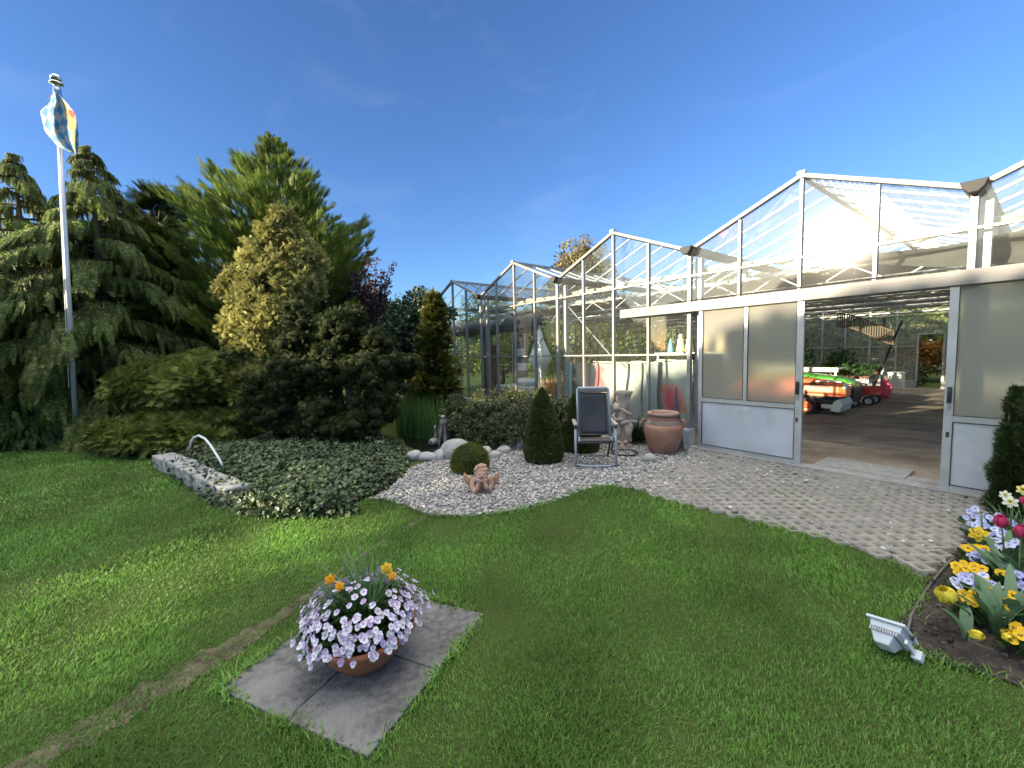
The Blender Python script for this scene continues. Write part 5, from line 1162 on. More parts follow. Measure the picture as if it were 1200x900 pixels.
while s0 < Lw:
    l = rnd.uniform(.55, .95); s1 = min(s0+l, Lw); V0, F0 = ICO3; a = wa+d_*(s0+s1)/2
    bb = MB(); h = .21+rnd.uniform(-.015, .015)
    bm = bmesh.new(); bmesh.ops.create_cube(bm, size=1); bmesh.ops.subdivide_edges(bm, edges=bm.edges[:], cuts=7, use_grid_fill=True)
    V = np.array([v.co[:] for v in bm.verts]); Fq = np.array([[v.index for v in f.verts] for f in bm.faces]); bm.free()
    Vr = V*np.array([(s1-s0)*.985, .26, h]); Vr += .007*vnoise(V+i*3.1, 4, i)[:, None]*np.sign(V)*np.array([.4, 1, .8]); Vr[:, 2] += h/2-.01
    W3 = np.stack([a[0]+Vr[:, 0]*d_[0]+Vr[:, 1]*pn[0], a[1]+Vr[:, 0]*d_[1]+Vr[:, 1]*pn[1], Vr[:, 2]], 1)
    np_obj('stone', W3, [Fq], wall_m, t, world=True, smooth=True); s0 = s1; i += 1
hx, hy = gp(265, 552); h2x, h2y = gp(226, 520); t = thing('overflow_pipe', 'thin white hook shaped pipe rising from the ivy bed', 'pipe', (hx, hy, 0))
Pq = [dp(267, 556, 5.72), dp(255, 535, 5.85), dp(246, 521, 5.95), dp(240, 514, 6.0), dp(233, 510.5, 6.05), dp(227, 513, 6.08), dp(224, 518, 6.1), dp(222.5, 525, 6.1)]
b = MB(); b.tube(Pq, .016, 8); b.build('tube', plain('white_plastic', (.62, .64, .66), .4, 0, .05), t, world=True, smooth=True)
lx, ly = gp(296, 498); t = thing('path_light', 'small white post at the foot of the dark lumpy yew', 'garden light', (*gp(297, 512), 0))
b = MB(); b.lathe([(.035, 0), (.035, .22), (.05, .23), (.05, .26), (0, .30)], 12); b.build('post', M['white_pl'], t, smooth=False)

# ================================================================== trees and shrubs
FR_V = []; FR_F = []
def frond(pairs, spread, curl, wd=.05, taper=.5, tip=.35):
    """flat spray: mid rib with paired leaflets"""
    V = []; F = []
    def strip(a, b_, w0):
        a = np.array(a, float); b_ = np.array(b_, float); d = b_-a; s = np.array([d[1], -d[0], 0]); s /= np.linalg.norm(s)+1e-9; i = len(V)
        V.extend([a-s*w0, a+s*w0, b_]); F.append((i, i+1, i+2))
    strip((0, 0, 0), (0, 1, -curl), wd*.6)
    for k in range(pairs):
        s = .12+.8*k/pairs; l = spread*(1-taper*s)
        for sg in (-1, 1): strip((0, s, -curl*s*s), (sg*l*.75, s+l*tip, -curl*s*s-curl*.35*l), wd*(1-.4*s))
    return np.array(V), [np.array(F)]
WEEP = frond(11, .42, .55, .06, .45, .6); PLUME = frond(9, .36, -.05, .034, .6, .8); FAN = frond(6, .5, .2, .085, .35, .6)
bare = M['bark']
def trunk_mesh(base, top, r0, parent, limbs=6, seed=0, name='trunk', R=1.5):
    g = random.Random(seed); b = MB(); base = np.array(base, float); top = np.array(top, float)
    P = [base+(top-base)*s+np.array([g.uniform(-.06, .06), g.uniform(-.06, .06), 0])*(0 < s < 1) for s in np.linspace(0, 1, 8)]; b.tube(P, [r0*(1-.9*s)+.008 for s in np.linspace(0, 1, 8)], 9)
    for k in range(limbs):
        s = g.uniform(.15, .85); p = base+(top-base)*s; a = g.uniform(0, 6.28); l = R*(1-s)*g.uniform(.6, 1); q = p+np.array([math.cos(a)*l, math.sin(a)*l, l*.2]); b.tube([p, (p+q)/2+np.array([0, 0, .08*l]), q], [r0*.35*(1-s)+.012, r0*.2*(1-s)+.01, .006], 6)
    b.build(name, bare, parent, world=True, smooth=True)
def conifer(name, label, cat, base, H, rad, n, fr, size, mat, droop, group=None, lumps=0, seed=0, z0=.0, hang=0.0, lean=(0, 0), fill=.45, zpow=1.0):
    """rad(t): crown radius at height fraction t; tiers of boughs carrying sprays"""
    t = thing(name, label, cat, (base[0], base[1], 0), 0, group); g = np.random.default_rng(seed)
    nb = max(30, n//14); tb = g.random(nb)**zpow*(1-z0)+z0; ab = g.uniform(0, 6.283, nb); parts = []
    Rb = np.array([rad(x) for x in tb])*g.uniform(.62, 1.12, nb)
    per = n//nb; s = 1-(g.random((nb, per))**1.6)*(1-fill*.3); s = np.clip(s, .12, 1)
    out = np.stack([np.cos(ab), np.sin(ab), 0*ab], 1)[:, None, :]; lat = np.stack([-np.sin(ab), np.cos(ab), 0*ab], 1)[:, None, :]
    rr = (Rb[:, None]*s)[:, :, None]
    side = (g.normal(0, .16, (nb, per))*Rb[:, None]*(1.1-.5*s)+g.normal(0, .05, (nb, per)))[:, :, None]
    z = (tb*H)[:, None]-droop*Rb[:, None]*s**2+g.normal(0, .05, (nb, per))*(.4+Rb[:, None])
    P = np.array([base[0], base[1], 0])+out*rr+lat*side; P[:, :, 2] = z; P[:, :, 0] += lean[0]*z/H; P[:, :, 1] += lean[1]*z/H
    P = P.reshape(-1, 3); O = np.broadcast_to(out, (nb, per, 3)).reshape(-1, 3)
    keep = P[:, 2] > .05; P, O = P[keep], O[keep]; m_ = len(P)
    up = np.array([0, 0, 1.0]); ax = O*(1-.6*hang)+up*(.55-1.35*hang)+.5*unit(m_); nr = O*(.3+.9*hang)+up*(1-.8*hang)+.85*unit(m_)
    V, F = place(fr[0], fr[1], P, ax, nr, size*g.uniform(.6, 1.25, m_)); np_obj('crown', V, F, mat, t, world=True)
    trunk_mesh((base[0], base[1], 0), (base[0]+lean[0], base[1]+lean[1], H*.96), .05+.022*H, t, 10, seed, R=rad(.2))
    return t
spruce = leaf_mat('weeping_conifer', (.066, .112, .026), (.135, .185, .048), (.26, .275, .085), rough=.6, transl=.42, patch=1.2, p3=.8)
cyp = leaf_mat('green_cypress', (.062, .105, .018), (.125, .185, .034), (.20, .23, .06), rough=.6, transl=.4, patch=.9, p3=.86)
gold = leaf_mat('golden_cypress', (.20, .215, .055), (.33, .32, .10), (.45, .41, .20), rough=.6, transl=.35, patch=1.3, p3=.84)
junip = leaf_mat('juniper', (.075, .105, .018), (.145, .18, .032), (.24, .25, .06), rough=.6, transl=.25, patch=1.6, p3=.85)
dyew = leaf_mat('dark_lumpy_yew', (.015, .029, .007), (.040, .060, .012), (.08, .105, .02), rough=.6, transl=.2, patch=2.0, p3=.86)
thuj = leaf_mat('yellow_green_thuja', (.035, .055, .010), (.085, .10, .015), (.22, .17, .03), rough=.6, transl=.18, patch=2.2, p3=.88)
hedg = leaf_mat('grey_green_hedge', (.050, .066, .030), (.095, .115, .050), (.15, .16, .07), rough=.5, transl=.18, patch=2.5, p3=.85)
dark = leaf_mat('dark_conifer', (.022, .04, .014), (.045, .07, .022), rough=.6, transl=.1, patch=1.0)
broad = leaf_mat('broad_leaves', (.035, .062, .014), (.075, .115, .025), (.13, .15, .04), rough=.5, transl=.28, patch=.8, p3=.85)
brown_l = leaf_mat('spring_leaves', (.11, .10, .045), (.19, .165, .08), (.26, .2, .12), rough=.6, transl=.3, patch=.8, p3=.9)
purple = leaf_mat('purple_leaves', (.045, .022, .028), (.09, .04, .045), (.13, .07, .07), rough=.5, transl=.25, p3=.9)
sp = dp(15, 180, 9.4); sp2 = dp(104, 170, 9.9)
STRAND = frond(9, .22, .10, .055, .5, .35)
def bough_tree(name, label, cat, base, H, rad, nb, per, tmpl, size, mat, rise, sag, mode, group=None, seed=0, z0=0.0, curl=.5, width=.16, lean=(0, 0), smin=.22, tips=1.0):
    """boughs leave the trunk all round, each carrying sprays along its length"""
    t = thing(name, label, cat, (base[0], base[1], 0), 0, group); g = np.random.default_rng(seed)
    tb = z0+(1-z0)*(np.arange(nb)+g.random(nb))/nb; ab = np.arange(nb)*2.39996+g.normal(0, .35, nb); L = np.array([rad(x) for x in tb])*g.uniform(.70, 1.15, nb)
    k = np.repeat(np.arange(nb), np.maximum(6, (per*(.25+.75*L/L.max())).astype(int))); m_ = len(k); s = smin+(1-smin)*g.random(m_)**.75; Lk = L[k]; out = np.stack([np.cos(ab), np.sin(ab), 0*ab], 1)[k]; lat = np.stack([-np.sin(ab), np.cos(ab), 0*ab], 1)[k]
    sd = g.normal(0, 1, m_)*width*(Lk*.5+.35)*np.sin(np.pi*np.clip(s, 0, .92))**.7
    zz = (tb*H)[k]+rise*Lk*s**1.2-sag*Lk*s**2.6
    P = np.stack([base[0]+0*s, base[1]+0*s, zz], 1)+out*(Lk*s)[:, None]+lat*sd[:, None]; P[:, 0] += lean[0]*zz/H; P[:, 1] += lean[1]*zz/H; up = np.array([0, 0, 1.0])
    tan = out+up*(rise*1.2*s**.2-sag*2.6*s**1.6)[:, None]; tan /= np.linalg.norm(tan, axis=1, keepdims=True)
    if mode == 'hang': ax = -up*.95+out*.35*s[:, None]+.28*unit(m_); nr = out+.9*unit(m_)
    else: ax = tan+lat*(np.sign(sd)*.55*(1-s*.6))[:, None]+up*curl+.30*unit(m_); nr = up*.7+.8*unit(m_)
    keep = P[:, 2] > .08; P, ax, nr = P[keep], ax[keep], nr[keep]; V, F = place(tmpl[0], tmpl[1], P, ax, nr, size*(.42+.58*np.clip(Lk[keep]/1.3, 0, 1))*g.uniform(.55, 1.25, len(P))); np_obj('crown', V, F, mat, t, world=True)
    b = MB(); top = (base[0]+lean[0], base[1]+lean[1], H*.97); b.tube([(base[0], base[1], 0), (base[0]+lean[0]*.5, base[1]+lean[1]*.5, H*.5), top], [.05+.022*H, .03+.012*H, .012], 9)
    for i in range(0, nb, max(1, nb//60)):
        o_ = np.array([math.cos(ab[i]), math.sin(ab[i]), 0]); p0 = np.array([base[0]+lean[0]*tb[i], base[1]+lean[1]*tb[i], tb[i]*H]); b.tube([p0+o_*L[i]*q+up*(rise*L[i]*q**1.2-sag*L[i]*q**2.6) for q in (0, .33, .66, .95)], [.028, .02, .013, .005], 5, cap=False)
    b.build('trunk', bare, t, world=True, smooth=True); return t
cone_r = lambda R, p=1.0, bot=.12: (lambda t: R*max(.02, (1-t))**p*(min(1, (t+.04)/bot)**.5))
bough_tree('weeping_conifer', 'tall weeping conifer at the left edge with sunlit drooping tips', 'tree', (sp[0], sp[1]), sp[2], lambda t: min(2.3, 4.6*(1.02-t)), 85, 260, STRAND, .40, spruce, .22, .55, 'hang', 'weeping conifers', 1, width=.15)
bough_tree('weeping_conifer', 'weeping conifer behind the flagpole with a drooping leader', 'tree', (sp2[0], sp2[1]), sp2[2], lambda t: min(2.6, 4.9*(1.02-t)), 95, 270, STRAND, .40, spruce, .22, .55, 'hang', 'weeping conifers', 2, width=.15)
sk = gp(90, 516); bough_tree('low_conifer', 'low dark drooping conifer spreading over the lawn edge below the flagpole', 'shrub', (sk[0]-1.2, sk[1]-.5), 2.5, lambda t: 2.0*(1.02-t)**.4, 50, 230, STRAND, .34, spruce, .15, .45, 'hang', None, 3)
c = dp(318, 152, 12.2); bough_tree('cypress', 'tallest green cypress with feathery pointed top', 'tree', (c[0], c[1]), c[2]-.25, lambda t: min(2.5, 5.0*(1.03-t)**1.12), 270, 120, PLUME, .30, cyp, .62, .02, 'out', None, 4, curl=.5, width=.17, lean=(.0, .0))
c = dp(188, 262, 10.8); conifer('light_green_conifer', 'light yellow green conifer between the weeping ones and the tall cypress', 'tree', (c[0], c[1]), c[2], lambda t: 1.25*max(.05, 1-t)**.6, 3400, FAN, .30, leaf_mat('light_conifer', (.07, .095, .018), (.13, .15, .03), (.18, .19, .06), rough=.6, transl=.2, patch=1.2), .2, None, 0, 6, hang=.2)
c = dp(175, 224, 13.6); conifer('dark_conifer', 'dark thin topped conifer behind the light green one', 'tree', (c[0], c[1]), c[2], lambda t: 2.2*max(.03, 1-t)**.8, 3000, PLUME, .5, dark, .1, 'dark conifers behind the front trees', 0, 7)
c = dp(238, 225, 14.5); conifer('dark_conifer', 'dark conifer left of the tallest cypress', 'tree', (c[0], c[1]), c[2], lambda t: 2.4*max(.05, 1-t)**.6, 3000, PLUME, .5, cyp, .1, 'dark conifers behind the front trees', 0, 8)
c = dp(385, 280, 13.2); conifer('dark_conifer', 'dark conifer right of the tallest cypress', 'tree', (c[0], c[1]), c[2], lambda t: 1.9*max(.04, 1-t)**.6, 2800, PLUME, .5, cyp, .05, 'dark conifers behind the front trees', 0, 9)
c = dp(140, 330, 14.5); conifer('dark_conifer', 'dark conifer filling the gap behind the weeping ones', 'tree', (c[0], c[1]), c[2]+1.2, lambda t: 2.8*max(.05, 1-t)**.5, 2600, PLUME, .55, dark, .1, 'dark conifers behind the front trees', 0, 10)
def blob_tree(name, label, cat, blobs, n, leaf, mat, base, tr_top, r0, group=None, lv=(LEAF_V, LEAF_F), clump=.16, seed=0, out=.6, trunk=True, inner=.5):
    """crown of many leaf clumps spread over uneven lobes"""
    t = thing(name, label, cat, (base[0], base[1], 0), 0, group); g = np.random.default_rng(seed)
    bl = np.array(blobs, float); w_ = bl[:, 3]*bl[:, 4]; k = g.choice(len(bl), n//22+1, p=w_/w_.sum()); d = unit(len(k)); rad_ = (1-inner*g.random(len(k))**2)*(1+.16*vnoise(d*1.0+bl[k, :3], 2.2, seed))
    C = bl[k, :3]+d*np.stack([bl[k, 3], bl[k, 3], bl[k, 4]], 1)*rad_[:, None]
    P = np.repeat(C, 22, 0)+unit(len(C)*22)*clump*(g.random((len(C)*22, 1))**.5); D = np.repeat(d, 22, 0); keep = P[:, 2] > .04; P, D = P[keep], D[keep]; m_ = len(P)
    ax = D*out+unit(m_)*.7+np.array([0, 0, .15]); V, F = place(lv[0], lv[1], P, ax, unit(m_)*.8+D+np.array([0, 0, .6]), leaf*g.uniform(.6, 1.3, m_)); np_obj('crown', V, F, mat, t, world=True)
    if trunk: trunk_mesh((base[0], base[1], 0), tr_top, r0, t, 12, seed, R=bl[:, 3].max()*1.6)
    return t
q = gp(318, 470); q = dp(320, 440, 9.6)
gb = [(*dp(px, py, dd), r, r*.85) for px, py, dd, r in [(334, 258, 9.7, .26), (326, 275, 9.6, .34), (345, 284, 9.7, .34), (308, 300, 9.5, .36), (335, 308, 9.5, .42), (362, 306, 9.7, .34), (290, 325, 9.5, .34), (318, 335, 9.3, .46), (352, 336, 9.5, .42), (272, 340, 9.6, .28), (296, 358, 9.3, .42), (332, 366, 9.2, .46), (284, 384, 9.3, .36), (312, 395, 9.2, .42), (345, 392, 9.4, .36), (290, 412, 9.2, .32), (318, 420, 9.2, .36), (300, 432, 9.2, .28)]]
blob_tree('golden_cypress', 'sunlit golden yellow cypress in front of the tall green one', 'tree', gb, 30000, .12, gold, (q[0], q[1]), dp(334, 258, 9.7), .10, lv=(FAN[0], FAN[1]), clump=.13, seed=15, inner=.35, out=.7)
# the dark lumpy yew in the middle
y0 = gp(418, 522); yb = []
gy = random.Random(5)
for (px, py, dd, r) in [(400, 385, 7.9, .42), (350, 395, 8.0, .40), (440, 400, 8.0, .36), (375, 430, 7.7, .52), (430, 440, 7.5, .50), (335, 440, 7.6, .44), (300, 458, 7.7, .32), (320, 480, 7.5, .36), (375, 480, 7.4, .46), (420, 490, 7.2, .42), (455, 455, 7.6, .36), (400, 505, 7.2, .34), (445, 480, 7.5, .26), (300, 478, 7.6, .24), (345, 370, 8.2, .25), (410, 372, 8.1, .26), (360, 505, 7.5, .28), (470, 430, 8.0, .34), (345, 500, 7.6, .26)]:
    p = dp(px, py, dd); yb.append((p[0], p[1], p[2], r*.66, r*.58))
    for q in range(15):
        d = unit(1)[0]; rr = r*.78; yb.append((p[0]+d[0]*rr, p[1]+d[1]*rr, p[2]+d[2]*rr*.85, .15, .12))
blob_tree('lumpy_yew', 'large dark evergreen of knobbly rounded clumps at the centre left', 'shrub', yb, 130000, .044, dyew, y0, dp(400, 420, 7.8), .09, lv=(SPRIG_V, SPRIG_F), clump=.035, seed=12, inner=.06, out=1.3)
yt = bpy.data.objects['lumpy_yew']; b = MB()
for x, y, z, r, rz_ in yb: b.ball((x, y, z), (r*.80, r*.80, rz_*.80), 10, 7)
b.build('twigs', M['yew_core'], yt, world=True, smooth=True)
# spreading juniper, two tiers
def mound(name, label, px, py, dd, rx, ry, h, z0, n, size, mat, fr, seed, group=None):
    p = dp(px, py, dd); t = thing(name, label, 'shrub', (p[0], p[1], 0), 0, group); g = np.random.default_rng(seed); d = unit(n); d[:, 2] = np.abs(d[:, 2]); rr = (1-.35*g.random(n)**2)*(1+.14*vnoise(d, 3, seed))
    fx, fy = R0[0], R0[1]; P = np.stack([p[0]+(d[:, 0]*rx*fx-d[:, 1]*ry*fy)*rr, p[1]+(d[:, 0]*rx*fy+d[:, 1]*ry*fx)*rr, z0+d[:, 2]*h*rr], 1)
    D = np.stack([d[:, 0]*fx-d[:, 1]*fy, d[:, 0]*fy+d[:, 1]*fx, d[:, 2]], 1); ax = D*.9+np.array([0, 0, .1])+.85*unit(n); V, F = place(fr[0], fr[1], P, ax, D+np.array([0, 0, .7]), size*g.uniform(.6, 1.25, n)); np_obj('foliage', V, F, mat, t, world=True)
    b = MB()
    for k in range(7): a = k*.9; b.tube([(0, 0, 0), (rx*.3*math.cos(a), rx*.3*math.sin(a), z0*.6+h*.3), (rx*.6*math.cos(a), rx*.6*math.sin(a), z0+h*.45)], [.05, .035, .01], 6)
    b.build('stems', bare, t, smooth=True); return t
mound('spreading_juniper', 'upper tier of spreading juniper, its crest caught by the sun', 222, 470, 8.6, 1.28, .9, .78, .95, 12000, .20, junip, FAN, 21, 'spreading junipers')
mound('spreading_juniper', 'lower darker tier of spreading juniper touching the lawn', 212, 512, 7.9, 1.35, .8, .50, .18, 10000, .20, junip, FAN, 22, 'spreading junipers')
mound('golden_shrub', 'rounded golden shrub glowing behind the spreading juniper', 300, 420, 8.9, .55, .5, .55, .95, 1800, .20, gold, FAN, 23)
# yellow-green thuja cone beside the greenhouse
c = dp(508, 346, 9.2); conifer('thuja', 'pointed yellow green thuja beside the left end of the greenhouse', 'tree', (c[0], c[1]), c[2]+.03, lambda t: .57*max(.02, 1-t)**.65, 5200, FAN, .17, thuj, .05, None, 0, 24, hang=.1)
p = gp(515, 488); mound('thuja_shrub', 'bushy yellow green thuja growing low beside the reeds', 506, 462, 9.3, .55, .4, .75, .5, 4200, .16, thuj, FAN, 25)
# purple plum, round tree, small ones behind
c = dp(430, 296, 11.5); g = random.Random(3); t = thing('purple_plum', 'thin purple leaved plum rising above the dark yew', 'tree', (c[0], c[1], 0)); b = MB(); cl = []
for k, (px, py) in enumerate([(430, 291), (441, 305), (425, 312), (449, 318), (462, 308), (415, 322), (436, 330), (408, 315), (455, 330), (420, 335)]):
    q = dp(px, py, 11.5+g.uniform(-.5, .5)); base = np.array([c[0], c[1], 2.0]); mid = base+(q-base)*.5+np.array([0, 0, .15]); b.tube([base, mid, q], [.03, .018, .004], 6)
    for s in np.linspace(.3, 1, 26): cl += [(base+(q-base)*s+np.array([0, 0, .15])*math.sin(math.pi*s)+np.array([g.gauss(0, 1), g.gauss(0, 1), g.gauss(0, 1)])*.10*(1.25-s)) for _ in range(9 if s < .7 else 5)]
b.tube([(c[0], c[1], 0), (c[0], c[1], 2.05)], .05, 8); b.build('trunk', bare, t, world=True, smooth=True)
cl = np.array(cl); V, F = place(LEAF_V, LEAF_F, cl, unit(len(cl))+np.array([0, 0, .3]), unit(len(cl)), rng.uniform(.06, .11, len(cl))); np_obj('crown', V, F, purple, t, world=True)
def pb(lst): return [(*dp(px, py, dd), r, r*k) for px, py, dd, r, k in lst]
q = dp(490, 420, 10.3); blob_tree('round_tree', 'dark green round headed tree behind the thuja', 'tree', pb([(490, 362, 10.5, .52, .7), (505, 372, 10.4, .45, .8), (472, 378, 10.6, .42, .7), (488, 395, 10.4, .6, .8), (478, 420, 10.4, .55, .9)]), 9000, .11, leaf_mat('blue_green_leaves', (.03, .055, .03), (.06, .095, .05), (.10, .14, .08), rough=.5, transl=.2, p3=.9), (q[0], q[1]), dp(490, 375, 10.4), .08, seed=31)
q = dp(450, 400, 12.6); blob_tree('dark_shrub', 'dark twiggy shrub between the plum and the round tree', 'shrub', pb([(450, 370, 12.6, .6, .8), (430, 360, 12.8, .7, .8), (470, 390, 12.4, .6, 1), (440, 400, 12.4, .9, 1)]), 6000, .12, leaf_mat('dark_leaves', (.025, .035, .02), (.045, .055, .03), rough=.5), (q[0], q[1]), dp(450, 375, 12.6), .08, seed=32)
# clipped hedge between the pond and the greenhouse
hp = [gp(*p) for p in [(545, 520), (575, 520), (600, 517), (640, 516), (668, 512), (700, 508)]]
hb = []
for i, (px, py, dd, r, k) in enumerate([(548, 490, 7.7, .30, 1.0), (565, 495, 7.6, .33, .95), (585, 497, 7.5, .34, .9), (600, 500, 7.3, .32, .9), (612, 498, 7.3, .30, .95), (625, 492, 7.2, .30, 1), (572, 482, 8.0, .34, .7), (598, 484, 7.8, .34, .7), (535, 485, 8.0, .30, 1.1), (552, 508, 7.5, .24, .8), (570, 511, 7.3, .24, .8), (590, 511, 7.2, .24, .8), (610, 510, 7.1, .22, .8), (540, 503, 7.8, .24, .9)]):
    p = dp(px, py, dd); hb.append((p[0], p[1], max(.14, p[2]), r, r*k*1.15))
q = gp(590, 512); blob_tree('hedge_shrub', 'grey green hedge shrub over the pond with a sunlit top, left of the yew cone', 'hedge', hb, 26000, .040, hedg, q, (q[0], q[1], .5), .04, 'hedge shrubs along the glass', clump=.07, seed=41, inner=.2)
hb = []
for (px, py, dd, r, k) in [(652, 486, 7.2, .27, 1.0), (668, 488, 7.1, .27, 1), (690, 490, 7.0, .24, 1), (645, 500, 7.1, .25, 1), (660, 474, 7.3, .2, .8)]:
    p = dp(px, py, dd); hb.append((p[0], p[1], max(.28, p[2]-.05), r, r*k))
q = gp(665, 508); blob_tree('hedge_shrub', 'smaller hedge shrub between the two yew cones with yellow leaf tips', 'hedge', hb, 9000, .040, hedg, q, (q[0], q[1], .4), .03, 'hedge shrubs along the glass', clump=.07, seed=42, inner=.2)
# pale sprigs on the hedge top, sunlight put into their leaf colour
hb = [(*dp(px, py, 7.7), .14, .12) for px, py in [(562, 470), (578, 469), (596, 466), (608, 462), (622, 464), (634, 468), (590, 474), (615, 475)]]
q = gp(600, 508); blob_tree('sunlit_sprigs', 'loose pale yellow shoots above the hedge, sunlight put into their colour', 'shrub', hb, 2600, .05, leaf_mat('sunlit_shoots', (.22, .23, .08), (.36, .35, .14), (.45, .42, .24), transl=.25), q, (q[0], q[1], .7), .02, clump=.10, seed=43, inner=.6)
# trees beyond the greenhouse
q = dp(682, 420, 21); blob_tree('bare_tree', 'round brownish tree in young leaf rising behind the greenhouse roofs', 'tree', [(*dp(px, py, 21), r, r) for px, py, r in [(680, 305, 1.0), (668, 318, .9), (697, 312, .9), (685, 335, 1.3), (705, 340, 1.2), (665, 345, 1.0)]], 13000, .14, brown_l, (q[0], q[1]), dp(683, 300, 21), .18, seed=51, clump=.3, inner=.7)
fresh = leaf_mat('fresh_leaves', (.13, .18, .03), (.24, .28, .06), transl=.45)
mid_l = leaf_mat('mid_leaves', (.07, .11, .022), (.14, .18, .04), transl=.4)
for i, (x, y, r, h, mt, lab) in enumerate([(-13.5, 19.5, 2.3, 6.2, mid_l, 'leafy tree beyond the back wall of the greenhouse, farthest left'), (-10.5, 18.5, 2.0, 5.2, mid_l, 'low leafy tree beyond the back glass'), (-8.0, 20, 2.5, 6.4, fresh, 'fresh yellow green tree beyond the back glass'), (-5.6, 18.5, 1.9, 5.2, mid_l, 'dark leafy tree seen through the back glass behind the tables'), (-1.2, 20.5, 2.6, 6.2, fresh, 'tall bright green tree above the open back door'), (2.6, 20, 2.4, 5.6, mid_l, 'leafy tree beyond the back wall, farthest right')]):
    bl = [(x+rnd.uniform(-r, r)*.6, y+rnd.uniform(-r, r)*.5, h*.55+rnd.uniform(-.25, .35)*h, r*.55, r*.5) for _ in range(7)]; blob_tree('leafy_tree', lab, 'tree', bl, 11000, .20, mt, (x, y), (x, y, h*.7), .12, 'trees beyond the back wall', seed=60+i, clump=.35, inner=.8)
q = (-3.9, 18.6); blob_tree('copper_shrub', 'orange brown shrub seen through the open back door', 'shrub', [(-3.9, 18.6, 1.35, .7, .6), (-4.3, 18.9, .8, .7, .7), (-3.5, 18.9, 1.0, .6, .7)], 5000, .12, leaf_mat('copper_leaves', (.25, .11, .02), (.40, .20, .05), transl=.3), q, (*q, 1.2), .06, seed=71, clump=.2)
q = (-3.5, 16.6); blob_tree('low_shrub', 'low dark green shrub just outside the open back door', 'shrub', [(-3.5, 16.6, .35, .5, .4), (-3.9, 16.8, .45, .4, .4)], 2500, .08, dark, q, (*q, .4), .03, seed=72, clump=.15)
# plants outside the left end wall, seen through the glass
for i, (x, y, r, h, lab) in enumerate([(-16.8, 5.5, 2.2, 5.4, 'bright leafy tree outside the left end wall of the greenhouse, nearer one'), (-17.5, 11.5, 2.6, 6.0, 'bright leafy tree outside the left end wall, farther back')]):
    bl = [(x+rnd.uniform(-r, r)*.5, y+rnd.uniform(-r, r)*.8, h*.5+rnd.uniform(-.35, .3)*h, r*.6, r*.5) for _ in range(8)]; blob_tree('leafy_tree', lab, 'tree', bl, 7000, .17, fresh, (x, y), (x, y, h*.7), .12, 'trees beyond the back wall', seed=80+i, clump=.35, inner=.8)

# ================================================================== unseen house, tree and hedge added behind the viewpoint to shade the garden
E1 = np.array([.968, -.249]); TT = np.array([.249, .968])
def sunplane(u, v, s): z = (v-.185*s)/.983; return np.array([E1[0]*u+TT[0]*s, E1[1]*u+TT[1]*s]), z
t = thing('house', 'unseen rendered house with a tiled roof, added to shade the garden', 'house', (3.0, -31, 0))
b = MB(); b.box((-5.5, -35, 0), (13, -28, 5.2)); b.build('wall', noise_mat('render', (.55, .52, .46), (.62, .60, .54), .9, 3, bump=.1), t, world=True)
b = MB(); b.extrude([(-5.8, -35.5, 5.1), (-5.8, -27.5, 5.1), (-5.8, -27.5, 5.22), (-5.8, -31.5, 7.9), (-5.8, -35.5, 5.22)], (19.1, 0, 0)); b.build('roof', noise_mat('roof_tiles', (.10, .055, .04), (.16, .085, .06), .8, 14, bump=.4), t, world=True)
for x in (-3.7, .4, 5.0):
    b = MB(); b.box((x, -28.03, .9), (x+1.4, -27.97, 2.2)); w_ = b.build('window', M['white_paint'], t, world=True); b = MB(); b.box((x+.08, -27.965, .98), (x+1.32, -27.955, 2.12)); b.build('pane', plain('dark_pane', (.03, .035, .04), .1), w_, world=True)
def shade_mask(u, v):  # leaf outline and gaps cut to throw the wanted bands of sun and shade
    """True where leaves stand, in the sun's view (u across, v up)"""
    top = np.interp(u, [-11, -9, -7.6, -6.4, -5.6, -5.0, -4.4, -3.6, -2.6, -1.8, -.4, 1.5], [.15, .25, .0, .1, .15, .45, .95, 1.15, 1.75, 2.0, 2.15, 2.05])
    ang_ = math.atan2(.48, -3.1); du, dv = u+2.85, v+1.30; a = (du*math.cos(ang_)+dv*math.sin(ang_)); a = -a; w2 = (-du*math.sin(ang_)+dv*math.cos(ang_))
    hole = (np.abs(a)/2.4)**2+(np.abs(w2)/.36)**2 < 1
    hole2 = ((u+1.06)/.34)**2+((v-.95)/.2)**2 < 1
    slit = (np.abs((v+1.66)-(.03*(u+5))) < .028) & (u < -4.5) & (u > -6.8)
    return (v < top) & ~hole & ~hole2 & ~slit
def shader_tree(name, label, u0, u1, s0, n, leaf, mat, seed, cat='tree', gap_noise=.12, vlow=-4.9):
    g = np.random.default_rng(seed); n3 = n*3; u = g.uniform(u0, u1, n3); v = g.uniform(vlow, 2.2, n3); s = s0+g.normal(0, .35, n3)
    jit = gap_noise; k = shade_mask(u+g.normal(0, .05, n3)+jit*np.sin(v*23+u*9), v+g.normal(0, .02, n3)+.25*jit*np.sin(u*14)+.16*jit*np.sin(u*37+1)); u, v, s = u[k][:n], v[k][:n], s[k][:n]
    xy = E1[None]*u[:, None]+TT[None]*s[:, None]; z = (v-.185*s)/.983; kk = z > .02; P = np.concatenate([xy, z[:, None]], 1)[kk]
    q = E1*(u0+u1)/2+TT*s0; t = thing(name, label, cat, (q[0], q[1], 0)); m_ = len(P); V, F = place(LEAF_V, LEAF_F, P, unit(m_), unit(m_)*.7-np.concatenate([TT, [0]])[None], leaf*g.uniform(.7, 1.3, m_)); np_obj('crown', V, F, mat, t, world=True)
    trunk_mesh((q[0], q[1], 0), (q[0], q[1], 3.0), .12, t, 0, seed)
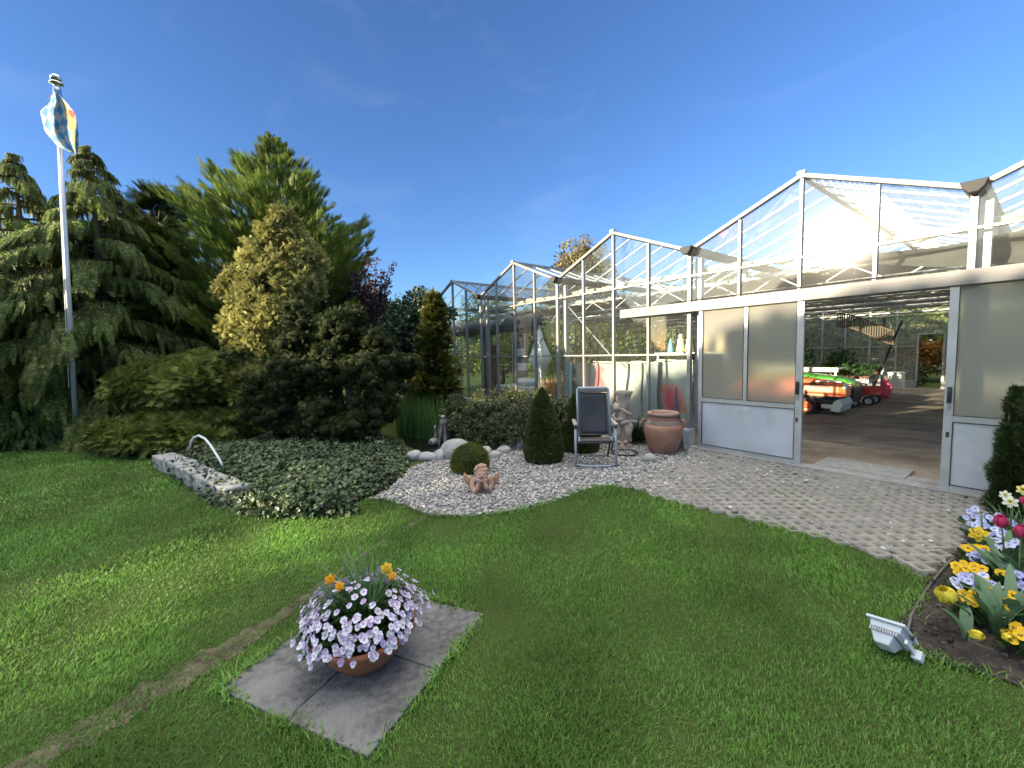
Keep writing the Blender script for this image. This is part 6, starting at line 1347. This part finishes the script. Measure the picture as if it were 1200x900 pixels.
shader_tree('leafy_tree', 'unseen leafy tree beside the house, its crown cut to shape the shade', -5.3, 2.7, -27.0, 46000, .26, broad, 91)
shader_tree('shade_hedge', 'unseen tall hedge outside the left of the picture, cut to shade the lawn', -12.3, -5.3, -27.2, 30000, .26, dark, 92, 'hedge')

belt = []; g = np.random.default_rng(77)
path = np.array([(-48, -22), (-44, -4), (-38, 8), (-30, 18), (-20, 26), (-8, 29), (6, 29), (22, 26)], float)
sg_ = np.linalg.norm(np.diff(path, axis=0), axis=1); n = 30000; k = g.choice(len(sg_), n, p=sg_/sg_.sum()); q = path[k]+(path[k+1]-path[k])*g.random((n, 1))+g.normal(0, 1.0, (n, 2)); top = 4.6+1.0*vnoise(q, .35, 5)+.5*vnoise(q, 1.2, 6); z = g.random(n)**.8*top
V, F = place(LEAF_V, LEAF_F, np.concatenate([q, z[:, None]], 1), unit(n), unit(n), .55*g.uniform(.6, 1.3, n)); tag(np_obj('distant_wood', V, F, broad), 'far belt of trees and hedges beyond the greenhouse', 'wood', kind='stuff')
# ================================================================== flagpole with chequered flag
pb_ = dp(82, 440, 8.25); ptop = dp(65.5, 93, 8.25); fx_, fy_ = pb_[0], pb_[1]
t = thing('flagpole', 'white metal flagpole with polished ball top in front of the weeping conifers', 'flagpole', (fx_, fy_, 0))
tx_, ty_, tz_ = ptop; b = MB(); b.tube([(fx_, fy_, 0), ((fx_+tx_)/2, (fy_+ty_)/2, tz_*.5), (tx_, ty_, tz_-.18)], [.043, .040, .033], 14); b.build('pole', noise_mat('white_pole', (.62, .63, .66), (.72, .73, .76), .3, 4, metal=.25), t, world=True, smooth=True)
b = MB(); b.lathe([(.045, -.45), (.062, -.42), (.062, -.12), (.05, -.10), (.05, -.05), (.10, -.04), (.10, -.01), (.03, 0), (.03, .02)], 18, (tx_, ty_, tz_-.05)); b.ball((tx_, ty_, tz_+.02), (.085, .085, .07), 18, 12); b.build('finial', plain('polished_metal', (.55, .56, .58), .12, 1.0, .03), t, world=True, smooth=True)
b = MB(); b.tube([(tx_+.06, ty_-.02, tz_-.3), (fx_+.07, fy_-.02, 1.2)], .006, 5); b.build('halyard', M['white_pl'], t, world=True)
def flag_mat():
    m, tt, b, L = new_mat('lozenge_flag'); N = tt.nodes; uv = N.new('ShaderNodeUVMap'); mp = N.new('ShaderNodeMapping'); mp.inputs['Rotation'].default_value = (0, 0, math.radians(38)); mp.inputs['Scale'].default_value = (1, 1.25, 1)
    ck = N.new('ShaderNodeTexChecker'); ck.inputs['Scale'].default_value = 6.0; ck.inputs['Color1'].default_value = (.08, .31, .54, 1); ck.inputs['Color2'].default_value = (.47, .49, .50, 1)
    L.new(uv.outputs['UV'], mp.inputs['Vector']); L.new(mp.outputs['Vector'], ck.inputs['Vector'])
    sp = N.new('ShaderNodeSeparateXYZ'); L.new(uv.outputs['UV'], sp.inputs['Vector']); n = N.new('ShaderNodeTexNoise'); n.inputs['Scale'].default_value = 6; L.new(uv.outputs['UV'], n.inputs['Vector'])
    ad = N.new('ShaderNodeMath'); ad.operation = 'MULTIPLY_ADD'; ad.inputs[1].default_value = .22; L.new(n.outputs['Fac'], ad.inputs[0]); L.new(sp.outputs['X'], ad.inputs[2])
    def band(lo, hi, src):
        r = N.new('ShaderNodeValToRGB'); r.color_ramp.interpolation = 'CONSTANT'; e = r.color_ramp.elements; e[0].color = (0, 0, 0, 1); e[1].position = lo; e[1].color = (1, 1, 1, 1); x = e.new(hi); x.color = (0, 0, 0, 1); L.new(src, r.inputs['Fac']); return r.outputs['Color']
    mx = N.new('ShaderNodeMix'); mx.data_type = 'RGBA'; mx.inputs['B'].default_value = (.48, .38, .08, 1); L.new(band(.86, 1.0, ad.outputs['Value']), mx.inputs['Factor']); L.new(ck.outputs['Color'], mx.inputs['A'])
    vm = N.new('ShaderNodeVectorMath'); vm.operation = 'DISTANCE'; vm.inputs[1].default_value = (.92, .66, 0); L.new(uv.outputs['UV'], vm.inputs[0]); lt = N.new('ShaderNodeMath'); lt.operation = 'LESS_THAN'; lt.inputs[1].default_value = .075; L.new(vm.outputs['Value'], lt.inputs[0])
    m2 = N.new('ShaderNodeMix'); m2.data_type = 'RGBA'; m2.inputs['B'].default_value = (.75, .04, .05, 1); L.new(lt.outputs['Value'], m2.inputs['Factor']); L.new(mx.outputs['Result'], m2.inputs['A']); L.new(m2.outputs['Result'], b.inputs['Base Color']); b.inputs['Roughness'].default_value = .7
    tr = N.new('ShaderNodeBsdfTranslucent'); ms = N.new('ShaderNodeMixShader'); ms.inputs['Fac'].default_value = .5; L.new(m2.outputs['Result'], tr.inputs['Color']); L.new(b.outputs['BSDF'], ms.inputs[1]); L.new(tr.outputs['BSDF'], ms.inputs[2]); L.new(ms.outputs['Shader'], N['Material Output'].inputs['Surface']); return m
# outline of the hanging cloth: the left and right edges at each height, in pixels of the photograph, at the pole's own distance
rows = [(109, 60, 68), (116, 57, 76), (124, 53, 82), (130, 46, 86), (138, 49, 90), (146, 50, 91), (154, 52, 92), (162, 60, 92), (169, 66, 92), (176, 76, 92), (180, 84, 91)]
nu = 26; V = []; UV = []
for i, (py, xl, xr) in enumerate(rows):
    for k in range(nu+1):
        u = k/nu; px = xl+(xr-xl)*u; fold = .035*math.sin(u*9.5+i*.35)+.012*math.sin(u*21+i*.8)
        V.append(dp(px, py+1.5*math.sin(u*7+i), 8.15+fold*(.3+.7*min(1, i/3)))); UV.append((u, 1-i/(len(rows)-1)))
F = np.array([(i*(nu+1)+k, i*(nu+1)+k+1, (i+1)*(nu+1)+k+1, (i+1)*(nu+1)+k) for i in range(len(rows)-1) for k in range(nu)])
cen = np.mean(V, 0); o = np_obj('flag', np.array(V)-cen, [F], flag_mat(), smooth=True); o.location = cen; uvl = o.data.uv_layers.new(name='UVMap'); li = np.zeros(len(o.data.loops), np.int32); o.data.loops.foreach_get('vertex_index', li); uvl.data.foreach_set('uv', np.array(UV, np.float32)[li].ravel())
sb = o.modifiers.new('s', 'SUBSURF'); sb.levels = 1; sb.render_levels = 2; sd = o.modifiers.new('thick', 'SOLIDIFY'); sd.thickness = .003
tag(o, 'blue and white lozenge flag with a yellow edge and red mark hanging from the flagpole', 'flag')

# ================================================================== floodlight and its cable
grey_p = plain('light_grey_plastic', (.50, .53, .57), .45, 0, .05, 8); A3, B3, C3 = [np.array([*gp(px, py, z), z]) for px, py, z in ((1016, 719, .165), (1062, 733, .198), (1079, 752, .10))]
lx_, ly_ = gp(1045, 755); t = thing('floodlight', 'light grey floodlight lying tilted at the lawn edge', 'floodlight', (lx_, ly_, 0))
lf = B3-A3; wl = np.linalg.norm(lf); lf /= wl; vv = (C3-B3) - lf*((C3-B3) @ lf); hl = np.linalg.norm(vv); vv /= hl
nrm_f = np.cross(lf, vv); nrm_f *= np.sign(nrm_f[2]); o3 = (A3+B3)/2; sgn = 1
def loc3(a, bq, c): return o3+lf*a+vv*bq+nrm_f*c
def slab3(b, a0, a1, b0, b1, c0, c1, ins=0.0, m=0):
    V = [loc3(a, bb*sgn, c) for c, q in ((c0, ins), (c1, 0)) for a, bb in ((a0+q, b0+q), (a1-q, b0+q), (a1-q, b1-q), (a0+q, b1-q))]
    b.add(V, [(0, 1, 2, 3), (4, 5, 6, 7), (0, 1, 5, 4), (1, 2, 6, 5), (2, 3, 7, 6), (3, 0, 4, 7)], m)
hw_ = wl/2
b = MB(); slab3(b, -hw_, hw_, -.01, .155, -.016, 0); slab3(b, -hw_+.015, hw_-.015, .005, .14, -.055, -.016, .008); b.build('housing', grey_p, t, world=True, bevel=.004)
b = MB(); slab3(b, -hw_+.02, hw_-.02, .012, .132, .001, .004); b.build('front_glass', plain('lamp_glass', (.35, .37, .4), .08), t, world=True)
b = MB()
for k in range(11): a = -hw_+.03+k*(wl-.06)/10; slab3(b, a-.004, a+.004, .002, .135, -.075, -.05)
b.build('cooling_fins', plain('dark_slot', (.30, .31, .33), .6), t, world=True)
b = MB(); slab3(b, -hw_+.03, hw_-.04, .01, .12, -.125, -.07, .02); b.build('rear_box', grey_p, t, world=True, bevel=.004)
b = MB(); slab3(b, hw_-.005, hw_+.008, .03, .15, -.085, -.06); slab3(b, hw_-.01, hw_+.03, .13, .165, -.10, -.05); b.build('bracket', grey_p, t, world=True, bevel=.003)
b = MB(); b.tube([loc3(hw_+.002, sgn*.06, -.03), loc3(hw_+.014, sgn*.06, -.03)], .012, 10); b.build('knob', M['black'], t, world=True)
cpts = [(1064, 738, .06), (1068, 722, .012), (1076, 705, .012), (1086, 690, .02), (1097, 676, .03), (1107, 664, .035), (1116, 655, .04), (1124, 652, .05), (1131, 650, .05)]
b = MB(); b.tube([(*gp(px, py, z), z) for px, py, z in cpts], .0075, 7); o = b.build('cable', plain('grey_brown_cable', (.11, .10, .09), .6), smooth=True); tag(o, 'dark cable curving from the floodlight along the edge of the flower bed', 'cable')

# ================================================================== flower bed: tulips, daffodils, pansies
tul_leaf = leaf_mat('tulip_leaf', (.055, .12, .06), (.10, .18, .09), rough=.4, transl=.2)
def broad_leaves(parent, c, n, L, wd, mat, name='leaves'):
    V = []; F = []
    for k in range(n):
        a = rnd.uniform(0, 6.28); l = L*rnd.uniform(.75, 1.15); w_ = wd*rnd.uniform(.8, 1.2); tl = rnd.uniform(.25, .6); dr = rnd.uniform(.1, .35); o_ = np.array([math.cos(a), math.sin(a), 0]); lt = np.array([-math.sin(a), math.cos(a), 0]); i0 = len(V)
        for i in range(8):
            s_ = i/7; out = l*(tl*s_+dr*s_**3); z = l*(.95*s_-.35*dr*s_**3-.15*s_*s_); ww = w_*(math.sin(math.pi*min(1, .12+.88*s_))**.7)*.5+.0005; p = np.array(c)+o_*out+np.array([0, 0, z]); V += [p-lt*ww+o_*-.0+np.array([0, 0, ww*.5]), p-o_*ww*.3, p+lt*ww+np.array([0, 0, ww*.5])]
        F += [(i0+3*i+j, i0+3*i+j+1, i0+3*i+4+j, i0+3*i+3+j) for i in range(7) for j in (0, 1)]
    return np_obj(name, V, [np.array(F)], mat, parent, smooth=True, world=True)
def tulip(px, py, dist, s, pet, label, nrm=(0, 0, 1), base_px=None, closed=.5, leaves=3, cat='tulip', Ll=.26, double=False, group='tulips in the flower bed', ht=1.9):
    d_ = ray(px, py); d_ /= np.linalg.norm(d_); hd = CAM+d_*dist
    bs = np.array([*gp(*base_px), .03]) if base_px else np.array([hd[0]+.02, hd[1]+.02, .03])
    t = thing('tulip', label, cat, tuple(bs), 0, group); b = MB()
    for lay in range(3 if double else 2):
        for k in range(6 if double else 3):
            a = k*2*math.pi/(6 if double else 3)+lay*(.52 if double else 1.05); R3 = np.array(Matrix.Rotation(a, 3, 'Z')); V = []; nI, nJ = 7, 5
            for i in range(nI):
                u = i/(nI-1); z = s*ht*u; rad = s*(.12+(.62-.08*lay)*math.sin(u*2.3)**.8*(1-(closed*.55)*u**2)*(1-.12*lay)); hwid = s*.62*math.sin(math.pi*min(1, .08+.86*u))**.75+.0004
                for j in range(nJ): v = (j/(nJ-1)-.5)*2; V.append(R3 @ np.array([v*hwid, rad*(1-.22*v*v)+s*.09*math.sin(v*5+k*2.1+lay), z-s*.10*abs(v)*u]))
            b.add(V, [(i*nJ+j, i*nJ+j+1, (i+1)*nJ+j+1, (i+1)*nJ+j) for i in range(nI-1) for j in range(nJ-1)])
    o = b.build('blossom', pet, t, smooth=True, fix=False); o.location = Vector(hd)-Vector(bs); o.rotation_euler = face_dir(nrm).to_euler(); stem(t, bs, hd, .005, (0, 0, .02)); broad_leaves(t, bs, leaves, Ll, .05, tul_leaf); return t
pink = leaf_mat('pink_petal', (.52, .03, .11), (.66, .07, .18), rough=.45, transl=.25); yell_t = leaf_mat('yellow_petals', (.78, .62, .05), (.85, .72, .10), rough=.5, transl=.3)
def gdist(px, py, z): g_ = np.array([*gp(px, py, z), z]); return float(np.linalg.norm(g_-CAM))
tulip(1114, 705, gdist(1114, 712, .24), .062, yell_t, 'big double yellow tulip leaning over the bed edge above the floodlight', (-.35, -.35, .8), (1152, 742), .55, 2, double=True, ht=1.35)
tulip(1136, 742, gdist(1136, 748, .12), .034, yell_t, 'drooping pale yellow tulip lowest in the bed beside broad leaves', (.75, -.45, .35), (1132, 756), .7, 3, Ll=.2)
tulip(1174, 618, gdist(1174, 622, .34), .050, pink, 'pink tulip above the blue pansies, left one of the two', (-.1, -.3, 1), (1178, 672), .45, 4, Ll=.30)
tulip(1196, 629, gdist(1196, 632, .33), .046, pink, 'pink tulip at the right picture edge beside another', (.05, -.2, 1), (1193, 690), .55, 4, Ll=.30)
tulip(1199, 590, gdist(1199, 594, .36), .030, pink, 'small red tulip highest at the right picture edge', (0, -.1, 1), (1205, 640), .6, 3)
tulip(1176, 744, gdist(1176, 748, .14), .026, yell_t, 'small yellow tulip nodding near the front right of the bed', (.4, -.7, .1), (1168, 752), .7, 4, Ll=.30)
for k, (px, py, Ll, lab) in enumerate([(1160, 720, .34, 'clump of broad tulip leaves without a flower in the middle of the bed'), (1185, 715, .36, 'clump of broad tulip leaves at the right picture edge'), (1178, 668, .34, 'clump of upright tulip leaves below the pink tulips'), (1198, 680, .36, 'clump of tall tulip leaves farther back at the picture edge'), (1165, 748, .30, 'low clump of broad leaves at the front of the bed')]):
    g_ = gp(px, py+25 if py < 730 else py); t = thing('tulip_leaves', lab, 'plant', (*g_, .02), 0, 'leafy tulip clumps'); broad_leaves(t, (*g_, .02), 6, Ll, .055, tul_leaf)
    b = MB(); b.tube([(0, 0, 0), (.01, .01, Ll*.5)], .005, 6); b.build('stem', stem_m, t)
def daff(px, py, z, s, pet, tru, label, base_px, doubled=False):
    p = np.array([*gp(px, py, z), z]); g_ = np.array([*gp(*base_px), .03]); t = thing('daffodil', label, 'daffodil', tuple(g_), 0, 'daffodils in the flower bed'); daffodil_blossom(t, p, Vector(CAM-p)+Vector((-.3, 0, .6)), s, pet, tru, doubled=doubled); stem(t, g_, p, .004); strap_leaves('leaves', g_, 9, .3, .5, .012, blade, t)
daff(1147, 626, .22, .062, yel, yel, 'large yellow daffodil with frilled trumpet at the left of the blue pansies', (1152, 655), True)
daff(1184, 588, .36, .052, whp, palel, 'cream white daffodil in front of the upright yew', (1186, 640))
daff(1178, 580, .40, .040, whp, palel, 'smaller cream daffodil just above the larger one', (1184, 632))
daff(1199, 574, .42, .045, palel, yel, 'pale yellow daffodil at the right picture edge', (1202, 630))
# pansies
pan_b = [petal_mat('blue_petal', (.33, .36, .70), (.52, .54, .82)), petal_mat('deep_blue_petal', (.26, .28, .62), (.42, .44, .74)), vio_face[2], petal_mat('pansy_blotch', (.05, .03, .16), (.10, .06, .25))]
pan_y = [petal_mat('golden_petal', (.78, .47, .01), (.84, .56, .03)), petal_mat('golden_petal_upper', (.74, .43, .01), (.80, .50, .02)), vio_face[2], plain('dark_blotch', (.05, .015, .01), .6)]
pan_p = [petal_mat('pale_blue_petal', (.48, .52, .80), (.66, .70, .88)), pan_b[0], vio_face[2], pan_b[3]]
mp_ = {'b': viola_mesh(.029, pan_b), 'y': viola_mesh(.029, pan_y), 'p': viola_mesh(.029, pan_p)}
def pansy(px, py, z, kinds, label, n=5, spread=.06):
    n = int(n*1.4)
    c = np.array([*gp(px, py, z), z]); t = thing('pansy', label, 'pansy', (c[0], c[1], .03), 0, 'pansies in the flower bed')
    bunch('foliage', (c[0], c[1], z*.35), spread*1.1, z*.55, 90, .045, green, t)
    b = MB()
    for k in range(n):
        a = k*2.4; r = spread*math.sqrt((k+.3)/n); p = np.array([c[0]+r*math.cos(a), c[1]+r*math.sin(a), z+rnd.uniform(-.03, .03)])
        o = bpy.data.objects.new('blossom', mp_[kinds[k % len(kinds)]]); col.objects.link(o); o.parent = t; o.location = Vector(p)-Vector((c[0], c[1], .03)); sc_ = rnd.uniform(.8, 1.1); o.scale = (sc_,)*3
        o.rotation_euler = (face_dir(Vector(CAM-p)*.5+Vector((rnd.uniform(-1, 1), rnd.uniform(-1, 1), 1.6))).to_matrix() @ Matrix.Rotation(rnd.uniform(-.7, .7), 3, 'Z')).to_euler(); b.tube([(0, 0, 0), tuple(Vector(p)-Vector((c[0], c[1], .03)))], .0025, 5)
    b.build('stems', stem_m, t)
for px, py, z, kn, n, sp_, lab in [(1159, 607, .16, 'bbp', 12, .17, 'deep blue pansy clump farthest back beside the upright yew'), (1152, 616, .16, 'bp', 7, .10, 'blue pansy clump just left of the pink tulip'), (1168, 628, .17, 'pb', 7, .10, 'pale blue pansies right below the left pink tulip'), (1143, 643, .15, 'y', 6, .07, 'golden pansy clump nearest the pavers'), (1155, 650, .17, 'b', 5, .06, 'deep violet blue pansies right of the golden clump'), (1164, 658, .15, 'bp', 6, .07, 'blue pansies between the tulip stems'), (1141, 655, .12, 'p', 3, .04, 'two pale blue pansies low below the golden clump'), (1131, 668, .15, 'y', 6, .06, 'golden pansies in a row above the big blue clump'), (1145, 670, .15, 'y', 5, .05, 'golden pansies with dark faces left of the leaf clump'), (1144, 682, .16, 'bp', 9, .08, 'largest pale blue pansy clump above the big yellow tulip'), (1122, 684, .13, 'p', 3, .035, 'pale blue pansy pair reaching out over the bare soil'), (1141, 704, .16, 'y', 7, .06, 'dark faced golden pansies just right of the big yellow tulip'), (1152, 698, .17, 'y', 4, .04, 'golden pansies hard against the tulip leaves'), (1183, 707, .18, 'y', 4, .04, 'golden pansies half hidden among leaves at the right'), (1198, 700, .18, 'y', 4, .04, 'golden pansies at the right picture edge, upper clump'), (1195, 743, .14, 'y', 6, .06, 'golden pansies at the right picture edge, lowest clump'), (1181, 640, .2, 'p', 4, .06, 'pale blue pansies behind the tulip stems at the right'), (1197, 680, .16, 'b', 3, .04, 'lone violet blue pansies at the right picture edge'), (1176, 675, .16, 'y', 2, .03, 'small golden pansy beside the upright tulip leaves'), (1180, 690, .14, 'p', 3, .04, 'white blue pansies low among the tulip leaves')]: pansy(px, py, z, kn, lab, n, sp_)
# dry straw and small litter on the bed
n = 160; q = sample_poly(bed_poly, n); n = len(q); V, F = place(BLADE_V*np.array([.03, 1, .1]), BLADE_F, np.concatenate([q, np.full((n, 1), .055)], 1), unit(n)*np.array([1, 1, .15]), np.array([0, 0, 1.0])+unit(n)*.3, rng.uniform(.03, .12, n)); tag(np_obj('plant_litter', V, F, leaf_mat('dry_litter', (.16, .12, .08), (.34, .28, .2))), 'dry stalks and bits of litter on the bed soil', 'litter', kind='stuff')

# ================================================================== grass
grassm = leaf_mat('grass_blades', (.092, .205, .034), (.175, .325, .064), (.32, .32, .16), rough=.5, transl=.36, patch=1.1, spec=.25, p3=.94)
GR_V = np.array([(-.5, 0, 0), (.5, 0, 0), (.42, .5, .05), (-.42, .5, .05), (0, 1, .28)]); GR_F = [np.array([(0, 1, 2, 3)]), np.array([(3, 2, 4)])]
lp = np.array(lawn_poly); parts = []
for d0, d1, dens, wd, ln in ((1.0, 3.2, 18000, .0040, .025), (3.2, 4.6, 11000, .0052, .029), (4.6, 6.8, 5000, .008, .035), (6.8, 14, 2000, .013, .042)):
    lo, hi = lp.min(0), lp.max(0); lo = np.maximum(lo, CAM[:2]-d1); hi = np.minimum(hi, CAM[:2]+d1); n = int(dens*np.prod(hi-lo)); q = rng.uniform(lo, hi, (n, 2)); dd = np.linalg.norm(q-CAM[:2], axis=1); rel = q-CAM[:2]; fw = rel @ Fv[:2]; sd_ = rel @ R0[:2]
    k = (dd >= d0) & (dd < d1) & (fw > .55) & (np.abs(sd_) < fw*1.5+.6); q = q[k]; k = in_poly(q[:, 0], q[:, 1], lp) & ~in_poly(q[:, 0], q[:, 1], np.array([SA+(SA-SB)*.0, SB, SC, SA+uy])); q = q[k]
    ds = poly_dist(q[:, 0], q[:, 1], strip); wide = np.interp(np.linalg.norm(q-np.array(strip[0]), axis=1), [0, .5, .9, 1.6, 3], [.09, .10, .08, .04, .02]); k = (ds > wide*(1+.8*vnoise(q, 9, 3))) | (rng.random(len(q)) < .50+.4*(vnoise(q, 13, 21) > .2)); q = q[k]
    thin = vnoise(q, 2.1, 6)+.5*vnoise(q, 7, 7); q = q[rng.random(len(q)) < np.clip(1.02-.22*(thin > .9)-.1*(thin > .5), 0, 1)]
    n = len(q); a = rng.uniform(0, 6.283, n); tilt = np.abs(rng.normal(0, .42, n)); hgt_ = 1+.22*vnoise(q, 3.2, 8)
    lean = np.stack([np.cos(a)*tilt, np.sin(a)*tilt, np.ones(n)], 1); lean[:, :2] += .18*np.stack([vnoise(q, 1.7, 9), vnoise(q, 1.7, 10)], 1)
    tv = GR_V*np.array([wd/ln, 1, 1.0]); parts.append(place(tv, GR_F, np.concatenate([q, np.full((n, 1), -.002)], 1), lean, np.stack([np.cos(a), np.sin(a), .0*a], 1), ln*rng.uniform(.55, 1.25, n)*hgt_))
# tufts creeping over the slab edges, the gravel edge and into the outer paver holes
ed = [list(map(tuple, [SA, SB, SC, SA+uy, SA])), lawn_edge]
for line, sprd in ((ed[0], .02), (ed[1], .035)):
    line = np.array(line); seg = np.linalg.norm(np.diff(line, axis=0), axis=1); n = int(seg.sum()*700); k = rng.choice(len(seg), n, p=seg/seg.sum()); q = line[k]+(line[k+1]-line[k])*rng.random((n, 1))+rng.normal(0, sprd, (n, 2)); q = q[rng.random(n) < .5+.5*vnoise(q, 6, 12)]; n = len(q); a = rng.uniform(0, 6.283, n)
    parts.append(place(GR_V*np.array([.14, 1, 1]), GR_F, np.concatenate([q, np.full((n, 1), .0)], 1), np.stack([np.cos(a)*.6, np.sin(a)*.6, np.ones(n)], 1), np.stack([np.cos(a), np.sin(a), 0*a], 1), .05*rng.uniform(.6, 1.3, n)))
V, F = join(parts); tag(np_obj('grass', V, F, grassm), 'short mown green grass of the lawn', 'grass', kind='stuff')
print('GRASS faces', sum(len(f) for f in F))
